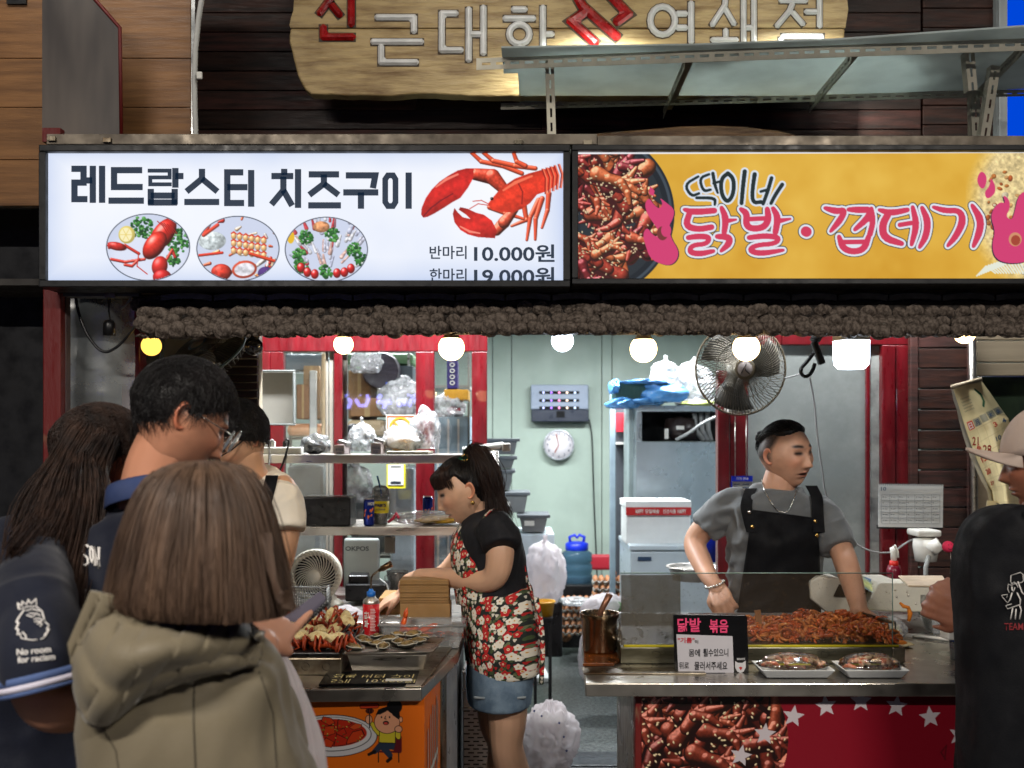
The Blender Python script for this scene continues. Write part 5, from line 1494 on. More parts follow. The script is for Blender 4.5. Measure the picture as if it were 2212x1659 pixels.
# wire basket
t=thing('wire_basket','dark grey wire basket left of the crumpled bag','basket',P(655,1349,3.9))
bx0,bx1,by0,by1=P(607,0,3.85)[0],P(705,0,3.85)[0],3.85,4.0
bz0,bz1=ZR+.001,ZR+.09
for nm,a,b in(('basket_side','x',by0),('basket_side','x',by1)):
 mb=MB()
 for k in range(21):x=bx0+(bx1-bx0)*k/20;mb.tube([(x,b,bz0),(x,b,bz1)],.0014,4)
 for k in range(9):z=bz0+(bz1-bz0)*k/8;mb.tube([(bx0,b,z),(bx1,b,z)],.0014,4)
 mb.build(nm,M_grey,t)
for x in(bx0,bx1):
 mb=MB()
 for k in range(12):y=by0+(by1-by0)*k/11;mb.tube([(x,y,bz0),(x,y,bz1)],.0014,4)
 for k in range(9):z=bz0+(bz1-bz0)*k/8;mb.tube([(x,by0,z),(x,by1,z)],.0014,4)
 mb.build('basket_side',M_grey,t)
MB().tube([(bx0,by0,bz1),(bx1,by0,bz1),(bx1,by1,bz1),(bx0,by1,bz1),(bx0,by0,bz1)],.004,6).build('basket_rim',M_grey,t)
# == round desk fan
def spiral_grille(par,R,r0,n,wire,mat,yo,twist=.9,name='grille',bow=0.0):
 mb=MB()
 for k in range(n):
  a=2*PI*k/n
  q=[]
  for s in np.linspace(0,1,7):
   r=r0+(R-r0)*s;b=a+twist*s
   q.append((r*math.cos(b),yo-bow*(1-s*s),r*math.sin(b)))
  mb.tube(q,wire,4,caps=False)
 return mb.build(name,mat,par)
M_fanw=pm('fan white',(206,202,188),rough=.35,var=.05)
fc=P(681,1243,3.95);R=57/F*3.95
t=thing('desk_fan','round white air circulator fan with swirling grille on the rear table','fan',fc)
MB().lathe([(R*.78,-.01),(R*.98,-.014),(R*1.0,0),(R*.96,.05),(R*.7,.09),(0,.1)],(0,0,0),40,axis='y').build('housing',M_fanw,None).parent=t
MB().lathe([(R*.76,-.002),(R*.5,.02),(0,.02)],(0,0,0),32,axis='y').build('fan_recess',M_dark,None).parent=t
o=spiral_grille(None,R*.8,R*.2,32,.0021,M_fanw,-.012,.8,bow=.01);o.parent=t
MB().lathe([(0,-.028),(R*.2,-.027),(R*.23,-.022),(R*.23,-.012),(0,-.012)],(0,0,0),28,axis='y').build('hub',M_fanw,None).parent=t
for k in range(5):
 a=2*PI*k/5
 q=[(R*.2*math.cos(a),.004,R*.2*math.sin(a)),(R*.72*math.cos(a+.25),.012,R*.72*math.sin(a+.25)),(R*.72*math.cos(a+.9),.0,R*.72*math.sin(a+.9)),(R*.2*math.cos(a+.7),-.004,R*.2*math.sin(a+.7))]
 MB().add(q,[(0,1,2,3)]).build('blade',pm('grey blade',(90,90,88),var=.05),None,solid=.002).parent=t
for k in range(44):
 pass
mb=MB()
for k in range(36):
 a=2*PI*k/36;q0=np.array([R*.82*math.cos(a),-.0135,R*.82*math.sin(a)]);q1=np.array([R*.96*math.cos(a+.12),-.0145,R*.96*math.sin(a+.12)])
 mb.tube([q0,q1],.0024,4)
mb.build('rim_fluting',M_fanw,None).parent=t
MB().lathe([(.0,0),(.055,0),(.055,.012),(.03,.03),(.018,.06),(0,.06)],(.045,.04,ZR-fc[2]),28).build('base',M_fanw,None).parent=t
MB().tube([(.04,.04,ZR-fc[2]+.03),(.03,.05,-.03)],.016,10).build('neck',M_fanw,None).parent=t
# == screen, till, jug
t=thing('till_screen','back of a light grey till monitor with embossed maker lettering','monitor',P(780,1270,4.15))
MB().box(P(742,1272,4.15),P(819,1163,4.15)+np.array([0,.03,0])).build('monitor_back',pm('till grey',(150,158,158),rough=.4,var=.04),t,bevel=.012,segs=4)
line('OKPOS',746,797,1180,1190,t,pm('till lettering',(70,76,80),var=.02),4.149,.03)
MB().box(P(765,1350,4.18),P(795,1260,4.18)+np.array([0,.02,0])).build('stand',M_blackp,t,bevel=.003)
t=thing('card_till','black card till under the grey monitor with a sloping top','till',P(790,1300,3.98))
MB().box(P(745,1300,3.98),P(836,1262,3.98)+np.array([0,.12,0])).build('till_body',M_blackp,t,bevel=.008,segs=3)
MB().box(P(752,1262,4.0),P(795,1241,4.0)+np.array([0,.05,0]),rot=(.2,0,0)).build('printer_lid',M_blackp,t,bevel=.006)
MB().tube([P(820,1250,3.99),P(835,1262,3.97),P(840,1285,3.97),P(842,1320,3.98)],.003,6).build('cord',M_grey,t)
t=thing('handled_jug','translucent pale jug with green-white rim behind the torch','jug',P(856,1285,4.2))
MB().lathe([(0,0),(.036,0),(.044,.09),(.046,.1),(.042,.1),(.034,.006),(0,.006)],P(855,1290,4.2)+np.array([0,.06,0]),24).build('jug_body',M_clearplastic,t)
MB().tube([P(840,1240,4.2),P(832,1245,4.2),P(832,1262,4.2),P(841,1270,4.2)],.004,6).build('jug_handle',M_clearplastic,t)
t=thing('white_terminal','small white terminal screen hanging beside the till monitor','terminal',P(845,1170,4.4))
MB().box(P(830,1196,4.4),P(853,1159,4.4)+np.array([0,.02,0])).build('terminal_body',M_white,t,bevel=.005)
MB().tube([P(848,1165,4.39),P(850,1150,4.4)],.003,5).build('terminal_arm',M_steel,t)
# == steel shelving
t=thing('steel_shelving','two-tier stainless shelving standing before the red window','shelving',P(820,1300,4.2))
Z1,Z2=P(0,982,4.2)[2],P(0,1138,4.2)[2]
for z,xa_,xb_ in((Z1,553,1064),(Z2,600,1064)):
 MB().box((P(xa_,0,4.2)[0],4.2,z-.036),(P(xb_,0,4.2)[0],4.6,z)).build('shelf_board',M_steel,t,bevel=.003)
for px,d in((1070,4.22),(1064,4.58),(566,4.23)):
 x=P(px,0,d)[0]
 MB().tube([(x,d,0),(x,d,Z1+.03 if px>600 else Z2)],.014,14).build('post',M_steel,t)
MB().lathe([(.014,0),(.0145,.004),(.011,.01),(0,.012)],(P(1070,0,4.22)[0],4.22,Z1+.028),14).build('post_cap',M_steel,t)
def on(px,z,d):return np.array([(px-HX)/F*d,d,z])
# power strip with cables
t=thing('power_strip','dirty white power strip at the left end of the top shelf','power strip',on(604,Z1,4.22))
MB().box(P(557,982,4.215),P(651,966,4.215)+np.array([0,.05,0])).build('strip_body',M_white,t,bevel=.004)
for px,m_ in((571,M_white),(589,M_white),(614,M_blackp)):
 MB().box(P(px-4,966,4.22),P(px+4,953,4.22)+np.array([0,.025,0])).build('plug',m_,t,bevel=.003)
for px,m_,q in((571,M_cabw,((571,955),(566,950),(556,958),(548,975))),(589,M_cabw,((592,955),(588,949),(582,958),(581,1010),(580,1062))),(614,M_blackp,((614,955),(620,948),(625,955),(612,1000),(598,1030),(593,1062)))):
 cable('plug_cable',None,[P(a,b,4.19)for a,b in q],.0045,m_,t)
t=thing('bagged_black_bowl','black bowl wrapped in clear film beside the power strip','bowl',on(680,Z1,4.35))
MB().ell(on(680,Z1+.03,4.35),(.05,.05,.034),n=24,m=14,noise=.12,ns=20).build('bowl',M_blackp,t)
blob_bag('film_wrap',on(682,Z1+.042,4.35),(.060,.055,.045),M_clearplastic,8,t,amp=.3)
def foilbox(px0,px1,py,label,text,col):
 t=thing('foil_box',label,'box',on((px0+px1)/2,Z1,4.25))
 zt_=P(0,py,4.25)[2]
 MB().box(on(px0,Z1+.001,4.25),on(px1,zt_,4.25)+np.array([0,.16,0])).build('box_body',pm(label[:18],col,var=.04,rough=.5),t,bevel=.001)
 MB().hexa([on(px0,zt_,4.25),on(px0+6,zt_+.018,4.25),on(px0+6,zt_+.018,4.4),on(px0,zt_,4.4),on(px0+.6,zt_-.001,4.25),on(px0+6.5,zt_+.017,4.25),on(px0+6.5,zt_+.017,4.4),on(px0+.6,zt_-.001,4.4)]).build('flap',M_dark,t)
 MB().box(on(px0+6,zt_+.001,4.26),on(px1+8,zt_+.015,4.3)+np.array([0,.1,0]),rot=(0,.35,0)).build('lid',pm('silver lid',(170,168,166),rough=.4,metal=.4),t)
 line(text,px0+3,px1-3,py+7.5,py+13,t,M_ink,4.249,.01)
 mb=MB()
 for k in range(2):mb.box(P(px0+5,py+17.5+k*3,4.2485),P(px1-6,py+16.5+k*3,4.2485)+np.array([0,.0008,0]))
 mb.build('small_print',M_ink,t)
foilbox(722,744,961,'open foil box with pink-white end panel, left one of the two on the shelf','종이호일',(206,190,188))
foilbox(801,823,957,'open foil box with cream end panel in front of the big plastic bag','쿠킹호일',(212,200,170))
o=blob_bag('plastic_bag',on(781,Z1+.062,4.42),(.050,.05,.068),M_bag,12,knot=.25,amp=.35);tag(o,'clear plastic bag standing between the two foil boxes','bag')
t=thing('bagged_brown_parcel','brown parcel bundled in a puffed clear bag on the top shelf','parcel',on(890,Z1,4.4))
MB().ell(on(866,Z1+.045,4.4),(.065,.06,.045),n=24,m=14,noise=.15,ns=18).build('parcel',M_kraft,t)
blob_bag('bag_lower',on(868,Z1+.055,4.4),(.082,.075,.062),M_bag,21,t,amp=.3)
blob_bag('bag_top',on(920,Z1+.095,4.42),(.058,.06,.098),M_bag,33,t,amp=.32,fs=2.8)
o=MB().box(on(834,Z1+.001,4.24),on(936,Z1+.013,4.5)).build('flat_notebook',pm('page cream',(226,220,196),var=.05),None,bevel=.002);tag(o,'flat cream notebook under the bundled parcel','notebook')
t=thing('white_lamp_bar','white tube lamp bar resting slanted on the shelving top','lamp bar',P(1020,965,4.2))
MB().tube([P(1000,974,4.16),P(1088,963,4.16)],.017,10).build('bar',M_white,t)
MB().box(P(1084,975,4.14),P(1103,957,4.14)+np.array([0,.04,0])).build('end_cap',M_white,t,bevel=.006)
MB().box(P(1036,999,4.195),P(1052,984,4.195)+np.array([0,.003,0])).build('green_tag',pm('green tag',(20,120,90),var=.05),t)
# second shelf
t=thing('black_speaker_box','matt black box with an oval slot on the middle shelf','speaker',on(708,Z2,4.25))
MB().box(on(646,Z2+.001,4.22),on(757,P(0,1074,4.22)[2],4.22)+np.array([0,.16,0])).build('box_body',M_blackp,t,bevel=.006,segs=3)
MB().ell(P(664,1106,4.219),(.012,.004,.019),n=18,m=10).build('slot',M_dark,t)
def can(px,d,label,h=.112,dd=None,txt=None):
 t=thing('drink_can',label,'can',on(px,Z2,d),'blue energy drink cans')
 x=on(px,0,d)[0]
 MB().lathe([(0,.001),(.018,.001),(.0225,.008),(.0225,h-.01),(.0195,h),(.0185,h-.003),(0,h-.003)],(x,d,Z2),24).build('can_body',pm('blue can',(20,40,130),rough=.2,metal=.5,var=.15),t)
 MB().lathe([(.0195,h-.001),(.0205,h+.001),(.019,h+.002),(.018,h-.002),(0,h-.002)],(x,d,Z2),24).build('can_rim',M_steel,t)
 mb=MB()
 rg=random.Random(int(px))
 for k in range(9):
  a=rg.uniform(-.9,.9);z=Z2+rg.uniform(.03,.065)
  p0=np.array([x+.0229*math.sin(a),d-.0229*math.cos(a),z]);b2=a+rg.uniform(.1,.3)
  mb.tube([p0,(x+.0229*math.sin(b2),d-.0229*math.cos(b2),z+rg.uniform(.004,.014))],.0022,5)
 mb.build('flame_print',pm('orange flame print',(236,120,30),var=.1),t)
 if txt:line(txt,px-2,px+12,1085,1091.5,t,M_white,d-.0235,.03)
can(797,4.24,'blue energy drink can in front of the coffee cup',txt='HOT')
can(924,4.42,'blue energy drink can standing alone behind the yellow snack bag')
t=thing('iced_coffee_cup','clear takeaway coffee cup with dome lid, yellow sleeve and blue straw','cup',on(822,Z2,4.34))
x=on(822,0,4.34)[0]
MB().lathe([(0,.001),(.028,.001),(.038,.12),(.0375,.12),(.0275,.004),(0,.004)],(x,4.34,Z2),28).build('cup_body',M_clearplastic,t)
MB().lathe([(.041,.12),(.041,.126),(.036,.132),(.034,.15),(.022,.162),(.008,.164)],(x,4.34,Z2),28).build('dome_lid',M_clearplastic,t)
MB().lathe([(.0345,.048),(.0375,.098),(.0370,.098),(.0340,.048)],(x,4.34,Z2),28).build('sleeve',pm('yellow sleeve',(226,204,30),var=.04),t)
MB().tube([P(829,1128,4.34),P(823,1060,4.33),P(815,1028,4.33)],.0038,8).build('straw',pm('blue straw',(20,90,170),var=.05),t)
line("PAIK'S",810,834,1088,1095,t,pm('navy sleeve print',(24,30,90),var=.02),4.299,.04);line("COFFEE",812,832,1099,1102.5,t,MATS['navy sleeve print'],4.3,.02)
t=thing('snack_bag','long clear bag of yellow snacks tied with a red tie on the middle shelf','bag',on(920,Z2,4.32))
MB().ell(on(950,Z2+.02,4.32),(.10,.05,.017),n=26,m=12,noise=.2,ns=30).build('snacks',pm('yellow snack',(206,164,50),rough=.5,col2=(164,118,30),vscale=40,bump=.8,bscale=90),t)
blob_bag('bag_film',on(925,Z2+.026,4.32),(.155,.06,.028),M_clearplastic,3,t,amp=.35,fs=3)
MB().tube([on(838,Z2+.012,4.28),on(850,Z2+.03,4.27),on(856,Z2+.052,4.27),on(862,Z2+.03,4.26)],.006,7).build('red_tie',pm('red tie',(200,40,70),var=.1),t)
# pane stickers
t=thing('payment_notice','yellow bordered payment notice stuck on the window pane','notice',P(855,1030,4.78))
MB().box(P(835,1055,4.78),P(876,1003,4.78)+np.array([0,.003,0])).build('yellow_sheet',pm('notice yellow',(216,204,40),var=.03),t)
MB().box(P(838,1048,4.777),P(872,1003.5,4.777)+np.array([0,.002,0])).build('white_sheet',M_white,t)
mb=MB()
for y in(1040,1043,1007):mb.box(P(844,y+1.2,4.775),P(866,y,4.775)+np.array([0,.001,0]))
mb.build('small_print',M_ink,t)
t=thing('no_smoking_sticker','square no-smoking sticker with an orange ring on the pane','sticker',P(865,920,4.78))
MB().box(P(834,950,4.781),P(897,896,4.781)+np.array([0,.002,0])).build('sheet',pm('sticker sheet',(206,206,196),var=.03),t)
mb=MB();mb.bar([XZ(865+22*math.cos(a),925+22*math.sin(a),4.779)for a in np.linspace(0,2*PI,30,endpoint=False)],.01,4.778,4.7795,closed=True);mb.bar([XZ(850,911,4.779),XZ(880,939,4.779)],.009,4.778,4.7795)
mb.build('ring_print',pm('ring orange',(216,150,40),var=.03),t)
mb=MB();mb.bar([XZ(837,899,4.779),XZ(894,899,4.779),XZ(894,948,4.779),XZ(837,948,4.779)],.004,4.778,4.7795,closed=True);mb.build('border_print',pm('border red',(180,90,50),var=.03),t)
# == store room behind the window
def simple(name,label,cat,x0,y0,x1,y1,d,depth,col,group=None,bevel=.008,**k):
 key='m'+str(col)
 m_=pm(key,col,rough=k.get('rough',.6),var=.14,vscale=6,bump=.1)
 o=MB().box(P(x0,y1,d),P(x1,y0,d)+np.array([0,depth,0])).build(name,m_,None,bevel=bevel)
 return tag(o,label,cat,group)
def carton(label,x0,y0,x1,y1,d,depth,col=(158,122,78),tape=True,group='cartons in the store room',cat='carton'):
 t=thing('storage_carton',label,cat,P((x0+x1)/2,y1,d),group)
 m_=pm('m'+str(col),col,rough=.7,var=.15,vscale=6)
 MB().box(P(x0,y1,d),P(x1,y0,d)+np.array([0,depth,0])).build('carton_body',m_,t,bevel=.006)
 if tape:
  xm=(x0+x1)/2;w=(x1-x0)*.08
  MB().box(P(xm-w,y1,d-.003),P(xm+w,y0,d-.003)+np.array([0,.002,0])).build('tape',pm('tape tan',(176,150,104),rough=.3,var=.1),t)
 return t
t=thing('storage_rack','steel storage rack in the room behind the window','rack',P(800,1300,6.2))
for px in(624,690,880,1010):MB().box(P(px,1640,6.0),P(px+5,740,6.0)+np.array([0,.03,0])).build('upright',pm('rack grey',(150,152,146),rough=.5),t)
for py in(832,944,1060,1200):MB().box(P(618,py+6,6.02),P(1014,py,6.02)+np.array([0,.5,0])).build('rack_shelf',MATS['rack grey'],t)
carton('tall brown carton on the rack behind the mullion',752,800,800,905,6.0-.12,.3,(146,116,80))
carton('tan carton beside the window mullion at top left of the rack',655,790,690,905,5.85,.3,(160,130,92))
carton('reddish brown carton low behind the bagged parcel',838,868,892,905,5.85,.25,(136,92,66))
carton('wide brown carton in the middle of the rack',756,860,830,900,5.8,.2,(150,112,70))
carton('narrow brown carton at the left side of the store room',640,830,668,905,5.8,.2,(140,104,70))
simple('steel_cabinet','grey-blue steel cabinet at upper left behind the pane','cabinet',616,765,698,800,5.9,.3,(112,126,132))
simple('pale_board','pale upright board behind the left pane','board',668,800,684,945,5.8,.02,(188,190,184))
simple('tan_plank','tan upright plank beside the window mullion','plank',694,762,702,945,5.75,.03,(186,162,124))
simple('dark_bin','dark grey storage bin on the upper rack shelf','bin',822,790,892,828,5.95,.3,(58,70,76))
simple('green_produce_sack','green sack of vegetables along the top of the rack','sack',742,762,895,788,6.0,.3,(86,120,84),bevel=.03)
simple('cream_bundle','cream wrapped bundle on the middle rack shelf','bundle',748,906,832,943,5.82,.25,(206,186,150),bevel=.03)
simple('orange_bundle','orange-brown wrapped goods at the left on the rack','bundle',618,915,700,943,5.82,.25,(196,140,96),bevel=.03)
simple('white_freezer','white chest freezer low behind the left pane','freezer',620,1005,700,1320,5.7,.5,(186,200,204),bevel=.02)
simple('white_cabinet','pale blue-white cabinet behind the right pane','cabinet',842,1010,896,1320,5.75,.5,(182,196,202),bevel=.02)
simple('grey_drum','pale grey drum behind the payment notice','drum',756,1060,838,1200,5.9,.3,(150,164,166),bevel=.05)
simple('purple_carton','purple carton with white characters behind the side light','carton',965,778,989,840,5.6,.12,(52,42,110))
mb=MB()
for k in range(4):mb.bar(ring(P(977,0,5.59)[0],P(0,788+k*13,5.59)[2],.012,.010,8),.005,5.588,5.5895,closed=True)
o=mb.build('carton_print',M_white);tag(o,'white round characters printed on the purple carton','print')
t=thing('yellow_crate','yellow plastic crate on the shelf behind the side light','crate',P(985,864,5.6))
MB().box(P(959,864,5.6),P(1011,841,5.6)+np.array([0,.25,0])).build('crate_body',pm('crate yellow',(204,150,30),rough=.4,var=.1),t,bevel=.004)
for k in range(7):MB().box(P(962+k*7,861,5.594),P(966+k*7,847,5.594)+np.array([0,.004,0])).build('crate_rib',MATS['crate yellow'],t)
simple('red_folded_bag','dark red folded bag under the yellow crate','bag',965,878,995,896,5.6,.2,(120,30,36),bevel=.02)
simple('blue_dish','blue plastic dish on the rack shelf','dish',832,825,850,831,5.7,.1,(40,80,190))
t=thing('display_fridge','glass door display fridge behind the side light','fridge',P(970,1200,5.9))
MB().box(P(938,1400,6.0),P(1016,898,6.0)+np.array([0,.4,0])).build('fridge_body',pm('fridge pale',(150,176,190),rough=.4),t,bevel=.01)
for k in range(3):MB().box(P(944+k*22,1390,5.985),P(948+k*22,905,5.985)+np.array([0,.012,0])).build('door_trim',M_white,t)
for i,(px,py,r,s)in enumerate(((790,785,(.09,.09,.07),4),(870,865,(.12,.1,.11),7),(970,880,(.09,.08,.07),9),(762,1050,(.1,.08,.12),11),(935-60,845,(.07,.06,.08),13))):
 o=blob_bag('plastic_bag',P(px,py,5.65),r,M_bag,s,amp=.35);tag(o,['clear bag on top of the tall brown carton','big clear bag on the rack above the no-smoking sticker','clear bag beneath the yellow crate','clear bag hanging low behind the coffee cup','pale bag tucked beside the window stile'][i],'bag')
simple('black_cooking_pot','round black pot on the rack behind the bowl wrap','pot',742,915,776,943,5.6,.2,(40,42,46),bevel=.04)
o=MB().lathe([(.10,0),(.11,.03),(.1,.035),(0,.035)],P(822,800,5.8),20,axis='y').build('dark_round_basin',pm('basin dark',(48,40,52),rough=.4));tag(o,'dark round basin leaning beside the tall brown carton','basin')
# == back of the shop
t=thing('wall_lamp_box','grey wall box with three slotted rows of tiny violet lights','wall unit',P(1209,870,8.4))
D=8.38
MB().box(P(1147,884,D),P(1271,831,D)+np.array([0,.1,0])).build('upper_case',pm('case blue-grey',(142,154,172),rough=.35,var=.04),t,bevel=.008)
MB().box(P(1148,911,D-.01),P(1272,884.5,D-.01)+np.array([0,.11,0])).build('lower_case',pm('case navy',(46,52,66),rough=.35,var=.06),t,bevel=.008)
for y in(848,865,881):
 MB().box(P(1165,y+3,D-.004),P(1251,y-3,D-.004)+np.array([0,.003,0])).build('slot',M_dark,t)
 for k in range(5):
  MB().ell(P(1174+k*17,y,D-.008),.0085,n=8,m=6).build('led',emis('led %d'%k,[(190,200,255),(170,120,255),(255,150,200),(255,226,200),(200,220,255)][k],3)if('led %d'%k)not in bpy.data.materials else bpy.data.materials['led %d'%k],t)
MB().box(P(1202,902,D-.014),P(1220,888,D-.014)+np.array([0,.003,0])).build('window',M_dark,t)
cable('wall_cable','thin black cable running down the green wall from the wall box',[P(x,y,8.46)for x,y in((1272,905),(1277,925),(1280,960),(1282,1050),(1286,1150),(1290,1250),(1292,1320))],.006,M_blackp)
t=thing('wall_clock','round white wall clock with red-brown hands on the green wall','clock',P(1207,961,8.42))
R=33/F*8.42;c0=P(1207,961,8.42)
MB().lathe([(0,.0),(R*.92,0),(R*.92,.004),(0,.004)],c0,36,axis='y').build('dial',pm('dial white',(226,222,226),var=.03),t)
MB().lathe([(R*.92,-.012),(R*.99,-.014),(R*1.02,0),(R,.03),(R*.9,.03),(R*.9,-.004)],c0,36,axis='y').build('rim',pm('rim silver',(196,200,206),rough=.3,metal=.5),t)
M_hand=pm('hand brown',(150,80,66),var=.05)
for nm,(dx,dy),w in(('minute_hand',(-6,-24),.006),('hour_hand',(-9,17),.008),('second_hand',(-4,-22),.003)):
 a=XZ(1207,961,8.41);b=XZ(1207+dx,961+dy,8.41);MB().bar([a,b],w,8.406+.002*w*100,8.412).build(nm,M_hand,t)
for k in range(12):
 a=k*PI/6;body=str(12 if k==0 else k)
 text_obj('numeral',body,pm('numeral grey',(96,100,116),var=.02),t,(c0[0]+R*.74*math.sin(a),8.418,c0[2]+R*.74*math.cos(a)-.011),.022,None,.01,align='CENTER')
def gtub(label,x0,y0,x1,y1,d,group='grey tubs on the left of the aisle'):
 t=thing('grey_tub',label,'tub',P((x0+x1)/2,y1,d),group)
 a,b=P(x0,y1,d),P(x1,y0,d)
 m_=pm('tub grey',(116,118,118),rough=.4,var=.1)
 tub(a[0],b[0],d,d+.3,a[2],b[2]-.012,.02,m_,t,'tub_body')
 MB().box((a[0]-.015,d-.012,b[2]-.02),(b[0]+.015,d+.31,b[2])).build('tub_lid',pm('lid grey',(92,96,100),rough=.4),t,bevel=.004)
 MB().box((a[0]+.03,d-.006,a[2]+.04),(a[0]+.09,d-.002,a[2]+.07)).build('tub_label',M_white,t)
gtub('topmost grey tub of the stack left of the clock',1040,947,1118,982,6.4)
gtub('second grey tub from the top, its pale rim showing',1044,986,1112,1012,6.38)
gtub('third grey tub with a white tag, above the wide one',1048,1015,1108,1058,6.36)
gtub('wide grey tub beside the ponytail',1070,1063,1140,1108,6.3)
gtub('small grey tub with white rim right of the vendor\'s shoulder',1122,1112,1183,1150,6.2)
t=MB().box(P(1060,1420,6.2),P(1198,1153,6.2)+np.array([0,.5,0])).build('white_chest',pm('chest white',(196,208,214),rough=.45),None,bevel=.01);tag(t,'white chest under the grey tubs','chest')
o=blob_bag('rubbish_bag',P(1178,1236,6.0),(.11,.12,.19),m_bag,17,n=60,m=40,amp=.3,fs=3.2,knot=.1,squash=.05);tag(o,'large cloudy white plastic sack standing in front of the white chest','sack')
t=MB().box(P(1140,1420,6.05),P(1215,1300,6.05)+np.array([0,.3,0])).build('dark_crate',M_blackp,None,bevel=.01);tag(t,'dark crate under the cloudy white sack','crate')
t=thing('yellow_basin','yellow basin on a dark stool beside the apron','basin',P(1175,1335,5.7))
MB().lathe([(0,0),(.055,0),(.068,.085),(.074,.088),(.072,.095),(.064,.09),(.05,.006),(0,.006)],P(1172,1334,5.75),28).build('basin_body',MATS['crate yellow'],t)
t=thing('dark_stool','dark stool under the yellow basin','stool',P(1172,1420,5.75))
a,b=P(1152,1340,5.68),P(1194,1334,5.68)
MB().box(a,b+np.array([0,.14,0])).build('seat',M_blackp,t,bevel=.004)
for x in(a[0]+.005,b[0]-.02):
 for y in(5.685,5.80):MB().box((x,y,0),(x+.015,y+.015,a[2]-.001)).build('leg',M_blackp,t)
t=thing('onion_net','mesh net of onions on the floor beside the egg trays','net bag',P(1205,1370,7.6))
rg=random.Random(5)
for k in range(26):
 MB().ell(P(1205+rg.uniform(-20,20),1352+rg.uniform(-22,26),7.6+rg.uniform(-.05,.1)),.04,n=12,m=8).build('onion',pm('onion skin',(150,104,70),rough=.4,var=.2,vscale=12),t)
t=thing('water_jug','blue water dispenser bottle with blue handled cap','water bottle',P(1246,1285,7.8))
c0=P(1246,1262,7.8);k=7.8/F
M_jug=pm('jug blue',(96,132,160),rough=.15,var=.1,trans=.75,spec=.5,ior=1.2)
MB().lathe([(0,0),(.11,0),(.118,.02),(.118,.07),(.108,.085),(.118,.10),(.118,.15),(.105,.165),(.118,.18),(.115,.24),(.06,.275),(.04,.28),(0,.28)],c0,32).build('bottle_body',M_jug,t)
M_bluecap=pm('cap blue',(20,46,190),rough=.35,var=.05)
MB().lathe([(.085,.262),(.088,.27),(.088,.31),(.06,.325),(0,.325)],c0,28).build('cap',M_bluecap,t)
MB().tube([c0+[-.05,0,.32],c0+[-.055,0,.36],c0+[-.015,0,.375],c0+[0,0,.355],c0+[.02,0,.375],c0+[.058,0,.36],c0+[.05,0,.32]],.012,8).build('handle',M_bluecap,t)
t=MB().box(P(1214,1400,7.65),P(1282,1263,7.65)+np.array([0,.35,0])).build('black_stand',M_blackp,None,bevel=.01);tag(t,'black stand under the blue water bottle','stand')
t=MB().box(P(1272,1232,8.2),P(1333,1198,8.2)+np.array([0,.04,0])).build('red_board',pm('red board',(176,40,54),var=.05),None,bevel=.02);tag(t,'rounded red board behind the egg trays','board')
# egg trays
M_pulp=pm('egg tray pulp',(176,172,164),rough=.9,var=.08,bump=.3,bscale=120)
M_egg=pm('brown egg',(192,132,92),rough=.45,var=.15,vscale=3)
def egg_tray(label,p,full):
 t=thing('egg_tray',label,'egg tray',p,'stacked egg trays')
 nx,ny=6,3
 w=.26;q=w/nx
 vs,f=[],[]
 N_=36;Mr=18
 for j in range(Mr+1):
  for i in range(N_+1):
   x=-w/2+w*i/N_;y=-w/4+w/2*j/Mr
   z=.022+.016*(math.cos(2*PI*x/q)*-1*.5+math.cos(2*PI*y/q)*-.5)
   vs.append((x,y,z))
 for j in range(Mr):
  for i in range(N_):
   a=j*(N_+1)+i;f.append((a,a+1,a+N_+2,a+N_+1))
 MB().add(vs,f,True).build('tray',M_pulp,t if False else None,solid=.004).parent=t
 for j in range(2 if not full else 3):
  for i in range(nx):
   e=MB()
   if full or j==0:
    e.ell((-w/2+q*(i+.5),-w/4+q*(j+.5),.036),(.019,.019,.024),n=12,m=9)
    e.build('egg',M_egg,None).parent=t
 return t
base=P(1320,1262,7.2);tr0=egg_tray('top egg tray of the nearer-the-freezer stack, full of brown eggs',base,True)
for k in range(4):
 o=copy_tree(tr0,loc=base+np.array([.004*(-1)**k,0,-.052*(k+1)]),label='egg tray %s below the full one, in the stack beside the freezer'%['directly','two places','three places','four places'][k])
o=tr0;e=MB().ell((.0,0,0),(.02,.02,.024),n=12,m=9).build('loose_egg',M_egg);o2=e;o2.location=tuple(base+np.array([.02,0,.075]));tag(o2,'single brown egg lying on top of the full tray','egg')
t=MB().box(base+np.array([-.15,-.1,-.5]),base+np.array([.15,.15,-.212])).build('low_crate',M_blackp,None,bevel=.01);tag(t,'dark crate under the upper egg tray stack','crate')
b2=P(1246,1372,7.35)
for k in range(5):
 copy_tree(tr0,loc=b2+np.array([.006*(-1)**k,0,.055*k-.0]),label='egg tray %s in the low stack in front of the water bottle'%['at the bottom','second from bottom','third from bottom','fourth from bottom','on top'][k])
o=blob_bag('plastic_bag',P(1246,1300,7.2),(.12,.08,.03),M_bag,41,amp=.4);tag(o,'clear bag lying on the low stack of egg trays','bag')
o=blob_bag('plastic_bag',P(1310,1318,6.0),(.13,.1,.09),m_bag,44,amp=.4);tag(o,'white bag with green vegetables beside the steel pot','bag')
o=MB().ell(P(1330,1312,5.95),(.05,.03,.03),n=12,m=8,noise=.3,ns=30).build('green_vegetable',pm('leaf green',(70,110,60),var=.3,vscale=30));tag(o,'dark green vegetable inside the white bag','vegetable')
o=blob_bag('plastic_bag',P(1270,1420,5.9),(.05,.07,.14),m_bag,46,amp=.4,squash=.05);tag(o,'clear bag hanging beside the left end of the right counter','bag')
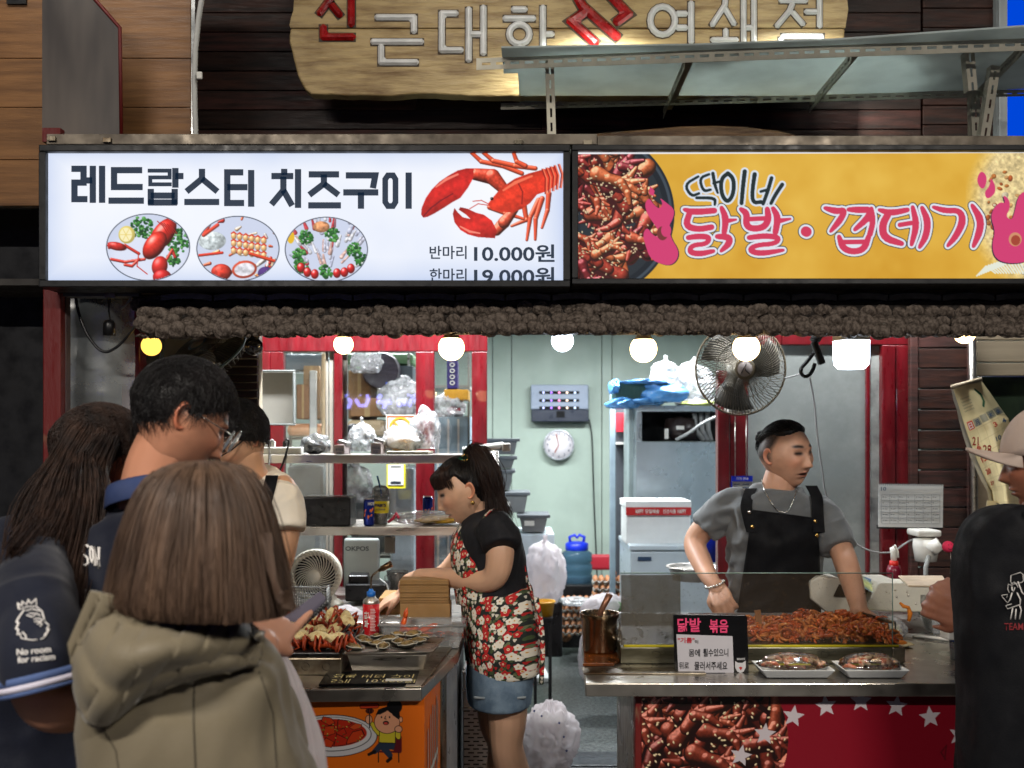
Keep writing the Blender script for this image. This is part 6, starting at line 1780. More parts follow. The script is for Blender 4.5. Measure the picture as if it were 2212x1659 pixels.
# white parcel in the aisle
t=thing('wrapped_bale','bale in cloudy plastic with blue marks lying behind the vendor\'s legs','bale',P(1185,1650,4.7))
o=blob_bag('wrap',P(1184,1612,4.7),(.125,.14,.19),m_bag,51,t,amp=.34,fs=3.4,squash=.02,n=70,m=44)
MB().box(P(1150,1690,4.68),P(1225,1560,4.68)+np.array([0,.16,0])).build('bale_core',M_white,t,bevel=.02)
for a,b in((1152,1534),(1168,1545),(1206,1560),(1216,1590),(1222,1620)):MB().box(P(a,b+4,4.56),P(a+4,b,4.56)+np.array([0,.003,0]),rot=(0,.5,0)).build('blue_mark',pm('mark blue',(60,70,130),var=.05),t)
o=MB().prismz([(G(x,y,0)[0],G(x,y,0)[1])for x,y in((1140,1474),(1189,1474),(1178,1452),(1134,1455))],.002,.03).build('white_slab',M_foam,None,bevel=.004);tag(o,'thin white foam slab lying on the shop floor','slab')
# slotted white basket stack behind the counter side
t=thing('slotted_crate','tall pale crate stack with rows of slots between counter and vendor','crate',P(1035,1650,4.0))
a,b=P(1000,1720,4.0),P(1072,1445,4.0)
MB().box(a+[0,.01,0],b+np.array([0,.3,0])).build('crate_body',pm('crate pale',(186,180,176),rough=.45,var=.05),t,bevel=.006)
k=0;y=1535
while y<1700:
 for i in range(3):
  x=1002+i*20+(9 if k%2 else 0)
  MB().box(P(x,y+2.4,4.008),P(x+13,y,4.008)+np.array([0,.004,0])).build('slot',M_dark,t)
 y+=8.2;k+=1
for yy in(1450,1490,1530):MB().box(P(998,yy+5,3.995),P(1074,yy,3.995)+np.array([0,.02,0])).build('crate_rim',MATS['crate pale'],t,bevel=.003)
# door jamb, fridge and freezer
t=thing('door_jamb','blue-grey steel door jamb standing beside the fridge','door jamb',P(1324,1270,7.0))
MB().box(P(1318,1450,7.0),P(1330,826,7.0)+np.array([0,.06,0])).build('jamb_post',pm('jamb blue-grey',(128,144,154),rough=.45),t,bevel=.004)
MB().box(P(1330.5,1450,7.3),P(1358,870,7.3)+np.array([0,.03,0])).build('jamb_recess',pm('recess grey',(74,78,84)),t)
MB().box(P(1331,933,7.25),P(1357,892,7.25)+np.array([0,.03,0])).build('red_panel',MATS['red board'],t)
MB().box(P(1331,960,7.2),P(1357,955,7.2)+np.array([0,.1,0])).build('small_shelf',M_white,t)
t=thing('upright_fridge','tall steel upright fridge with open dark machine compartment on top','fridge',P(1465,1400,6.6))
D=6.6;X0,X1=1374,1560
fs_=pm('fridge steel',(170,180,186),rough=.3,metal=.7,var=.15,vscale=2)
MB().box(P(X0,1500,D),P(X1,954,D)+np.array([0,.6,0])).build('fridge_door',fs_,t,bevel=.006)
MB().box(P(X0,954,D),P(X0+13,877,D)+np.array([0,.6,0])).build('case_side',fs_,t,bevel=.004)
MB().box(P(X0,889,D-.004),P(X1,876,D-.004)+np.array([0,.6,0])).build('case_top',fs_,t,bevel=.004)
MB().box(P(X0+13,953.5,D+.3),P(X1,889.5,D+.3)+np.array([0,.3,0])).build('compartment_back',M_dark,t)
MB().lathe([(0,0),(.1,0),(.11,.05),(.1,.13),(0,.15)],P(1470,948,D+.15),24).build('compressor',pm('compressor dark',(44,34,32),rough=.35),t)
MB().box(P(1461,928,D+.02),P(1478,920,D+.02)+np.array([0,.004,0])).build('tag',M_white,t)
for k in range(3):MB().tube([P(1500+k*14,892,D+.1),P(1504+k*13,930,D+.12),P(1520+k*8,952,D+.1)],.016,8).build('pipe',M_grey,t)
cable('drain_hose',None,[P(x,y,D-.01)for x,y in((1460,950),(1490,935),(1515,915),(1550,899))],.01,M_grey,t)
MB().box(P(1436,948,D+.02),P(1444,926,D+.02)+np.array([0,.02,0])).build('valve_block',M_white,t)
t=MB().box(P(1358,1450,6.75),P(1373.5,870,6.75)+np.array([0,.3,0])).build('grey_door_leaf',pm('door leaf',(136,150,150),rough=.4),None,bevel=.004);tag(t,'narrow grey-green door leaf beside the steel fridge','door')
t=thing('covered_tray','dark green tray wrapped in blue plastic on top of the fridge','tray',P(1400,880,6.5))
MB().box(P(1330,862,6.55),P(1450,828,6.55)+np.array([0,.3,0])).build('tray_body',pm('tray green',(40,82,74),rough=.5,var=.1),t,bevel=.006)
for k in range(12):MB().box(P(1334+k*9,860,6.545),P(1336+k*9,836,6.545)+np.array([0,.004,0])).build('tray_rib',MATS['tray green'],t)
M_blue=pm('blue film',(86,148,206),rough=.25,var=.15,vscale=8,bump=.5,bscale=18,alpha=.85)
for s,(px,py,r)in enumerate(((1430,852,(.15,.14,.07)),(1345,872,(.09,.12,.045)),(1395,868,(.13,.12,.03)),(1328,838,(.04,.1,.05)),(1395,826,(.16,.14,.016)))):
 blob_bag('blue_film',P(px,py,6.6),r,M_blue,60+s,t,amp=.35)
for i,(px,py,r,kn)in enumerate(((1438,812,(.10,.1,.09),.5),(1500,822,(.12,.1,.12),.2),(1515,868,(.16,.1,.045),0))):
 o=blob_bag('plastic_bag',P(px,py,6.75),r,M_bag,70+i,amp=.35,knot=kn);tag(o,['knotted clear bag rising behind the blue-wrapped tray','tall clear bag on the fridge beside the wall fan','clear bag of yellow-green greens on the fridge edge'][i],'bag')
o=MB().ell(P(1510,872,6.65),(.12,.06,.02),n=18,m=8,noise=.3,ns=30).build('leafy_greens',pm('yellow greens',(150,160,90),var=.3,vscale=20));tag(o,'yellow-green greens inside the bag on the fridge','vegetables')
t=thing('styrofoam_box','white styrofoam box with red printed tape on the freezer','box',P(1420,1177,6.0))
MB().box(P(1353,1177,6.0),P(1492,1098,6.0)+np.array([0,.3,0])).build('box_body',M_foam,t,bevel=.008)
MB().box(P(1351,1097.5,5.99),P(1494,1082,5.99)+np.array([0,.32,0])).build('box_lid',M_foam,t,bevel=.006)
MB().box(P(1352,1113,5.985),P(1493,1096,5.985)+np.array([0,.003,0])).build('tape',pm('tape red',(190,40,40),var=.05),t)
line('신선식품',1432,1460,1100,1109,t,M_white,5.984,.02);line('당일배송',1394,1424,1100,1109,t,M_white,5.984,.02);line('HAPPY',1373,1390,1100,1109,t,M_white,5.984,.02);line('HAPPY',1464,1482,1100,1109,t,M_white,5.984,.02)
t=thing('chest_freezer','white chest freezer with a small dark nameplate','freezer',P(1450,1450,5.9))
MB().box(P(1362,1520,5.9),P(1560,1190,5.9)+np.array([0,.6,0])).build('freezer_body',pm('freezer white',(190,202,208),rough=.35,var=.04),t,bevel=.01)
MB().box(P(1360,1189.5,5.89),P(1562,1178,5.89)+np.array([0,.62,0])).build('freezer_lid',MATS['freezer white'],t,bevel=.006)
MB().box(P(1378,1211,5.893),P(1407,1203,5.893)+np.array([0,.004,0])).build('nameplate',M_ink,t)
t=thing('steel_pot_lid','steel pot leaning behind the splash glass at the freezer','pot',P(1490,1235,5.4))
MB().lathe([(.115,0),(.135,.06),(.15,.066),(.148,.072),(.13,.068),(.10,.01),(0,.01)],P(1500,1252,5.4),32,sx=1).build('pot_body',M_steel,t)
o=MB().lathe([(0,0),(.06,0),(.10,.14),(.105,.15),(0,.15)],P(1540,1212,5.3),28).build('blue_basin',M_bluecap);tag(o,'deep blue basin showing behind the cook\'s elbow','basin')
# == right side fittings
def cage_fan(name,label,c,R,rot,par_cat='fan',hub_col=(150,140,136),ringc=(84,80,74),wire=.0011,n=96,depth=.06):
 t=thing(name,label,par_cat,c)
 mw=pm(name+' wire',(104,98,86),rough=.4,metal=.5,var=.15)
 for sgn,nm in((-1,'front_guard'),(1,'rear_guard')):
  mb=MB()
  for k in range(n if sgn<0 else n//2):
   a=2*PI*k/(n if sgn<0 else n//2)
   q=[]
   for s in np.linspace(.22,1,6):
    b=a+.55*(s-.22)*(-sgn)
    q.append((R*s*math.cos(b),sgn*depth*math.sqrt(max(0,1-s**2.5)),R*s*math.sin(b)))
   mb.tube(q,wire,3,caps=False)
  o=mb.build(nm,mw,None);o.parent=t
 MB().tube([(R*math.cos(a),0,R*math.sin(a))for a in np.linspace(0,2*PI,49)],.005,6,caps=False).build('guard_rim',pm(name+' rim',ringc,rough=.4),None).parent=t
 MB().tube([(R*.62*math.cos(a),-depth*.86,R*.62*math.sin(a))for a in np.linspace(0,2*PI,41)],.0016,4,caps=False).build('guard_ring',mw,None).parent=t
 MB().lathe([(0,-depth*1.08),(R*.15,-depth*1.06),(R*.17,-depth*.98),(R*.23,-depth*.98),(R*.24,-depth*.9),(0,-depth*.9)],n=28,axis='y').build('badge',pm(name+' badge',hub_col,rough=.4),None).parent=t
 MB().lathe([(R*.172,-depth*1.02),(R*.235,-depth*1.0),(R*.235,-depth*.95)],n=28,axis='y').build('badge_ring',pm(name+' ring',ringc,rough=.4),None).parent=t
 MB().lathe([(0,-.01),(R*.16,-.01),(R*.2,.01),(R*.2,.06),(R*.12,.13),(0,.14)],n=20,axis='y').build('motor',M_grey,None).parent=t
 for k in range(3):
  a0=2*PI*k/3
  vs=[]
  for i in range(7):
   s=.18+.74*i/6
   wdt=1.25*(1-.25*s)
   for j in range(4):
    b=a0+wdt*(j/3-.5)+.4*s
    vs.append((R*s*math.cos(b),.012-.03*(j/3-.5),R*s*math.sin(b)))
  f=[(i*4+j,i*4+j+1,(i+1)*4+j+1,(i+1)*4+j)for i in range(6)for j in range(3)]
  MB().add(vs,f,True).build('blade',pm(name+' blade',(62,60,56),rough=.4,var=.05),None,solid=.002).parent=t
 t.rotation_euler=rot
 return t
t=cage_fan('wall_fan','round grey wall fan hanging beside the red post above the cook',P(1600,797,4.42),99/F*4.42,(0.05,0,.08),ringc=(110,98,78),wire=.0021,n=84)
mb=MB();mb.tube([(-.018,-.0675,-.02),(.004,-.0675,.022),(0.0,-.0675,-.006),(.02,-.0675,-.024)],.0022,4);mb.build('badge_print',M_blackp,None).parent=t
MB().box(P(1573,892,4.5),P(1623,872,4.5)+np.array([0,.09,0])).build('wall_fan_mount',M_white,None,bevel=.01)
o=bpy.data.objects['wall_fan_mount'];o.name='mount';o.parent=t;o.matrix_parent_inverse=t.matrix_basis.inverted()
tf=cage_fan('tilted_fan','wall fan tipped face-down above the tall man\'s head, teal-ringed badge',P(446,772,3.62),.152,(math.radians(-52),math.radians(-18),math.radians(-14)),hub_col=(176,168,150),ringc=(96,120,124),wire=.0013,n=80)
# breaker box
t=thing('breaker_box','open grey breaker box mounted left of the red window','breaker box',P(507,858,4.5))
D=4.5
mgb=pm('breaker grey',(150,146,138),rough=.45,var=.05)
x0,x1,y0,y1=466,548,799,917
MB().box(P(x0,y1,D+.06),P(x1,y0,D+.06)+np.array([0,.01,0])).build('back_plate',mgb,t)
for a in((x0,y0,x1,y0+4),(x0,y1-4,x1,y1),(x0,y0+4.2,x0+4,y1-4.2),(x1-4,y0+4.2,x1,y1-4.2)):
 MB().box(P(a[0],a[3],D),P(a[2],a[1],D)+np.array([0,.06,0])).build('wall',mgb,t,bevel=.002)
for k in range(2):
 MB().box(P(497+k*18,878,D+.02),P(514+k*18,842,D+.02)+np.array([0,.04,0])).build('breaker',M_white,t,bevel=.003)
 MB().box(P(503+k*18,864,D+.008),P(508+k*18,853,D+.008)+np.array([0,.014,0])).build('switch',M_blackp,t,bevel=.002)
 for j in range(3):
  for yy in(845,875):MB().ell(P(500+k*18+j*5.5,yy,D+.018),.0028,n=8,m=5).build('screw',M_dark,t)
 cable('red_wire',None,[P(505+k*20,842,D+.02),P(503+k*20,832,D),P(515+k*16,828,D),P(516+k*16,842,D+.02)],.003,MATS['tape red'],t)
 cable('black_wire',None,[P(498+k*20,842,D+.02),P(496+k*20,830,D+.01),P(488+k*20,822,D),P(482+k*10,805,D+.03)],.003,M_blackp,t)
MB().box(P(533,880,D+.02),P(540,838,D+.02)+np.array([0,.03,0])).build('rail',M_blackp,t)
x0,x1,y0,y1=553,636,799,919
MB().box(P(x0+3,y1-3,D+.012),P(x1-3,y0+3,D+.012)+np.array([0,.006,0])).build('door_panel',mgb,t)
for a in((x0,y0,x1,y0+4),(x0,y1-4,x1,y1),(x0,y0+4.2,x0+4,y1-4.2),(x1-4,y0+4.2,x1,y1-4.2)):
 MB().box(P(a[0],a[3],D-.02),P(a[2],a[1],D-.02)+np.array([0,.03,0])).build('door_rim',pm('breaker rim',(120,124,122),rough=.4),t,bevel=.003)
for yy in(815,900):MB().box(P(546,yy+6,D-.01),P(555,yy-6,D-.01)+np.array([0,.02,0])).build('hinge',M_white,t,bevel=.002)
# hook arm by the right door
t=thing('hanging_hook_arm','black bracket arm with a looped strap hanging before the hazy door','bracket',P(1766,760,4.3))
MB().tube([P(1782,700,4.3),P(1760,735,4.28)],.030,10,flat=.6).build('arm',M_blackp,t)
MB().box(P(1762,788,4.27),P(1776,735,4.27)+np.array([0,.03,0]),rot=(0,-.35,0)).build('grip',M_blackp,t,bevel=.005)
cable('strap',None,[P(x,y,4.27)for x,y in((1757,762),(1745,780),(1728,797),(1733,812),(1745,814),(1756,800),(1760,785))],.008,M_blackp,t)
cable('hanging_cable','thin pale cord hanging from the black hook past the cook\'s head',[P(x,y,4.3)for x,y in((1749,815),(1760,870),(1764,930),(1772,990),(1778,1030),(1782,1070),(1830,1160),(1870,1190),(1925,1197),(1960,1170),(1985,1160))],.004,M_cabw)
cable('fan_cable','thin cord running from the wall fan to the hook',[P(x,y,4.35)for x,y in((1695,817),(1715,812),(1735,806))],.003,M_cabw)
t=thing('price_notice','blue and white notice sheet hanging on chains behind the cook\'s shoulder','notice',P(1600,1120,4.5))
MB().box(P(1580,1212,4.52),P(1626,1028,4.52)+np.array([0,.003,0])).build('white_sheet',M_white,t)
MB().box(P(1580,1040,4.516),P(1626,1028,4.516)+np.array([0,.003,0])).build('blue_header',M_bluecap,t)
MB().box(P(1579,1213,4.517),P(1582,1040.5,4.517)+np.array([0,.002,0])).build('blue_edge',M_bluecap,t)
line('가격 안내',1590,1616,1031,1037,t,M_white,4.5135,.01)
mb=MB()
for k in range(5):
 for j in range(2):mb.box(P(1584+j*20,1047+k*7,4.515),P(1598+j*20,1045+k*7,4.515)+np.array([0,.001,0]))
mb.build('small_print',M_ink,t)
for px in(1588,1612):MB().tube([P(px,892,4.52),P(px,1029,4.515)],.0022,5).build('chain',M_steel,t)
# desk calendar
t=thing('wire_calendar','white spiral-bound October calendar hanging on the red frame','calendar',P(1967,1090,4.45))
D=4.45
MB().box(P(1898,1139,D),P(2037,1046,D)+np.array([0,.004,0]),rot=(0,.012,0)).build('page',pm('calendar page',(214,216,214),rough=.5,var=.03),t)
MB().box(P(1897,1143,D+.002),P(2037,1136,D+.002)+np.array([0,.02,0]),rot=(0,.012,0)).build('backing',M_blackp,t)
mb=MB()
for k in range(34):mb.tube([P(1901+k*4.05,1043+k*.06,D-.004),P(1901+k*4.05,1048+k*.06,D-.006)],.0016,4)
mb.build('spiral',M_dark,t)
line('10',1903,1914,1052,1060,t,pm('page slate',(60,84,110),var=.02),D-.005,.01,name='month_number')
M_pgrey=pm('page grey',(150,154,156),var=.02)
mb=MB()
for k in range(6):mb.box(P(1904,1069+k*12.5,D-.004),P(2031,1068.4+k*12.5,D-.004)+np.array([0,.0008,0]))
for k in range(8):mb.box(P(1904+k*18,1130,D-.004),P(1904.6+k*18,1069,D-.004)+np.array([0,.0008,0]))
mb.build('grid_print',M_pgrey,t)
mb=MB();rg=random.Random(4)
for k in range(5):
 for j in range(7):
  x,y=1907+j*18,1073+k*12.5;w=rg.uniform(2,10)
  mb.box(P(x,y+1.5,D-.004),P(x+2,y,D-.004)+np.array([0,.0008,0]))
  if rg.random()<.6:mb.box(P(x+4,y+1.6,D-.004),P(x+4+w,y+.8,D-.004)+np.array([0,.0008,0]))
mb.build('date_print',pm('page dark print',(90,94,100),var=.02),t)
# big curling paper calendar
t=thing('paper_calendar','large cream wall calendar curling down in front of the slat wall','calendar',P(2100,900,4.3))
zc=lambda x,y:(1909+x*.2315,658+y*.2315)
def curve(pts,v):
 pts=np.array(pts,float);s=np.linspace(0,1,len(pts));return np.array([np.interp(v,s,pts[:,0]),np.interp(v,s,pts[:,1])])
LE=[zc(*q)for q in((645,780),(700,950),(745,1100),(800,1260),(850,1400),(905,1530),(960,1660))]+[(2140,1060),(2148,1120)]
RE=[zc(*q)for q in((905,700),(1000,830),(1080,950),(1165,1065))]+[(2185,935),(2190,975),(2195,1020),(2200,1060),(2205,1112)]
def calpt(u,v,off=0.0):
 a,b=curve(LE,v),curve(RE,v)
 q=a*(1-u)+b*u
 dd=4.3-.05*math.sin(u*PI)*(.3+v)+.05*math.cos(u*5)*v
 return P(q[0],q[1],dd-off)
c=Canvas(0,0,140,300,1.5,(226,208,158))
c.a*=(1+.03*fbm(np.stack([c.X,c.Y],-1),.05,3))[...,None]
h,w=c.a.shape[:2]
def cbend(v,U,T):
 out_=np.zeros(v.shape)
 for j in range(U.shape[0]):
  for i in range(U.shape[1]):out_[j,i]=calpt(U[j,i],T[j,i])
 return out_
for(x0,y0,x1,y1,col)in((10,78,30,96,(196,40,34)),(33,77,58,95,(150,146,124)),(60,76,84,94,(150,146,124)),(86,75,112,93,(140,136,116)),(114,74,138,92,(140,136,116))):
 c.poly([(x0,y0),(x1,y0),(x1,y1),(x0,y1)],col)
for k in range(7):c.cap((8,100+k*30),(140,98+k*30),.4,.4,(190,172,130))
for k in range(6):c.cap((8+k*26,98),(8+k*26,290),.4,.4,(190,172,130))
for a in range(5):
 for b in range(8):c.ell(18+b*5,26+a*7,1.1,1.3,(110,104,90))
c.chain([(92,18),(102,30),(100,48),(90,58)],3.5,(30,90,60))
grid_print('sheet',c.a,(0,0,0),(1,0,0),(0,0,-1),vcmat('printed sheet'),t,bend=cbend)
def cal_text(body,u,v,du,dv,mat,name='lettering'):
 o=text_obj(name,body,mat,None,(0,0,0),1,1,.02)
 me=o.data;n=len(me.vertices);q=np.zeros(n*3);me.vertices.foreach_get('co',q);q=q.reshape(-1,3)
 r=np.array([calpt(u+du*a[0],v+dv*(1-a[2]),.004)for a in q])-origin_of(t)
 me.vertices.foreach_set('co',r.ravel());me.update();o.parent=t
M_rednum=pm('calendar red',(186,40,36),var=.02)
for body,u,v,du,dv,m_ in(('日',.09,.27,.10,.045,M_white),('月',.27,.27,.10,.045,M_ink),('木',.64,.26,.11,.045,M_ink),('金',.85,.26,.11,.045,M_ink),('3',.64,.345,.08,.04,M_rednum),('4',.85,.35,.09,.04,M_ink),('6',.1,.44,.09,.045,M_rednum),('13',.1,.545,.13,.045,M_rednum),('20',.1,.65,.13,.045,M_rednum),('27',.1,.755,.13,.045,M_rednum),('10',.6,.46,.13,.04,M_ink),('17',.6,.56,.13,.04,M_ink)):
 cal_text(body,u,v,du,dv,m_)
MB().tube([P(2055,836,4.29),P(2120,819,4.29)],.009,8).build('top_rod',M_beige,t)
# the back sheet behind it
c2=MB();n=14
vs=[]
for j in range(n+1):
 v_=j/n;a=curve(LE,v_)
 for i in range(5):
  u=i/4;vs.append(P(a[0]-14*math.sin(min(1,v_*1.5)*PI*.5)*(1-u)*(1.3-v_)-(3 if v_<.1 else 0)+10*u,a[1]+4,4.33+.02*u))
c2.add(vs,[(j*5+i,j*5+i+1,(j+1)*5+i+1,(j+1)*5+i)for j in range(n)for i in range(4)],True).build('back_sheet',pm('grey back page',(176,172,160),rough=.6,var=.05),t)
text_obj('lettering','28',M_rednum,t,P(2123,982,4.2),.04,.035,.02);text_obj('lettering','21',M_rednum,t,P(2100,962,4.2),.035,.026,.02)
t2=thing('shipping_note','cream paper note with black print below the paper calendar','note',P(2170,1120,4.25))
MB().box(P(2128,1175,4.28),P(2215,1085,4.28)+np.array([0,.003,0]),rot=(0,.1,0)).build('sheet',pm('cream note',(222,208,170),var=.04),t2)
line('귀포',2150,2172,1086,1096,t2,M_ink,4.27,.02)
# water heater, spray bottle, ball, machine
t=thing('white_mixer','white kettle-like appliance with pipe under the October calendar','appliance',P(2008,1180,4.2))
MB().box(P(1982,1160,4.2),P(2035,1146,4.2)+np.array([0,.12,0])).build('top_plate',M_white,t,bevel=.008)
MB().lathe([(0,0),(.042,0),(.052,.06),(.05,.09),(0,.1)],P(2000,1212,4.24),24).build('body',M_white,t)
MB().tube([P(2010,1172,4.2),P(2030,1192,4.18)],[.03,.022],14).build('spout',M_white,t)
MB().tube([P(2006,1200,4.2),P(2000,1225,4.19),P(1999,1300,4.19)],.010,8).build('drain_pipe',M_grey,t)
t=thing('red_spray_bottle','red bottle with white pump nozzle behind the glass edge','bottle',P(1930,1250,4.0))
c0=P(1931,1260,4.0)
MB().lathe([(0,0),(.026,0),(.028,.05),(.022,.07),(0,.072)],c0,20).build('bottle_body',pm('bottle dark red',(110,20,40),rough=.3),t)
MB().lathe([(.016,.07),(.018,.072),(.016,.088),(0,.09)],c0,16).build('collar',pm('collar red',(210,40,30)),t)
MB().tube([c0+[0,0,.085],c0+[-.002,0,.125],c0+[-.008,0,.14]],[.012,.012,.009],10).build('nozzle',M_white,t)
MB().tube([c0+[-.012,0,.13],c0+[.004,0,.148],c0+[.014,0,.125],c0+[.016,0,.1]],.005,6).build('trigger',M_white,t)
t=thing('smiley_ball','small pink foam ball with a drawn smile on a wire','ornament',P(2048,1181,3.4))
R=12.5/F*3.4;c0=P(2048,1181,3.4)
MB().ell(c0,R,n=24,m=16).build('ball',pm('pink foam',(226,50,90),rough=.7,var=.05),t)
mb=MB();sph=lambda a,b:c0+np.array([R*1.01*math.sin(a)*math.cos(b),-R*1.01*math.cos(a)*math.cos(b),R*1.01*math.sin(b)])
mb.tube([sph(a,b)for a,b in((-.35,-.2),(-.1,-.42),(.3,-.3),(.55,.05))],.0009,4);mb.tube([sph(-.3,.5),sph(-.28,.35)],.0012,4);mb.tube([sph(.15,.55),sph(.17,.4)],.0012,4)
mb.build('face_print',M_dark,t)
MB().tube([c0+[.008,0,-R],c0+[.01,0,-.05],c0+[.006,0,-.09]],.001,4).build('wire',M_steel,t)
t=thing('sealing_machine','cream tray sealing machine with a sloped control panel on the counter','machine',P(1900,1310,3.7))
MC=pm('machine cream',(206,202,188),rough=.45,var=.06,vscale=12)
d=3.6
def xz(px,py,dd=d):return XZ(px,py,dd)
MB().prism([xz(*q)for q in((1866,1316),(1900,1259),(1952,1259),(1962,1268),(2050,1270),(2050,1322),(1960,1322),(1880,1318))],d,d+.22).build('housing',MC,t,bevel=.004)
MB().hexa([P(1962,1268,d-.002),P(2052,1269,d-.002),P(2036,1246,d+.24),P(1940,1246,d+.24),P(1962,1264,d-.002),P(2052,1265,d-.002),P(2036,1243,d+.24),P(1940,1243,d+.24)]).build('top_plate',pm('worn top',(190,170,146),rough=.4,var=.1,vscale=10),t,bevel=.002)
MB().prism([xz(*q)for q in((1760,1262),(1762,1300),(1800,1330),(1890,1344),(1897,1312),(1866,1285),(1830,1256),(1778,1250))],d+.06,d+.25).build('feed_tray',MC,t,bevel=.006)
MB().hexa([P(1800,1288,d+.055),P(1885,1290,d+.055),P(1870,1268,d+.055),P(1812,1262,d+.055),P(1800,1288,d+.05),P(1885,1290,d+.05),P(1870,1268,d+.05),P(1812,1262,d+.05)]).build('feed_slot',M_dark,t)
MB().hexa([P(1858,1266,d+.02),P(1862,1244,d+.1),P(1905,1258,d+.1),P(1898,1287,d+.02),P(1858,1266,d+.012),P(1862,1244,d+.092),P(1905,1258,d+.092),P(1898,1287,d+.012)]).build('control_panel',pm('panel blue',(84,120,160),rough=.3,col2=(200,204,120),vscale=16),t)
MB().box(P(1989,1305,d-.003),P(2027,1285,d-.003)+np.array([0,.002,0])).build('nameplate',pm('plate print',(160,158,150),rough=.5,col2=(96,94,88),vscale=80),t)
for px,py in((1915,1278),(1934,1274),(1959,1278),(1962,1286),(1937,1289),(1978,1304)):MB().ell(P(px,py,d-.001),.004,n=10,m=6).build('screw',M_steel,t)
t=thing('bread_bag','clear plastic bag with an orange-edged cloth on the counter','bag',P(1910,1346,3.42))
blob_bag('bag_film',on(1905,ZK+.035,3.4),(.078,.05,.046),M_bag,81,t,amp=.25,squash=.1)
M_oran=pm('orange trim',(224,130,40),rough=.7,var=.2,vscale=50,bump=.8,bscale=90)
MB().tube([P(1944,1302,3.41),P(1952,1310,3.4),P(1962,1312,3.4),P(1966,1325,3.4),P(1963,1342,3.4)],[.004,.007,.006,.008,.005],8).build('orange_trim',M_oran,t)
t=thing('work_glove','flat cotton glove with orange palm beside the clear bag','glove',P(1930,1352,3.3))
MB().ell(on(1925,ZK+.009,3.3),(.075,.035,.009),n=24,m=10,noise=.25,ns=20).build('glove_cloth',pm('cotton cream',(222,204,160),rough=.9,var=.12,vscale=40,bump=.6,bscale=120),t)
MB().ell(on(1940,ZK+.015,3.29),(.03,.02,.008),n=18,m=8,noise=.2).build('glove_palm',M_oran,t)
o=MB().prismz([(G(x,y,ZK)[0],G(x,y,ZK)[1])for x,y in((1893,1356),(1938,1352),(1949,1367),(1912,1371),(1895,1366))],ZK+.001,ZK+.009).build('yellow_sponge_cloth',pm('sponge yellow',(220,214,30),rough=.8,var=.06,bump=.5,bscale=100),None,bevel=.002);tag(o,'bright yellow sponge cloth next to the griddle handle','cloth')
t=thing('green_rim_tub','small clear tub with green rim beside the machine','tub',P(2030,1320,3.5))
x0,x1=P(2012,0,3.5)[0],P(2075,0,3.5)[0]
tub(x0,x1,3.5,3.6,ZK+.001,ZK+.055,.012,M_clearplastic,t,'tub_body',.002)
MB().tube([(x0,3.5,ZK+.056),(x1,3.5,ZK+.056),(x1,3.6,ZK+.056),(x0,3.6,ZK+.056),(x0,3.5,ZK+.056)],.005,6).build('rim',pm('rim green',(20,130,100)),t)
o=MB().tube([on(1972,ZK+.006,3.45),on(2060,ZK+.012,3.35)],.006,6).build('white_tongs',M_white);tag(o,'white plastic stick lying on the steel counter','stick')
t=thing('lidded_jar','clear jar with blue-ringed lid and pinkish sauce by the cap man\'s hand','jar',on(2073,ZK,3.1))
MB().lathe([(0,.001),(.027,.001),(.03,.06),(.029,.06),(.026,.004),(0,.004)],on(2073,ZK,3.1),24).build('jar_body',M_clearplastic,t)
MB().lathe([(0,.004),(.024,.004),(.026,.035),(0,.035)],on(2073,ZK,3.1),20).build('sauce',pm('sauce pink',(196,110,96),rough=.3),t)
MB().lathe([(.031,.058),(.032,.062),(.032,.078),(.028,.08),(0,.08)],on(2073,ZK,3.1),24).build('lid',pm('lid blue',(60,90,170),rough=.25),t)
o=MB().box(P(2046,1384,3.0),P(2092,1350,3.0)+np.array([0,.05,0]),rot=(0,.05,.1)).build('white_paper_pack',M_white,None,bevel=.004);tag(o,'white paper pack under the cap man\'s fingers','pack')
# == griddle with chicken feet
t=thing('chicken_griddle','long steel griddle box with burner holes, yellow hose along its top edge','griddle',P(1640,1434,3.04))
d=3.04
gx0,gx1=P(1341,0,d)[0],P(1928,0,d)[0]
M_gr=pm('griddle steel',(140,138,120),rough=.35,metal=.75,col2=(92,88,70),vscale=5,stretch=(.5,1,3))
MB().box((gx0,d,ZK+.001),(gx1,d+.42,ZK+.05)).build('griddle_box',M_gr,t,bevel=.003)
MB().box((gx1+.001,d+.002,ZK+.001),(P(1956,0,d)[0],d+.42,ZK+.049)).build('end_box',M_steel_dirty,t,bevel=.003)
for px in(1418,1520,1690,1782,1876):
 MB().lathe([(.0125,0),(.0125,.003),(0,.003)],(P(px,0,d)[0],d-.0025,ZK+.03),18,axis='y',sy=.75).build('burner_hole',M_dark,t)
MB().tube([(gx0+.01,d+.006,ZK+.0525),(gx1+.02,d+.006,ZK+.0525)],.0042,8).build('yellow_hose',pm('hose yellow',(206,190,40),rough=.4,var=.1,vscale=20),t)
MB().box((gx0+.01,d+.015,ZK+.0505),(gx1-.005,d+.40,ZK+.054)).build('hot_plate',M_blackp,t)
MB().box((gx0+.01,d+.392,ZK+.0545),(gx1-.02,d+.40,ZK+.085)).build('plate_back',pm('plate foil',(180,186,190),rough=.3,metal=.8),t)
hx=P(1903,0,3.2)[0]
MB().tube([(hx-.02,3.3,ZK+.05),(hx-.02,3.3,ZK+.105),(hx+.02,3.14,ZK+.105),(hx+.02,3.14,ZK+.05)],.0055,8).build('handle',M_steel_dirty,t)
mb=MB();mb.box(P(1886,1416,d-.003),P(1906,1404,d-.003)+np.array([0,.001,0]));mb.build('stamp_print',pm('stamp dark',(70,66,56)),t)
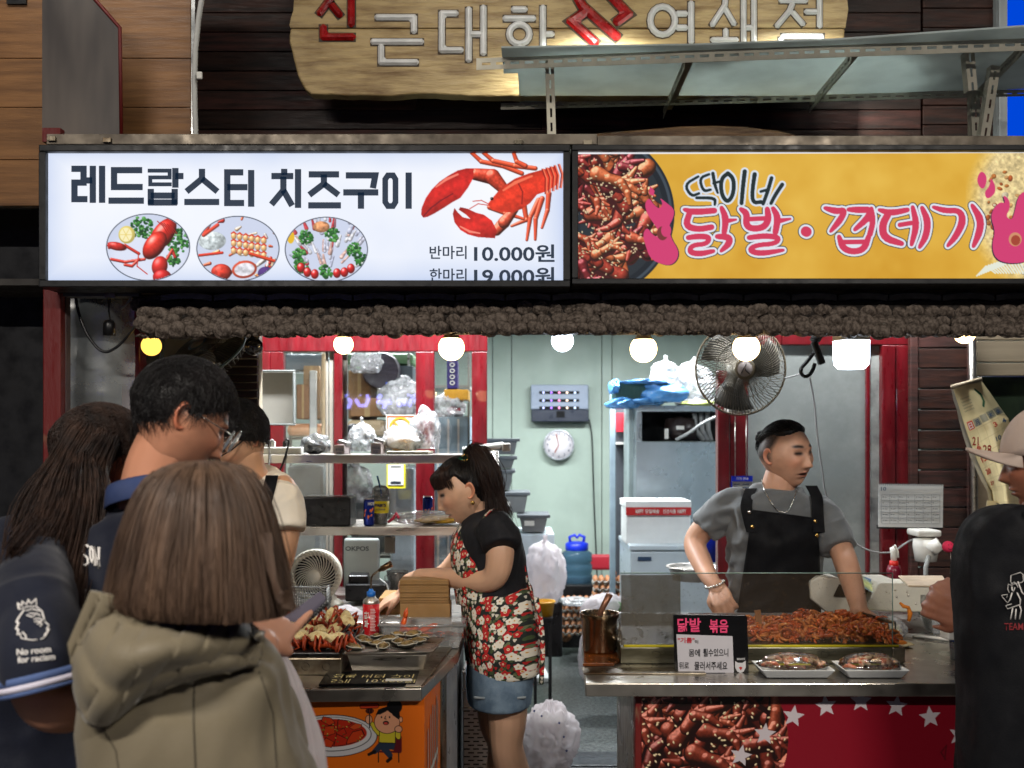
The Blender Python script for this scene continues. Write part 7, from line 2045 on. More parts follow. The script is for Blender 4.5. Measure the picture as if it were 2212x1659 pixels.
t=MB().box(P(1339.5,1395,d+.011),P(1928,1238,d+.011)+np.array([0,.004,0])).build('splash_glass',M_glass_greasy);tag(t,'upright clear splash glass speckled with grease in front of the cook','glass')
ge=pm('glass edge',(150,176,166),rough=.2,var=.05,emit=(120,150,140),estr=.0)
for q in((P(1339.5,1238,d+.013),P(1928,1238,d+.013)),(P(1928,1238,d+.013),P(1928,1395,d+.013))):MB().tube(q,.0017,4).build('glass_edge',ge,t)
# the sooty left portion of the glass guard is a steel sheet behind the pane
o=MB().box(P(1342,1394,d+.022),P(1470,1242,d+.022)+np.array([0,.003,0])).build('grease_film_panel',glassmat('sooty film',mixv=.05,rough=.3,dirt=.72,base=.5,dirtcol=(104,102,92),dscale=18,dlow=.3,dhigh=.7));tag(o,'smoky grease-fogged panel behind the left end of the splash glass','panel')
M_feet=pm('glazed chicken feet',(206,96,40),rough=.28,col2=(126,44,18),vscale=26,bump=.7,bscale=90,vlow=.32,vhigh=.6,coat=.3)
M_feet2=pm('glazed chicken feet pale',(218,134,66),rough=.28,col2=(158,74,30),vscale=26,bump=.7,bscale=90,vlow=.32,vhigh=.6,coat=.3)
fmesh=[]
for s in range(6):
 rg=random.Random(s)
 mb=MB()
 mb.tube([(-.028,0,0),(-.012,.003,.004),(0,0,.003)],[.0065,.0045,.006],7)
 for a in(-.8,-.25,.3,.85,2.8):
  L=rg.uniform(.02,.03);z=rg.uniform(-.002,.014)
  mb.tube([(0,0,.003),(L*.5*math.cos(a),L*.5*math.sin(a),.006+z),(L*.95*math.cos(a+.3),L*.95*math.sin(a+.3),z*1.3),(L*1.15*math.cos(a+.6),L*1.15*math.sin(a+.6),z-.003)],[.0052,.0045,.0036,.001],6)
 o=mb.build('f',M_feet if s%2 else M_feet2);fmesh.append(o.data);bpy.data.objects.remove(o)
rg=random.Random(77)
fx0,fx1=P(1620,0,3.2)[0],P(1912,0,3.2)[0]
def hump(x):
 u=(x-fx0)/(fx1-fx0);return .012+.036*math.exp(-((u-.62)/.28)**2)+.012*math.exp(-((u-.12)/.1)**2)
for i in range(230):
 x=rg.uniform(fx0-(.2 if i%6==0 else 0),fx1);y=rg.uniform(3.09,3.38)
 h=hump(x)if x>fx0 else .01
 z=ZK+.058+h*(1-((y-3.235)/.17)**2)*(rg.random()**.5)
 o=bpy.data.objects.new('fried_chicken_piece',rg.choice(fmesh));link(o)
 o.location=(x,y,z);o.rotation_euler=(rg.uniform(-.7,.7),rg.uniform(-.7,.7),rg.uniform(0,6.3));k=rg.uniform(.9,1.35);o.scale=(k,k,k)
 tag(o,'orange glazed chicken foot in the heap on the griddle behind the splash glass','chicken foot','chicken feet frying on the griddle')
mb=MB();
for i in range(150):
 x=rg.uniform(fx0,fx1);y=rg.uniform(3.09,3.36);z=ZK+.056+hump(x)*.8*rg.random()
 mb.ell((x,y,z),(rg.uniform(.006,.012),rg.uniform(.005,.009),.005),n=8,m=6,noise=.3)
o=mb.build('spicy_crumbs',M_feet);o['kind']='stuff';tag(o,'red sauce crumbs under the frying chicken feet','food')
o=MB().box(P(1632,1350,3.2),P(1645,1318,3.2)+np.array([0,.006,0]),rot=(0,-.12,0)).build('wooden_spatula',pm('oily wood',(150,104,66),rough=.5,var=.1));tag(o,'wooden spatula stuck upright in the chicken feet','spatula')
# warning board
t=thing('warning_board','black standing board with pink and black handwritten oil warning','board',P(1535,1469,2.92))
d=2.93
pl=[]
def rrect(x0,y0,x1,y1,r,n=5):
 q=[]
 for cx,cy,a in((x1-r,y0+r,-PI/2),(x1-r,y1-r,0),(x0+r,y1-r,PI/2),(x0+r,y0+r,PI)):
  for k in range(n+1):q.append((cx+r*math.cos(a+k*PI/2/n),cy+r*math.sin(a+k*PI/2/n)))
 return q
MB().prism([XZ(x+(y-1390)*.03*1,y+(x-1535)*.012,d)for x,y in rrect(1456,1328,1616,1455,6)],d,d+.012).build('board_panel',pm('board black',(16,16,18),rough=.2,var=.1),t,bevel=.001)
MB().prism([XZ(x+(y-1390)*.03*1,y+(x-1535)*.012,d)for x,y in rrect(1457.2,1329.2,1614.8,1453.8,6)],d-.0006,d+.001).build('board_face',MATS['board black'],t)
MB().prism([XZ(x,y,d)for x,y in((1461,1370),(1582,1374),(1585,1455),(1465,1451))],d-.0022,d-.0008).build('paper',pm('warning paper',(204,200,204),rough=.5,var=.02),t)
MB().box(P(1492,1469,d-.02),P(1570,1456,d-.02)+np.array([0,.07,0])).build('board_foot',M_blackp,t,bevel=.003)
M_pink=pm('marker pink',(220,66,110),rough=.6,var=.03,emit=(220,66,110),estr=.12)
M_mark=pm('marker black',(24,22,26),rough=.6,var=.03)
dl=d-.003
line('닭발',1463,1514,1335,1365,t,M_pink,dl,.025);line('볶음',1532,1573,1338,1367,t,M_pink,dl,.025)
line('"기름"',1464,1500,1377,1389,t,pm('marker red',(200,30,50),var=.02),dl,.02);line('이',1501,1508,1382,1390,t,M_mark,dl,.01)
line('몸에',1488,1512,1402,1418,t,M_mark,dl,.01);line('튈수있으니',1519,1573,1401,1418,t,M_mark,dl,.01)
line('뒤로',1467,1488,1430,1445,t,M_mark,dl,.01);line('물러서주세요',1500,1571,1429,1447,t,M_mark,dl,.01)
M_wp=pm('emblem white',(216,214,214),var=.03)
mb=MB();mb.prism([XZ(x,y,dl)for x,y in((1588,1428),(1594,1432),(1604,1432),(1611,1427),(1611,1442),(1606,1451),(1599,1454),(1592,1450),(1588,1441))],dl+.0005,dl+.001);mb.build('emblem',M_wp,t)
mb=MB();mb.prism([XZ(x,y,dl)for x,y in((1596,1442),(1600,1440),(1604,1442),(1600,1448))],dl-.0003,dl+.0002);mb.build('emblem_heart',M_rednum,t)
line('BRAVE',1592,1609,1421,1425.5,t,M_wp,dl,.02)
# foam trays of food
def foam_tray(label,x0,x1,y,d,foodcol,foodcol2,seed,film):
 t=thing('food_tray',label,'tray',on((x0+x1)/2,ZK,d),'wrapped foam trays')
 a,b=on(x0,0,d)[0],on(x1,0,d)[0]
 tub(a,b,d,d+.13,ZK+.001,ZK+.026,.018,M_foam,t,'foam_body',.005)
 mf=pm(label[:20],foodcol,rough=.3,col2=foodcol2,vscale=34,bump=.8,bscale=80,vlow=.42,vhigh=.56)
 rg=random.Random(seed)
 cx,cy=(a+b)/2,d+.065
 for k in range(34):
  u=rg.uniform(-.8,.8);w=rg.uniform(-.7,.7)
  h=.030*math.sqrt(max(0.05,1-u*u-w*w*.6))
  ang=rg.uniform(0,PI);L=rg.uniform(.012,.022)
  p0=np.array([cx+u*(b-a)/2,cy+w*.055,ZK+.016+h])
  q=np.array([math.cos(ang)*L,math.sin(ang)*L,rg.uniform(-.006,.006)])
  MB().tube([p0-q,p0+[0,0,.004],p0+q],[.004,.0065,.004],7).build('food_piece',mf if rg.random()<.7 else pm('pale flesh',(226,196,160),rough=.35,var=.1),t)
 if film:
  mb=MB().ell((cx,cy,ZK+.026),((b-a)/2-.004,.06,.036),n=40,m=20,noise=.06,ns=40,seed=seed)
  mb.v[0][:,2]=np.maximum(mb.v[0][:,2],ZK+.026)
  mb.build('cling_film',glassmat('cling film',mixv=.10,rough=.04,dirt=.12,base=.0,dirtcol=(240,240,240),dscale=22),t)
 return t
foam_tray('wrapped white foam tray of pinkish chicken feet left of the sauced one',1646,1806,0,2.84,(200,110,76),(226,190,160),2,True)
foam_tray('wrapped white foam tray of dark sauced squid, the right one',1826,1967,0,2.84,(110,56,34),(196,150,110),3,True)
# steel pot
t=thing('sauce_pot','tall stained steel pot with ladle handle at the left end of the counter','pot',on(1295,ZK+.012,3.17))
c0=on(1295,ZK+.013,3.17)
MB().lathe([(0,0),(.050,0),(.052,.004),(.0555,.10),(.0600,.105),(.0605,.113),(.0615,.117),(.0600,.119),(.0575,.117),(.054,.10),(.049,.006),(0,.006)],c0,40).build('pot_body',pm('stained pot steel',(170,150,124),rough=.24,metal=1,col2=(112,86,58),vscale=5,stretch=(3,3,.5),vlow=.35,vhigh=.6),t)
MB().lathe([(0,.085),(.053,.085)],c0,24).build('sauce_surface',pm('dark sauce',(70,34,16),rough=.2),t)
MB().tube([c0+[0,0,.08],c0+[.004,-.01,.125],c0+[.030,-.02,.178]],[.008,.009,.011],10).build('ladle_handle',pm('bronze handle',(150,106,84),rough=.35,metal=.6),t)
pl=[G(x,y,ZK+.012)for x,y in((1259,1432),(1326,1432),(1338,1424),(1337,1388),(1258,1388))]
o=MB().prismz([(p[0],p[1])for p in pl],ZK+.001,ZK+.012).build('oily_base_plate',pm('oily brown plate',(126,66,24),rough=.22,col2=(62,34,18),vscale=14,coat=.6),None,bevel=.003);tag(o,'brown oil-soaked plate under the steel pot','plate')
o=blob_bag('crumpled_foil',on(1338,ZK+.035,3.16),(.009,.05,.05),pm('foil',(180,176,168),rough=.25,metal=1,var=.1),91,amp=.5,fs=4);tag(o,'crumpled foil squeezed between pot and griddle','foil')
# == people
def cr(pts,n=6):
 """smooth curve through points"""
 p=np.array(pts,float);m=len(p)
 if m<3:return np.array([p[0]+(p[-1]-p[0])*t for t in np.linspace(0,1,n+1)])
 q=np.vstack([2*p[0]-p[1],p,2*p[-1]-p[-2]])
 out_=[]
 for i in range(m-1):
  a,b,c_,d_=q[i],q[i+1],q[i+2],q[i+3]
  for k in range(n):
   t=k/n
   out_.append(.5*(2*b+(c_-a)*t+(2*a-5*b+4*c_-d_)*t*t+(3*b-a-3*c_+d_)*t**3))
 out_.append(p[-1])
 return np.array(out_)
def limb(mb,pts,r,n=6,cap=True):
 """tapered limb; r per point"""
 q=cr([list(a)+[b]for a,b in zip(pts,r)],n)
 p,rr=q[:,:3],q[:,3]
 if cap:
  t0=p[0]-p[1];t0/=np.linalg.norm(t0);t1=p[-1]-p[-2];t1/=np.linalg.norm(t1)
  p=np.vstack([p[0]+t0*rr[0]*.85,p[0]+t0*rr[0]*.5,p,p[-1]+t1*rr[-1]*.5,p[-1]+t1*rr[-1]*.85])
  rr=np.r_[rr[0]*.4,rr[0]*.85,rr,rr[-1]*.85,rr[-1]*.4]
 mb.tube(p,rr,14)
def torso(mb,st,side,n=6):
 """stations (x, y, z, half width, half depth); side is the unit vector across the shoulders"""
 q=cr(st,n);s=np.array(side,float);s/=np.linalg.norm(s)
 m=len(q);K=26;vs=[]
 for i in range(m):
  t=q[min(i+1,m-1),:3]-q[max(i-1,0),:3];t/=np.linalg.norm(t)
  u=s-t*(s@t);u/=np.linalg.norm(u);w=np.cross(t,u)
  for k in range(K):
   a=2*PI*k/K;ca,sa=math.cos(a),math.sin(a)
   ca=math.copysign(abs(ca)**.85,ca);sa=math.copysign(abs(sa)**.85,sa)
   vs.append(q[i,:3]+u*ca*q[i,3]+w*sa*q[i,4])
 f=[(i*K+k,i*K+(k+1)%K,(i+1)*K+(k+1)%K,(i+1)*K+k)for i in range(m-1)for k in range(K)]
 f+=[tuple(range(K-1,-1,-1)),tuple((m-1)*K+k for k in range(K))]
 mb.add(vs,f)
def vnorm(me):
 n=np.zeros(len(me.vertices)*3);me.vertex_normals.foreach_get('vector',n);return n.reshape(-1,3)
def co(me):
 v=np.zeros(len(me.vertices)*3);me.vertices.foreach_get('co',v);return v.reshape(-1,3)
def fuse(mb,voxel=.006,smooth=6,factor=.5):
 """grow one continuous surface from overlapping forms"""
 o=mb.build('tmp',None)
 r=o.modifiers.new('r','REMESH');r.mode='VOXEL';r.voxel_size=voxel
 if smooth:
  s=o.modifiers.new('s','SMOOTH');s.iterations=smooth;s.factor=factor
 me=bpy.data.meshes.new_from_object(o.evaluated_get(bpy.context.evaluated_depsgraph_get()))
 bpy.data.objects.remove(o)
 return me
def finish(me,name,mat,par,disp=None,colors=None):
 if disp is not None:
  v=co(me);n=vnorm(me);me.vertices.foreach_set('co',(v+n*disp(v)[:,None]).ravel())
 v=co(me)
 if colors is not None:
  ca=me.color_attributes.new('Col','FLOAT_COLOR','POINT');c_=np.ones((len(v),4));c_[:,:3]=srgb(np.clip(colors(v),0,255)/255.)
  ca.data.foreach_set('color',c_.ravel())
 me.vertices.foreach_set('co',(v-origin_of(par)).ravel())
 me.polygons.foreach_set('use_smooth',[True]*len(me.polygons))
 me.materials.clear();me.materials.append(mat);me.name=name;me.update()
 return link(bpy.data.objects.new(name,me),par)
def folds(amp=.004,s=9,dirv=(0,0,1),k=.35,seed=0):
 """cloth folds: noise drawn out along dirv"""
 dirv=np.array(dirv,float);dirv/=np.linalg.norm(dirv)
 def f(v):
  w=v-np.outer(v@dirv,dirv)*(1-k)
  w=w+.05*np.stack([vnoise(v,5,seed),vnoise(v,5,seed+1),vnoise(v,5,seed+2)],-1)
  r=1-np.abs(vnoise(w,s,seed))*1.6
  return amp*(r+.5*vnoise(w,s*2.3,seed+5))
 return f
def rotm(yaw,pitch=0,roll=0):
 return np.array(Euler((0,0,math.radians(yaw))).to_matrix())@np.array(Euler((math.radians(pitch),0,0)).to_matrix())@np.array(Euler((0,math.radians(roll),0)).to_matrix())
def skull(d):
 """head form for unit directions; face towards -y"""
 x,y,z=d[:,0],d[:,1],d[:,2]
 lo=np.clip(-z,0,1);fr=np.clip(-y,0,1);bk=np.clip(y,0,1)
 X=x*.078*(1-.24*lo**1.6)
 Y=np.where(y<0,y*(.092-.004*lo),y*(.100-.045*lo**1.2))
 Z=z*np.where(z>0,.108,.120-.03*bk)
 X=X*(1+.06*np.exp(-((z+.05)/.3)**2))
 Y=Y+fr*lo*-.008
 return np.stack([X,Y,Z],-1)
def face(p,mouth=0.0,male=True,eyeo=1.0):
 """features pressed into the head form; returns points and paint weights"""
 x,y,z=p[:,0],p[:,1],p[:,2]
 fr=np.clip((-y-.02)/.04,0,1)
 g=lambda cx,cz,sx,sz:np.exp(-((np.abs(x)-cx)/sx)**2-((z-cz)/sz)**2)*fr
 g0=lambda cz,sx,sz:np.exp(-(x/sx)**2-((z-cz)/sz)**2)*fr
 dy=np.zeros(len(x))
 nz_=np.clip((.022-z)/.056,0,1);prof=np.where((z<.022)&(z>-.046),nz_**1.2,0)*np.clip((z+.046)/.010,0,1)
 dy-=(.022 if male else .018)*prof*np.exp(-(x/(.0085+.005*nz_))**2)*fr
 dy-=.008*g(.0115,-.031,.006,.007)
 dy+=.0095*g(.031,.012,.015,.010)-.0055*g(.029,.028,.018,.007)*(1 if male else .5)
 dy+=.004*g0(.018,.008,.01)
 dy-=.006*g(.044,-.018,.02,.018)
 dy-=.0055*g0(-.056,.019,.005)+.006*g0(-.068,.015,.0055)+.002*g0(-.048,.004,.006)
 dy+=(.006+.012*mouth)*np.exp(-(x/.020)**2-((z+.062)/(.0018+.004*mouth))**2)*fr
 dy+=.004*g0(-.078,.02,.006)-.007*g0(-.098,.018,.012)
 q=p.copy();q[:,1]+=dy
 q[:,1]-=.0035*g(.031,.0125,.0125,.0042)
 lip=np.clip(g0(-.056,.020,.0045)+g0(-.0685,.017,.005),0,1)**2
 slit=np.exp(-(x/.022)**4-((z+.062)/(.0016+.0045*mouth))**2)*fr
 eye=np.exp(-((np.abs(x)-.031)/.0135)**4-((z-.0105)/.0050)**2)*fr
 brow=np.exp(-((np.abs(x)-.031)/.017)**4-((z-.032-.10*(.031-np.abs(np.abs(x)-.034)))/.0046)**2)*fr
 return q,dict(lip=lip,slit=slit,eye=eye,brow=brow,cheek=g(.045,-.02,.022,.02),eyes=g(.031,.008,.018,.010))
def head_mesh(mb,C_,R,s=1.0,tone=(196,140,108),male=True,mouth=0.0,hairline=None,paint=1.0,lipc=(150,78,66),n=130,m=120):
 th=np.arccos(np.linspace(1,-1,m)*.9999);ph=np.linspace(0,2*PI,n,endpoint=False)
 ph=ph-.55*np.sin(ph)
 T,Ph=np.meshgrid(th,ph,indexing='ij');T,Ph=T.ravel(),Ph.ravel()
 d=np.stack([-np.sin(T)*np.sin(Ph),-np.sin(T)*np.cos(Ph),np.cos(T)],-1)
 p=skull(d);q,w=face(p,mouth,male)
 col=np.zeros((len(q),3))+np.array(tone,float)
 col*=(1+.05*fbm(q,40,3))[:,None]
 def mix(wt,c_):
  nonlocal col
  wt=np.clip(wt,0,1)[:,None];col=col*(1-wt)+np.array(c_,float)*wt
 mix(w['cheek']*.25,(200,110,84));mix(w['eyes']*.25,(120,76,60));mix(w['lip']*.8,lipc);mix(w['slit'],(46,20,18));mix(w['brow']*1.1*paint,(34,26,24));mix(w['eye']*1.0*paint,(22,16,15))
 if hairline is not None:mix(hairline(q),(38,33,32))
 f=[]
 for i in range(m-1):
  for k in range(n):f.append((i*n+k,(i+1)*n+k,(i+1)*n+(k+1)%n,i*n+(k+1)%n))
 mb.add(q*s@R.T+C_,f,True)
 cols=[col]
 for sx in(-1,1):
  e=MB().ell((0,0,0),(.006,.0175,.030),n=26,m=20)
  v=e.v[0];r2=(v[:,1]/.0175)**2+(v[:,2]/.030)**2
  v[:,0]=v[:,0]*1.0+.006*np.exp(-((np.sqrt(r2)-.85)/.18)**2)-.004*np.exp(-r2/.25)
  v[:,1]+=np.where(v[:,2]<0,.004*(v[:,2]/.03),0)
  ce=np.zeros((len(v),3))+np.array(tone)*np.array([1.02,.88,.84]);ce*=(1-.35*np.exp(-r2/.18))[:,None]
  v=v@np.array(Euler((math.radians(-10),0,math.radians(-24))).to_matrix()).T
  v=v*[sx,1,1]+np.array([sx*.0775,.010,-.002])
  mb.add(v*s@R.T+C_,e.f if sx>0 else[tuple(reversed(g))for g in e.f],True);cols.append(ce)
 return np.vstack(cols)
def hand(mb,W,fdir,nrm,s=1.0,curl=(.5,.5,.5,.5),thumb=.4,side=1,spread=.12):
 """palm, four bent fingers and a thumb leaving the side of the palm"""
 W=np.array(W,float);f=np.array(fdir,float);f/=np.linalg.norm(f)
 n=np.array(nrm,float);n=n-f*(n@f);n/=np.linalg.norm(n)
 b=np.cross(n,f)*side
 for k in range(4):
  o=(k-1.5)*.0195*s
  limb(mb,[W+b*o*.6-f*.01*s,W+b*o*.95+f*.045*s,W+b*o+f*(.082-.004*abs(k-1))*s],[.0125*s,.0125*s,.0100*s],4)
  p=W+b*o+f*(.084-.005*abs(k-1))*s
  L=(.042,.046,.043,.034)[k]*s;a=0;pts,rr=[p],[.0095*s]
  for j in range(3):
   a+=curl[k]*(1.0,1.1,.8)[j]
   dv=f*math.cos(a)-n*math.sin(a)+b*spread*(k-1.5)*.5
   p=p+dv*L*(1,.66,.5)[j];pts.append(p);rr.append((.0090,.0080,.0066)[j]*s)
  limb(mb,pts,rr,4)
 p0=W+b*-.020*s+f*.018*s
 d1=f*.75-b*.75-n*.25
 p1=p0+d1*.034*s;d2=f*(1-.3*thumb)-b*(.35-thumb*.5)-n*thumb
 p2=p1+d2*.030*s;p3=p2+(d2-n*thumb*.4)*.022*s
 limb(mb,[p0,p1,p2,p3],[.014*s,.0115*s,.0095*s,.0075*s],4)
M_skin=vcmat('skin',rough=.42,spec=.4,bump=.08,bscale=500,sss=.04)
def body(name,par,mb,tone,head=None,voxel=.0045,var=.05):
 """the continuous body mesh, with the head grown on in the same mesh"""
 me=fuse(mb,voxel,5)
 v=co(me);f=[tuple(p.vertices)for p in me.polygons]
 out_=MB();out_.v=[v];out_.f=f;out_.n=len(v);out_.smooth=[True]*len(f)
 col=(np.zeros((len(v),3))+np.array(tone,float))*(1+var*fbm(v,14,3))[:,None]
 cols=[col]
 if head:cols.append(head_mesh(out_,**head))
 c_=np.ones((out_.n,4));c_[:,:3]=srgb(np.clip(np.vstack(cols),0,255)/255.)
 return out_.build(name,M_skin,par,colors=c_)
def hairmat(name,col,col2,rough=.42):
 return pm(name,col,rough=rough,col2=col2,vscale=30,stretch=(1,1,.15),spec=.35,aniso=.5,rvar=.1,vlow=.3,vhigh=.7)
M_hair=hairmat('black hair',(30,26,26),(12,11,12));M_hairb=hairmat('brown hair',(104,82,66),(62,48,40),.5);M_hl=hairmat('ombre hair',(64,46,37),(18,14,14),.5);M_hairp=hairmat('dark brown hair',(58,40,34),(20,16,16))
def strands(name,par,mat,paths,w=.0011):
 """paths: array (n, k, 3) of hair strands drawn as slender three-sided fibres"""
 a=np.asarray(paths,float);N_,K,_=a.shape
 t=np.gradient(a,axis=1);t/=np.linalg.norm(t,axis=2)[...,None]+1e-9
 r=np.random.RandomState(5).randn(N_,1,3);u=np.cross(t,r);u/=np.linalg.norm(u,axis=2)[...,None]+1e-9;v_=np.cross(t,u)
 ww=w*np.linspace(1,.35,K)[None,:,None]
 ring_=np.stack([a+u*ww,a-u*ww*.5+v_*ww*.87,a-u*ww*.5-v_*ww*.87],2)
 V=ring_.reshape(-1,3)-origin_of(par)
 idx=np.arange(N_*K*3).reshape(N_,K,3)
 F_=[]
 for j in range(3):
  j2=(j+1)%3
  F_.append(np.stack([idx[:,:-1,j],idx[:,:-1,j2],idx[:,1:,j2],idx[:,1:,j]],-1).reshape(-1,4))
 f=np.concatenate(F_)
 me=bpy.data.meshes.new(name);me.vertices.add(len(V));me.vertices.foreach_set('co',V.ravel())
 me.loops.add(f.size);me.loops.foreach_set('vertex_index',f.ravel());me.polygons.add(len(f))
 me.polygons.foreach_set('loop_start',np.arange(0,f.size,4));me.polygons.foreach_set('loop_total',np.full(len(f),4))
 me.polygons.foreach_set('use_smooth',[True]*len(f));me.update(calc_edges=True);me.materials.append(mat)
 return link(bpy.data.objects.new(name,me),par)
def scalp_hair(par,C_,R,s,mask,thick,mat,flow,N_=2600,L=.05,seed=1,lift=.006,w=.0009,name='hair',jitter=.09):
 """hair cap following the skull plus loose strands combed along flow"""
 n,m=80,60
 th=np.linspace(.001,PI-.001,m);ph=np.linspace(0,2*PI,n,endpoint=False)
 T,Ph=np.meshgrid(th,ph,indexing='ij');d=np.stack([np.sin(T)*np.cos(Ph),np.sin(T)*np.sin(Ph),np.cos(T)],-1).reshape(-1,3)
 p=skull(d);mk=mask(p)
 tk=thick(p)if callable(thick)else thick
 q=p+d*((tk*np.clip(mk,0,1)-.004*(mk<.3))*(1+.25*vnoise(p,60,seed)))[:,None]
 f=[(i*n+k,(i+1)*n+k,(i+1)*n+(k+1)%n,i*n+(k+1)%n)for i in range(m-1)for k in range(n)]
 f=[g for g in f if mk[list(g)].max()>.05]
 o=MB().add(q*s@R.T+C_,f,True).build(name,mat,par)
 rg=np.random.RandomState(seed)
 dd=rg.randn(N_*3,3);dd/=np.linalg.norm(dd,axis=1)[:,None]
 p=skull(dd);ok=mask(p)>.35;dd=dd[ok][:N_]
 K=6;paths=[]
 cur=dd.copy();jit=rg.randn(len(dd),3)*jitter
 tk0=thick(skull(dd))if callable(thick)else thick
 for k in range(K):
  pk=skull(cur);nn=cur
  h=tk0+lift*np.sin(min(1,k/(K-1)*1.15)*PI*.8)+rg.rand(len(dd))*.002
  paths.append(pk+nn*(h if k else h*.4)[:,None]if not np.isscalar(h)else pk+nn*h)
  fl=flow(pk)+jit;fl=fl-nn*(fl*nn).sum(1)[:,None];fl/=np.linalg.norm(fl,axis=1)[:,None]+1e-9
  cur=cur+fl*(L/K/.095);cur/=np.linalg.norm(cur,axis=1)[:,None]
 a=np.stack(paths,1)*s@R.T+C_
 strands('hair_strands',o,mat,a,w)
 return o
def legs(par,hip,side,col,foot=True,spread=.09,name='trousers',depth=.0,zh=None):
 mb=MB();s=np.array(side,float);s[2]=0;s/=np.linalg.norm(s)
 hip=np.array(hip,float)
 for k in(-1,1):
  b=hip+s*k*spread
  limb(mb,[b,np.array([b[0],b[1],hip[2]*.52]),np.array([b[0],b[1],.09])],[.095,.068,.052])
 limb(mb,[hip-s*.06,hip+s*.06],[.12,.12])
 finish(fuse(mb,.014,4),name,col,par,folds(.005,8))
 f=np.array([-s[1],s[0],0])
 for k in(-1,1):
  b=hip+s*k*spread;b[2]=.045
  MB().ell(b-f*.05,(.048,.13,.05),rot=(0,0,math.atan2(-f[0],f[1])if abs(f[1])>1e-6 else 0)).build('shoe',M_blackp,par)
from mathutils.bvhtree import BVHTree
def surf(*objs):
 ts=[]
 for o in objs:
  v=co(o.data)+origin_of(o);ts.append(BVHTree.FromPolygons([tuple(p)for p in v],[tuple(p.vertices)for p in o.data.polygons]))
 def f(x,y,off=.003,dflt=None):
  d_=P(x,y,1)-[0,0,CAMZ];L=np.linalg.norm(d_);best=None
  for t_ in ts:
   h=t_.ray_cast((0,0,CAMZ),tuple(d_/L))
   if h[0]is not None and(best is None or h[3]<best):best=h[3]
  if best is None:
   return P(x,y,dflt)if dflt else None
  return np.array([0,0,CAMZ])+d_/L*(best-off)
 return f
def dense(q,n=5):
 q=np.array(q,float);r=[]
 for a,b in zip(q[:-1],q[1:]):r+=[a+(b-a)*k/n for k in range(n)]
 return r+[q[-1]]
def laid(f,polys,off=.002,dflt=None):return[[p for p in(f(x,y,off,dflt)for x,y in dense(q))if p is not None]for q in polys]
def drape(par,name,mat,f,pa,n,m,off,dflt,th=.003,it=4):
 """cloth laid over a body: pa(u, v) gives where each point shows"""
 g=np.zeros((m+1,n+1,3));D_=np.zeros((m+1,n+1))
 for j in range(m+1):
  for i in range(n+1):
   x,y=pa(i/n,j/m);g[j,i,:2]=(x,y);p=f(x,y,off(i/n,j/m)if callable(off)else off,dflt);D_[j,i]=p[1]
 for _ in range(it):
  E_=np.pad(D_,1,'edge');A_v=(E_[:-2,1:-1]+E_[2:,1:-1]+E_[1:-1,:-2]+E_[1:-1,2:])/4;D_=np.minimum(D_,.4*D_+.6*A_v)
 vs=[P(g[j,i,0],g[j,i,1],D_[j,i])for j in range(m+1)for i in range(n+1)]
 return MB().add(vs,[(j*(n+1)+i,j*(n+1)+i+1,(j+1)*(n+1)+i+1,(j+1)*(n+1)+i)for j in range(m)for i in range(n)],True).build(name,mat,par,solid=th)
M_grey_tee=pm('grey tee',(96,99,101),rough=.85,var=.08,bump=.2,bscale=400,sheen=.2)
M_black_cl=pm('black cloth',(12,13,17),rough=.85,var=.15,spec=.25,bump=.25,bscale=300)
M_navy=pm('navy shirt',(17,21,35),rough=.8,var=.15,spec=.25,bump=.2,bscale=300,sheen=.1)
M_cream_tee=pm('cream tee',(236,226,208),rough=.85,var=.04,bump=.15,bscale=300)
M_trouser=pm('dark trousers',(14,15,19),rough=.8,var=.1)
M_gold=pm('gold metal',(220,186,110),rough=.25,metal=1,var=.1)
M_silver=pm('silver metal',(220,220,214),rough=.25,metal=1,var=.1)
# == the cook
T_=(196,150,124);D=3.75
t=thing('person','cook in grey tee and black bib apron, shaved sides and topknot, leaning on the counter','person',(P(1680,0,D)[0],D,0))
mb=MB()
S=lambda px,py,d=D:P(px,py,d)
sx=np.array([1,.12,0.])
torso(mb,[(*S(1675,1500,3.8),.15,.11),(*S(1675,1300,3.79),.145,.10),(*S(1676,1160,3.77),.15,.095),(*S(1678,1100,3.77),.13,.08),(*S(1680,1065,3.77),.07,.06)],sx)
limb(mb,[S(1680,1080,3.77),S(1682,1045,3.76),S(1692,1010,3.76)],[.066,.060,.056])
hw=S(1548,1268,3.62)
limb(mb,[S(1600,1098,3.77),S(1540,1125,3.80),S(1502,1170,3.82),S(1516,1215,3.74),S(1534,1250,3.66),hw],[.045,.047,.043,.039,.031,.026])
hand(mb,hw,S(1562,1300,3.56)-hw,(-.3,-1,.2),.98,(.9,.95,1.0,1.0),.7,side=1)
hw=S(1856,1318,3.42)
limb(mb,[S(1755,1098,3.77),S(1790,1132,3.74),S(1814,1180,3.68),S(1832,1230,3.58),S(1848,1285,3.47),hw],[.045,.047,.043,.042,.034,.028])
hand(mb,hw,S(1868,1352,3.32)-hw,(0,.3,1),.98,(.2,.25,.3,.3),.4,side=-1)
HC=S(1697,982,3.75);R=rotm(36,3,-4);hs=1.06
def cookline(q):
 side_=np.clip((q[:,1]+.012+.35*np.clip(q[:,2]-.02,0,.05))/.020,0,1)*np.clip((q[:,2]+.03-.25*np.clip(q[:,1],-.1,.02))/.02,0,1)*np.clip((.09-q[:,2]*.6)/.02,0,1)
 return side_*(.72+.18*vnoise(q,400,3))
body('body',t,mb,T_,dict(C_=HC,R=R,s=hs,tone=T_,male=True,mouth=.55,hairline=cookline),.005)
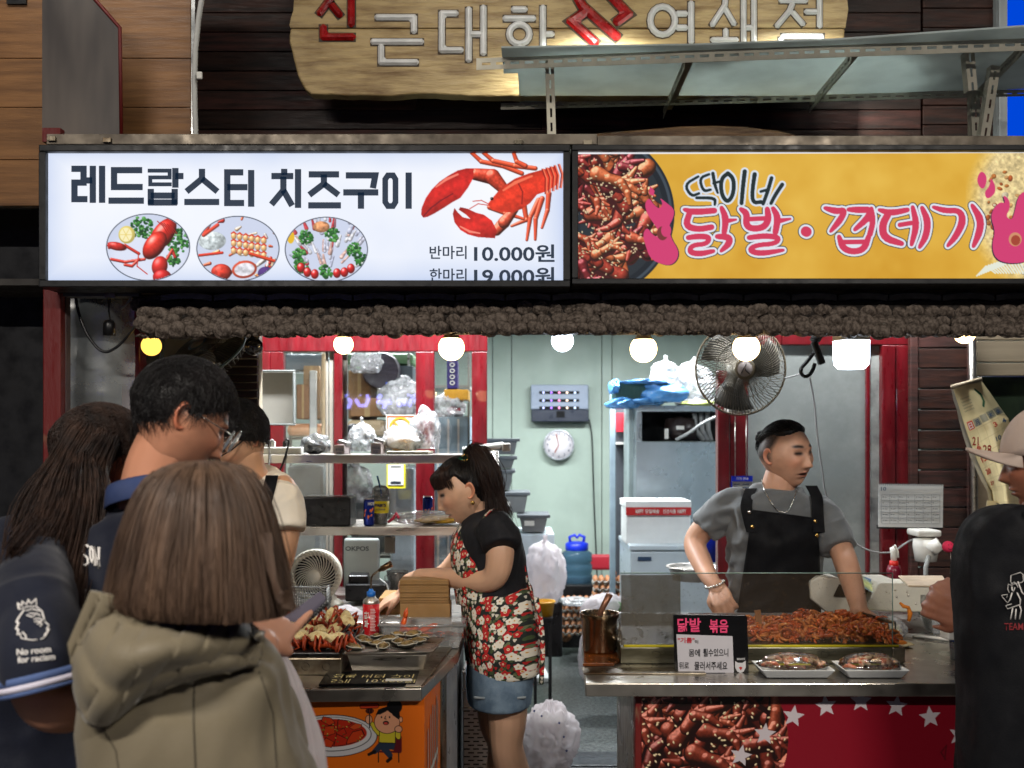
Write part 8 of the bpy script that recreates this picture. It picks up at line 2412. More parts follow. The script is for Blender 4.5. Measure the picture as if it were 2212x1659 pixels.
scalp_hair(t,HC,R,hs,lambda p:np.clip((p[:,2]-.056+.30*np.clip(p[:,1],-.1,.1))/.012,0,1)*np.clip((.062-np.abs(p[:,0]))/.012,0,1)*np.clip((p[:,1]+.062)/.01,0,1),.009,M_hair,lambda p:np.array([0,1.,-.1])+0*p,1500,.05,lift=.004)
kn=HC+R@(np.array([0,.102,.056])*hs)
MB().ell(kn,(.028,.026,.024),n=20,m=14,noise=.15,ns=20).build('hair_knot',M_hair,t)
mb=MB()
torso(mb,[(*S(1675,1330,3.79),.162,.118),(*S(1675,1230,3.785),.165,.118),(*S(1676,1160,3.77),.172,.116),(*S(1677,1102,3.77),.168,.100),(*S(1679,1068,3.77),.108,.084),(*S(1681,1052,3.765),.082,.074)],sx)
limb(mb,[S(1612,1088,3.77),S(1566,1104,3.79),S(1524,1142,3.81)],[.056,.060,.062],cap=False)
limb(mb,[S(1745,1086,3.77),S(1782,1120,3.74),S(1811,1184,3.67)],[.056,.060,.064],cap=False)
fo=folds(.008,17,(.9,0,.45),.3,2)
finish(fuse(mb,.006,7),'t_shirt',M_grey_tee,t,lambda v:fo(v)*(1+1.1*np.exp(-((v[:,0]-S(1570,0)[0])/.08)**2)))
def sheet_on(par,name,mat,corners,n=24,m=24,bulge=.03,th=.003,disp=None,uvn=None):
 """cloth panel between four corners, bulged towards the viewer"""
 a,b,c_,d_=[np.array(q)for q in corners];vs=[]
 for j in range(m+1):
  for i in range(n+1):
   u,v=i/n,j/m
   p=(a*(1-u)+b*u)*(1-v)+(d_*(1-u)+c_*u)*v
   p=p+np.array([0,-bulge*math.sin(PI*u)**.7,0])+np.array([0,.006*vnoise(np.array([p[0],0.,p[2]]),9)*1.0,0])
   vs.append(p)
 f=[(j*(n+1)+i,j*(n+1)+i+1,(j+1)*(n+1)+i+1,(j+1)*(n+1)+i)for j in range(m)for i in range(n)]
 return MB().add(vs,f,True).build(name,mat,par,solid=th)
yf=3.668
tee=[x for x in t.children if x.name.startswith('t_shirt')][0];fT=surf(tee)
o=drape(t,'apron',M_black_cl,fT,lambda u,v:(np.interp(v,[0,.18,1],[1627,1617,1578])*(1-u)+np.interp(v,[0,.12,1],[1757,1768,1776])*u,(1101+17*u)*(1-v)+1420*v),30,40,.010,3.69)
for q in(((1622,1056),(1612,1090),(1617,1120),(1625,1150)),((1752,1049),(1764,1075),(1766,1110),(1769,1150))):
 pts=cr([fT(x,y,.016,3.7)for x,y in q],6)
 mb=MB();w_=.021
 vs=[]
 for p in pts:vs+=[p+[-w_/1,0,0],p+[w_/1,0,0]]
 mb.add(vs,[(2*i,2*i+1,2*i+3,2*i+2)for i in range(len(pts)-1)]);mb.build('strap',M_black_cl,o,solid=.003)
for px,py in((1619,1106),(1625,1138),(1761,1126),(1765,1156)):MB().lathe([(0,-.003),(.006,-.002),(.0075,0),(0,0)],fT(px,py,.022,3.66),16,axis='y').build('stud',M_silver if px<1621 else M_gold,o)
fN=surf(tee,[x for x in t.children if x.name.startswith('body')][0])
MB().tube([fN(x,y,.004,3.66)for x,y in cr([(1645,1036),(1652,1060),(1668,1088),(1682,1104),(1700,1105),(1712,1085),(1722,1056)],6)],.0017,5).build('necklace',M_silver,t)
mb=MB();w0=S(1545,1262,3.625)
for k in range(20):
 a=2*PI*k/20;mb.ell(w0+np.array([.032*math.cos(a),.032*math.sin(a),.012*math.cos(a)]),.005,n=8,m=6)
mb.build('bracelet',M_silver,t)
for sd in(-1,1):
 e=HC+R@(np.array([sd*.031,-.0825,.0105])*hs)
legs(t,S(1675,1560,3.82)*[1,1,0]+[0,0,.88],sx,M_trouser)
# == vendor in the floral apron
T_=(212,168,138);D=3.5
t=thing('person','woman vendor in floral apron and denim skirt with black ponytail, bending over the boxes','person',(P(1070,0,D)[0],D,0))
S=lambda px,py,d=D:P(px,py,d)
sy=np.array([.1,-1,0.])
mb=MB()
torso(mb,[(*S(1080,1510),.145,.10),(*S(1078,1400),.145,.10),(*S(1070,1290),.130,.095),(*S(1060,1190),.13,.09),(*S(1050,1145),.12,.075),(*S(1045,1115),.070,.052)],sy)
limb(mb,[S(1050,1125),S(1038,1098),S(1024,1072)],[.056,.050,.052])
hw=S(905,1243,3.55)
limb(mb,[S(1066,1140,3.38),S(1080,1190,3.35),S(1068,1246,3.35),S(1024,1254,3.40),S(960,1246,3.49),hw],[.044,.048,.042,.041,.032,.024])
hand(mb,hw,S(868,1252,3.60)-hw,(-.2,-.5,1),.84,(.25,.35,.5,.6),.5,side=1)
hw=S(868,1283,3.72)
limb(mb,[S(1040,1140,3.64),S(1000,1195,3.70),S(960,1240,3.72),S(910,1265,3.73),hw],[.042,.040,.036,.031,.023])
hand(mb,hw,S(838,1298,3.72)-hw,(-.1,-.3,1),.86,(.25,.3,.35,.4),.4,side=-1)
for k,(q,r)in enumerate(((((1098,1470,3.42),(1096,1560,3.42),(1095,1612,3.42),(1110,1680,3.44),(1118,1760,3.46),(1116,1900,3.47)),[.072,.064,.055,.058,.051,.034]),(((1065,1470,3.60),(1072,1560,3.60),(1086,1612,3.61),(1080,1680,3.62),(1076,1760,3.63),(1072,1880,3.64)),[.070,.061,.053,.055,.049,.034]))):
 limb(mb,[S(*a)for a in q],r)
HC=S(1003,1058,3.5);R=rotm(-80,20,0);hs=1.0
body('body',t,mb,T_,dict(C_=HC,R=R,s=hs,tone=T_,male=False,mouth=.2,lipc=(170,70,66)),.005)
ear_=lambda p:1-np.exp(-((p[:,1]-.010)/.022)**2-((p[:,2]+.004)/.032)**2)*(np.abs(p[:,0])>.045)
mk=lambda p:np.maximum(np.clip((p[:,2]-.050+.25*np.clip(-p[:,1]-.05,-.2,.1))/.010,0,1),np.clip((p[:,1]-.006+.5*np.clip(p[:,2],-.06,.06))/.010,0,1)*np.clip((p[:,2]+.058+.2*p[:,1])/.012,0,1))*ear_(p)
KN=np.array([0,.045,.135])
scalp_hair(t,HC,R,hs,mk,.007,M_hair,lambda p:(KN-p)*[1,1,1.2],4000,.06,lift=.002,seed=3,jitter=.012)
# fringe falling over the forehead
rg=np.random.RandomState(2);pa=[]
for i in range(900):
 x=rg.uniform(-.074,.074);top=np.array([x*.75,-.035+rg.uniform(-.02,.02),.100]);k=math.sqrt(max(0,1-(x/.08)**2))
 z_end=.036+rg.uniform(-.008,.006)-.018*(abs(x)>.066)*rg.rand()
 pa.append(cr([top,[x*.95,-.074*k-.008-rg.uniform(0,.008),.084],[x,-.090*k-.003-rg.uniform(0,.007),.062],[x*1.0,-.092*k-.001-rg.uniform(0,.005),z_end+.004]],3))
hr=strands('fringe',t,M_hairp,np.array(pa)*hs@R.T+HC,.0012)
pa=[]
for i in range(70):
 x0=rg.uniform(-.01,.02);pa.append(cr([[-.074,-.045+x0,.06],[-.083,-.045+x0*1.5,.02],[-.082,-.03+x0*2+rg.uniform(-.01,.01),-.03-rg.rand()*.04]],4))
strands('side_locks',t,M_hairp,np.array(pa)*hs@R.T+HC,.0008)
# ponytail and scrunchie
kp=S(1010,990,3.5);pa=[]
for i in range(1500):
 o_=rg.randn(3)*.010;sp_=rg.randn(3)*.016
 pa.append(cr([kp+o_*.5,S(1026,974,3.47)+o_,S(1046,1000,3.45)+o_*1.4,S(1060,1045,3.44)+o_*1.5+sp_*.3,S(1070,1085,3.44)+sp_*.9,S(1078,1100,3.44)+sp_*1.1-[0,0,rg.rand()*.05]],3))
pt=strands('ponytail',t,M_hairp,np.array(pa),.0013)
MB().tube(cr([kp,S(1026,977,3.47),S(1046,1003,3.45),S(1060,1045,3.44),S(1072,1090,3.44)],5),[.012]*4+[.018]*12+[.012]*5,8).build('ponytail_core',M_hairp,pt)
M_scr=pm('green sequins',(20,96,72),rough=.3,col2=(10,50,40),vscale=120,bump=1,bscale=160,metal=.3)
MB().ell(S(998,998,3.49),(.036,.034,.019),n=30,m=18,noise=.35,ns=60).build('scrunchie',M_scr,t)
MB().tube([S(1008,992,3.49),S(1006,972,3.49),S(1016,962,3.49)],[.012,.008,.002],8).build('scrunchie_tail',M_scr,t)
mb=MB()
for k in range(14):mb.ell(S(1003+rg.uniform(-10,12),988+rg.uniform(-8,8),3.455),.0028,n=6,m=4)
mb.build('sequins',M_gold,t)
MB().ell(S(1021,1086,3.415),.0075,n=12,m=8).build('earring',M_gold,t)
M_blk=pm('black cotton',(18,19,25),rough=.85,var=.1,bump=.2,bscale=300)
mb=MB()
torso(mb,[(*S(1076,1420),.160,.112),(*S(1070,1290),.148,.110),(*S(1060,1190),.155,.110),(*S(1050,1142),.146,.094),(*S(1044,1112),.090,.066),(*S(1040,1102),.070,.055)],sy)
limb(mb,[S(1062,1132,3.38),S(1080,1162,3.345),S(1084,1182,3.325)],[.060,.062,.060],cap=False)
limb(mb,[S(1040,1135,3.62),S(1005,1180,3.68)],[.066,.060],cap=False)
finish(fuse(mb,.006,6),'t_shirt',M_blk,t,folds(.006,15,(.5,0,1),.3,6))
def floral():
 m=bpy.data.materials.new('floral print');m.use_nodes=True
 nt=m.node_tree;N=nt.nodes.new;Lk=nt.links.new;b=nt.nodes['Principled BSDF'];b.inputs['Roughness'].default_value=.8
 tc=N('ShaderNodeTexCoord');sp=N('ShaderNodeSeparateXYZ');Lk(tc.outputs['Object'],sp.inputs[0])
 ad=N('ShaderNodeMath');ad.operation='ADD';Lk(sp.outputs[0],ad.inputs[0])
 my=N('ShaderNodeMath');my.operation='MULTIPLY';my.inputs[1].default_value=-.8;Lk(sp.outputs[1],my.inputs[0]);Lk(my.outputs[0],ad.inputs[1])
 cb=N('ShaderNodeCombineXYZ');Lk(ad.outputs[0],cb.inputs[0]);Lk(sp.outputs[2],cb.inputs[1])
 base=N('ShaderNodeRGB');base.outputs[0].default_value=C4((26,32,30));last=base.outputs[0]
 def math_(op,a,b_=None,v=None):
  n=N('ShaderNodeMath');n.operation=op;Lk(a,n.inputs[0])
  if b_ is not None:Lk(b_,n.inputs[1])
  if v is not None:n.inputs[1].default_value=v
  return n.outputs[0]
 def layer(last,scale,off,r0,petals,amp,cols,centre):
  mp=N('ShaderNodeVectorMath');mp.operation='ADD';mp.inputs[1].default_value=(off,off*1.7,0);Lk(cb.outputs[0],mp.inputs[0])
  vo=N('ShaderNodeTexVoronoi');vo.voronoi_dimensions='2D';vo.inputs['Scale'].default_value=scale;vo.inputs['Randomness'].default_value=.8;Lk(mp.outputs[0],vo.inputs['Vector'])
  df=N('ShaderNodeVectorMath');df.operation='SUBTRACT';Lk(mp.outputs[0],df.inputs[0]);Lk(vo.outputs['Position'],df.inputs[1])
  s2=N('ShaderNodeSeparateXYZ');Lk(df.outputs[0],s2.inputs[0])
  an=math_('ARCTAN2',s2.outputs[1],s2.outputs[0]);sn=math_('SINE',math_('MULTIPLY',an,v=petals));lim=math_('ADD',math_('MULTIPLY',sn,v=amp),v=r0)
  ins=math_('LESS_THAN',vo.outputs['Distance'],lim)
  cs=N('ShaderNodeSeparateColor');Lk(vo.outputs['Color'],cs.inputs[0])
  rp=N('ShaderNodeValToRGB');rp.color_ramp.interpolation='CONSTANT';rp.color_ramp.elements[0].color=C4(cols[0]);rp.color_ramp.elements[1].color=C4(cols[1]);rp.color_ramp.elements[1].position=.5
  if len(cols)>2:e=rp.color_ramp.elements.new(.8);e.color=C4(cols[2])
  Lk(cs.outputs[0],rp.inputs[0])
  mx=N('ShaderNodeMix');mx.data_type='RGBA';Lk(ins,mx.inputs[0]);Lk(last,mx.inputs[6]);Lk(rp.outputs[0],mx.inputs[7]);o_=mx.outputs[2]
  if centre:
   for rr,cc in((r0*.32,(236,226,206)),(r0*.2,(206,150,50))):
    i2=math_('LESS_THAN',vo.outputs['Distance'],v=rr);m2=N('ShaderNodeMix');m2.data_type='RGBA';Lk(i2,m2.inputs[0]);Lk(o_,m2.inputs[6]);m2.inputs[7].default_value=C4(cc);o_=m2.outputs[2]
  return o_
 last=layer(last,44,.3,.34,2,.14,((66,82,48),(104,112,78)),False)
 last=layer(last,52,1.3,.26,3,.05,((214,206,190),(176,24,26),(66,82,48)),False)
 last=layer(last,25,2.1,.34,5,.04,((188,26,26),(232,226,210),(196,30,28)),True)
 last=layer(last,28,5.7,.28,5,.04,((232,226,212),(188,26,26),(236,230,216)),True)
 Lk(last,b.inputs['Base Color']);return m
M_flor=floral()
mb=MB()
torso(mb,[(*S(1090,1449),.180,.122),(*S(1084,1380),.180,.128),(*S(1074,1300),.162,.122),(*S(1070,1276),.155,.119)],sy)
ap=finish(fuse(mb,.006,5),'apron_skirt',M_flor,t,folds(.007,7,(0,0,1),.25,3))
mb=MB()
torso(mb,[(*S(1052,1290),.140,.106),(*S(1036,1200),.135,.098),(*S(1032,1160),.105,.086),(*S(1030,1130),.080,.056)],sy)
finish(fuse(mb,.006,5),'apron_bib',M_flor,t,folds(.004,9,(0,0,1),.3,4))
def strip(par,name,mat,pts,w,wd,th=.003):
 p=cr(pts,6);wd=np.array(wd,float);vs=[]
 for q in p:vs+=[q-wd*w,q+wd*w]
 return MB().add(vs,[(2*i,2*i+1,2*i+3,2*i+2)for i in range(len(p)-1)],True).build(name,mat,par,solid=th)
strip(t,'apron_strap',M_flor,[S(1030,1150,3.39),S(1046,1116,3.40),S(1068,1098,3.42),S(1092,1112,3.44),S(1112,1150,3.45),S(1128,1210,3.44),S(1146,1280,3.41)],.010,(.45,-.75,.1))
strip(t,'apron_tie',M_flor,[S(1158,1290,3.38),S(1168,1340,3.37),S(1172,1400,3.37),S(1169,1478,3.37)],.008,(1,0,0))
mb=MB()
torso(mb,[(*S(1077,1512),.190,.108),(*S(1078,1470),.188,.114),(*S(1080,1420),.172,.112)],sy)
M_denim=pm('blue denim',(124,146,166),rough=.85,col2=(92,114,136),vscale=14,bump=.4,bscale=500)
sk=finish(fuse(mb,.007,4),'denim_skirt',M_denim,t,folds(.003,8))
strip(sk,'hem_stitch',pm('stitch pale',(150,160,166),rough=.9),[S(x,1506,3.34)+[0,-.0-.02*math.sin((x-1020)/120*PI),0]for x in range(1024,1140,14)],.004,(0,0,1),.002)
for k,(x,d_)in enumerate(((1112,3.42),(1068,3.60))):MB().ell([P(x,0,d_)[0]-.04,d_,.04],(.13,.048,.045)).build('shoe',M_blackp,t)
# == young worker in the cream tee
T_=(208,160,126);D=3.25
t=thing('person','young worker in cream tee with black apron strap and round black glasses, head bowed','person',(P(560,0,D)[0],D,0))
S=lambda px,py,d=D:P(px,py,d)
mb=MB();sd=np.array([.75,-.66,0])
torso(mb,[(*S(528,1600,3.32),.12,.10),(*S(530,1350,3.32),.12,.10),(*S(535,1180,3.32),.13,.10),(*S(550,1090,3.3),.14,.09),(*S(548,1030,3.28),.08,.07)],sd)
limb(mb,[S(546,1045,3.27),S(534,1010,3.24),S(528,975,3.22)],[.06,.056,.056])
hw=S(598,1262,3.3)
limb(mb,[S(604,1058,3.22),S(616,1110,3.2),S(612,1180,3.2),S(604,1225,3.26),hw],[.055,.053,.044,.038,.028])
hand(mb,hw,S(590,1300,3.36)-hw,(-.5,-.3,.2),.95,(.5,.6,.6,.6),.5)
limb(mb,[S(505,1070,3.4),S(480,1130,3.4),S(490,1220,3.4)],[.055,.05,.04])
HC=S(514,946,3.22);R=rotm(-48,38,4);hs=1.0
body('body',t,mb,T_,dict(C_=HC,R=R,s=hs,tone=T_,male=True),.005)
scalp_hair(t,HC,R,hs,lambda p:np.clip((p[:,1]+.045+1.1*np.clip(p[:,2]-.03,-.2,1))/.012,0,1)*np.clip((p[:,2]+.045+.2*p[:,1])/.012,0,1),lambda p:.010+.010*np.clip(p[:,2]/.1,0,1),M_hair,lambda p:np.stack([p[:,0]*1,-.06+0*p[:,1],-.04+0*p[:,2]],-1),4500,.03,seed=6,lift=.003,jitter=.3,w=.0007)
M_spec=pm('black spectacle',(12,12,14),rough=.25,var=.05)
def glasses(par,C_,R,s,r,mat,wire=.0018,sq=1.0):
 g=lambda q:C_+R@(np.array(q,float)*s)
 fr=None
 mb=MB()
 for sx_ in(-1,1):mb.tube([g((sx_*.034+r*math.cos(a),-.112,.008+r*sq*math.sin(a)))for a in np.linspace(0,2*PI,25)],wire,6,caps=False)
 mb.tube([g((-.010,-.113,.012)),g((.010,-.113,.012))],wire,6)
 fr=mb.build('glasses_frame',mat,par)
 for sx_ in(-1,1):
  MB().tube([g((sx_*(.034+r),-.110,.014)),g((sx_*.078,-.07,.014)),g((sx_*.084,.008,.016)),g((sx_*.080,.022,-.006))],wire,6).build('temple',mat,fr)
  MB().add([g((sx_*.034+r*math.cos(a),-.112,.008+r*sq*math.sin(a)))for a in np.linspace(0,2*PI,24,endpoint=False)],[tuple(range(24))]).build('lens',M_glass,fr)
 return fr
glasses(t,HC,R,hs,.023,M_spec,.0022)
mb=MB()
torso(mb,[(*S(528,1420,3.32),.135,.115),(*S(532,1200,3.32),.145,.115),(*S(548,1085,3.3),.165,.108),(*S(550,1040,3.28),.112,.085),(*S(547,1024,3.27),.078,.072)],sd)
limb(mb,[S(590,1054,3.24),S(608,1085,3.2),S(614,1146,3.17)],[.062,.066,.068],cap=False)
limb(mb,[S(515,1052,3.38),S(495,1085,3.4)],[.066,.066],cap=False)
finish(fuse(mb,.006,7),'t_shirt',M_cream_tee,t,folds(.006,16,(.5,0,1),.3,9))
fW=surf([x for x in t.children if x.name.startswith('t_shirt')][0])
st_=strip(t,'apron_strap',M_black_cl,[fW(x,y,.006,3.2)for x,y in((588,1028),(583,1050),(575,1080),(568,1118),(562,1180))],.020,(1,-.2,0))
MB().lathe([(0,-.003),(.007,-.002),(.008,0),(0,0)],fW(576,1108,.012,3.15),16,axis='y').build('stud',M_gold,st_)
legs(t,(P(548,0,3.3)[0],3.3,.86),sd,M_trouser)
# == tall man seen from behind
T_=(188,132,104);D=1.98
t=thing('person','tall man in navy football shirt and thin glasses seen from behind, looking down','person',(P(390,0,2.02)[0],2.02,0))
S=lambda px,py,d=D:P(px,py,d)
sd=np.array([.93,.36,0])
HC=S(390,902,1.98);R=rotm(116,30,0);hs=.95
mb=MB()
torso(mb,[(*S(390,1800,2.05),.16,.11),(*S(390,1500,2.04),.16,.11),(*S(385,1300,2.02),.17,.11),(*S(350,1140,2.0),.14,.09),(*S(325,1085,1.98),.07,.065)],sd)
limb(mb,[S(322,1090,1.98),S(340,1010,1.98),S(370,950,1.98)],[.062,.060,.062])
hw=S(560,1362,1.98)
limb(mb,[S(470,1180,2.12),S(530,1270,2.2),S(580,1330,2.3)],[.05,.042,.033])
body('body',t,mb,T_,dict(C_=HC,R=R,s=hs,tone=T_,male=True),.006)
scalp_hair(t,HC,R,hs,lambda p:np.clip((p[:,1]+.040+1.2*np.clip(p[:,2]-.03,-.2,1))/.012,0,1)*np.clip((p[:,2]+.050+.0*p[:,1])/.012,0,1)*(1-np.exp(-((p[:,1]-.012)/.024)**2-((p[:,2]+.004)/.036)**2)*(np.abs(p[:,0])>.045)),lambda p:.004+.013*np.clip((p[:,2]-.0)/.07,0,1),M_hair,lambda p:np.stack([p[:,0]*.4,-.06+0*p[:,1],-.05-.1*np.abs(p[:,2])],-1),6500,.032,seed=8,lift=.003,jitter=.35,w=.0007)
glasses(t,HC,R,hs,.025,M_silver,.0011)
mb=MB()
torso(mb,[(*S(390,1750,2.05),.175,.13),(*S(390,1500,2.04),.18,.13),(*S(385,1280,2.02),.195,.128),(*S(368,1170,2.0),.185,.115),(*S(335,1100,1.98),.12,.088),(*S(322,1068,1.97),.080,.074)],sd)
limb(mb,[S(260,1150,1.96),S(238,1230,1.93),S(236,1350,1.92)],[.06,.062,.062],cap=False)
limb(mb,[S(470,1160,2.1),S(520,1240,2.17)],[.065,.065],cap=False)
finish(fuse(mb,.008,8),'shirt',M_navy,t,folds(.007,13,(.15,0,1),.25,12))
c0=S(318,1062,1.965)
MB().lathe([(.078,-.022),(.081,-.020),(.074,.012),(.070,.019),(.066,.015),(.066,-.02)],c0,30,rot=(math.radians(-10),math.radians(-12),0)).build('collar',pm('collar blue',(44,58,96),rough=.8),t)
def wrapm(name,polys,w,mat,par,base,mir_=False):
 """raised print laid on a curved garment: polylines already in space"""
 mb=MB()
 for q in polys:mb.tube(q,w,5,flat=.5)
 return mb.build(name,mat,par)
def pr(pts,f):return[f(*p)for p in pts]
fTm=surf([x for x in t.children if x.name.startswith('shirt')][0]);fS=lambda x,y,dd=None:fTm(x,y,.003,2.1)
M_print=pm('white print',(214,210,206),rough=.6,var=.04)
wrapm('name_print',[pr([(192,1182),(187,1177),(180,1180),(179,1192),(184,1200),(190,1206),(191,1216),(186,1222),(180,1218)],fS),pr([(197,1180),(202,1190),(203,1205),(200,1216),(196,1205),(195,1190),(197,1180)],fS),pr([(206,1222),(206,1180),(214,1226),(214,1182)],fS)],.0035,M_print,t,None)
wrapm('number_print',[pr([(178,1276),(184,1300),(196,1330)],fS)],.010,M_print,t,None)
wrapm('maker_print',[pr([(214,1078),(218,1072),(222,1078),(218,1083),(225,1078),(230,1073),(233,1080)],fS)],.0015,pm('faint print',(96,90,120),rough=.8),t,None)
legs(t,(P(390,0,2.05)[0],2.05,.92),sd,M_trouser)
# == long haired woman
T_=(176,124,98);D=1.85
t=thing('person','woman with long wavy dark hair and navy shirt with a lion badge on the sleeve','person',(P(80,0,1.8)[0],1.8,0))
S=lambda px,py,d=D:P(px,py,d)
sd=np.array([.75,.66,0])
HC=S(212,985,2.2);R=rotm(110,28,0);hs=.95
mb=MB()
torso(mb,[(*S(80,1900),.17,.12),(*S(50,1600,1.95),.12,.09),(*S(55,1350,1.95),.11,.08),(*S(80,1250,1.97),.09,.07),(*S(125,1180,2.02),.055,.05)],sd)
limb(mb,[S(145,1170,2.0),S(180,1080,2.14),S(205,1020,2.18)],[.06,.052,.052])
hw=S(330,1440,1.86)
limb(mb,[S(84,1270,1.78),S(76,1380,1.655),S(97,1505,1.625),S(165,1520,1.65),S(250,1475,1.76),hw],[.042,.050,.046,.043,.036,.026])
hand(mb,hw,S(380,1420,1.9)-hw,(0,-.4,1),.9,(.4,.5,.5,.5),.4)
body('body',t,mb,T_,dict(C_=HC,R=R,s=hs,tone=T_,male=False),.006)
scalp_hair(t,HC,R,hs,lambda p:np.clip((p[:,1]+.050+1.0*np.clip(p[:,2]-.03,-.2,1))/.012,0,1)*np.clip((p[:,2]+.11)/.012,0,1),.011,M_hl,lambda p:np.stack([p[:,0]*0,.08+0*p[:,1],-.06+0*p[:,0]],-1),3500,.06,seed=9,lift=.004)
rg=np.random.RandomState(4);pa=[]
for i in range(3400):
 u=rg.rand();a=rg.uniform(-1,1);w1=rg.randn(3)*.010
 root=S(222+34*a,893+24*abs(a),2.2+.03*u)
 wave=.012*math.sin(u*9+i%7)
 e=S(20+175*u+14*a,1190+120*(u**.6)+rg.uniform(-14,50)-20*(1-u),1.70+.16*u+.05*rg.rand())
 m0=S(180+50*u+28*a,935+16*a,2.11+.03*u);m1=S(135+75*u+22*a,1005+18*a,2.06+.03*u);m2=S(75+125*u+22*a,1100+10*a,1.93+.05*u)
 pa.append(cr([root,m0+w1*.3,m1+w1*.5,m2+w1+[wave,0,wave],e+w1*.5],4))
pa=np.array(pa)
strands('long_hair',t,M_hl,pa,.0022)
mb=MB()
torso(mb,[(*S(120,1240,1.90),.055,.020),(*S(125,1140,2.02),.066,.025),(*S(168,1040,2.12),.064,.03),(*S(205,960,2.2),.05,.03)],(.8,-.3,.4))
finish(fuse(mb,.008,6),'long_hair_mass',M_hl,t,folds(.008,14,(-.5,0,1),.2,3))
mb=MB()
torso(mb,[(*S(75,1900),.185,.135),(*S(50,1600,1.95),.15,.12),(*S(55,1350,1.95),.145,.11),(*S(75,1235,1.96),.125,.10),(*S(120,1175,2.02),.075,.07)],sd)
limb(mb,[S(100,1205,1.94),S(72,1250,1.78),S(72,1330,1.66),S(90,1395,1.62),S(105,1476,1.61)],[.05,.062,.068,.070,.068],cap=False)
finish(fuse(mb,.008,8),'shirt',M_navy,t,folds(.006,12,(.3,0,1),.3,22))
a0,a1=S(99,1446,1.612),S(106,1482,1.610)
ax=(a1-a0)/np.linalg.norm(a1-a0);u_=np.cross(ax,[0,1,0]);u_/=np.linalg.norm(u_);w_=np.cross(ax,u_)
for k,(s0,s1,m_)in enumerate(((.0,.45,pm('cuff blue',(70,88,130),rough=.8)),(.45,.8,pm('cuff white',(190,186,200),rough=.8)),(.8,1.08,MATS['cuff blue']))):
 rr=.0745+.001*(k%2)
 vs=[]
 for s_ in(s0,s1):
  for j in range(36):q=2*PI*j/36;vs.append(a0+(a1-a0)*s_*1.0+u_*rr*math.cos(q)+w_*rr*math.sin(q))
 MB().add(vs,[(j,(j+1)%36,36+(j+1)%36,36+j)for j in range(36)],True).build('cuff_band',m_,t,solid=.003)
fSl=surf([x for x in t.children if x.name.startswith('shirt')][0])
fB=lambda x,y:fSl(x,y,.002,1.56)
BZ=lambda*q:[fB(a,b)for a,b in dense([(a/2.691,1042+b/2.691)for a,b in q],3)]
wrapm('lion_badge',[BZ((110,735),(103,700),(130,720),(128,690),(155,712),(165,680),(180,706),(210,676),(212,712)),BZ((110,740),(160,722),(210,720),(245,750),(258,800)),BZ((140,740),(112,780),(95,810),(108,818),(92,850),(106,856),(100,885),(118,880),(122,905),(150,912),(190,918),(215,915)),BZ((150,745),(190,735),(232,748)),BZ((155,770),(185,782),(205,770)),BZ((170,760),(215,762),(235,775)),BZ((195,795),(215,790),(232,790),(245,800),(235,812),(215,806),(200,812)),BZ((215,825),(235,815),(245,825),(232,838)),BZ((262,810),(284,830),(272,850),(280,870),(262,880),(255,905),(235,912)),BZ((130,870),(150,890),(152,912)),BZ((285,850),(262,895))],.0018,M_print,t,None)
def word(body,x0,x1,y0,y1,f,mat,par,name='sleeve_lettering',bold=.02):
 o=text_obj(name,body,mat,None,(0,0,0),1,1,bold);me=o.data;q=co(me)
 r=np.array([f(x0+(x1-x0)*a[0],y1-(y1-y0)*a[2]+0)for a in q])-origin_of(par)
 me.vertices.foreach_set('co',r.ravel());me.update();o.parent=par
tilt=lambda x,y:fB(x,y-(x-36)*.10)
word('No room',36,110,1402,1416,tilt,M_print,t);word('for racism',38,119,1419,1433,tilt,M_print,t)
legs(t,(P(80,0,1.85)[0],1.85,.84),sd,M_trouser)
# == bob-haired woman in the hooded jacket
T_=(186,134,108);D=1.5
t=thing('person','woman with brown bob in an olive-beige hooded jacket, pointing at the lobsters','person',(P(430,0,1.5)[0],1.5,0))
S=lambda px,py,d=D:P(px,py,d)
sd=np.array([.92,.38,0])
mb=MB()
torso(mb,[(*S(440,1900,1.58),.14,.10),(*S(430,1620,1.57),.11,.09),(*S(415,1490,1.56),.09,.08),(*S(432,1400,1.55),.06,.05)],sd)
limb(mb,[S(440,1400,1.53),S(452,1330,1.52),S(450,1250,1.51)],[.06,.05,.05])
HC=S(428,1185,1.52);R=rotm(150,8,0)
hw=S(566,1390,1.75)
limb(mb,[S(560,1480,1.72),S(556,1440,1.74),hw],[.036,.034,.028])
hand(mb,hw,S(606,1340,1.82)-hw,(.5,-.75,.3),.98,(.05,.9,1.1,1.2),.55,side=1)
body('body',t,mb,T_,dict(C_=HC,R=R,s=.84,tone=T_,male=False),.005)
prof=[(996,4),(998,34),(1005,62),(1022,92),(1050,116),(1090,136),(1140,153),(1190,166),(1240,177),(1285,187),(1312,190)]
def bob(ph,tt,dr=0.0):
 y=np.interp(tt,np.linspace(0,1,len(prof)),[a for a,b in prof]);w=np.interp(tt,np.linspace(0,1,len(prof)),[b for a,b in prof])
 hem=np.clip((tt-.75)/.25,0,1)
 w=w+10*hem*np.clip(np.cos(ph),0,1)**3-14*hem**3*(np.cos(ph)<.5)
 y=y+hem*(22*np.sin(ph)*-1*0+14*np.cos(ph+.5))
 cx=440-14*tt
 r=w/F*1.5+dr
 return np.stack([(cx-HX)/F*1.5+r*np.cos(ph),1.5+.95*r*np.sin(ph)+.01*tt,CAMZ+(HY-y)/F*1.5+0*ph],-1)
n,m=90,44
PH,TT=np.meshgrid(np.linspace(0,2*PI,n,endpoint=False),np.linspace(0,1,m));v=bob(PH.ravel(),TT.ravel(),-.006+.004*np.sin(PH.ravel()*14))
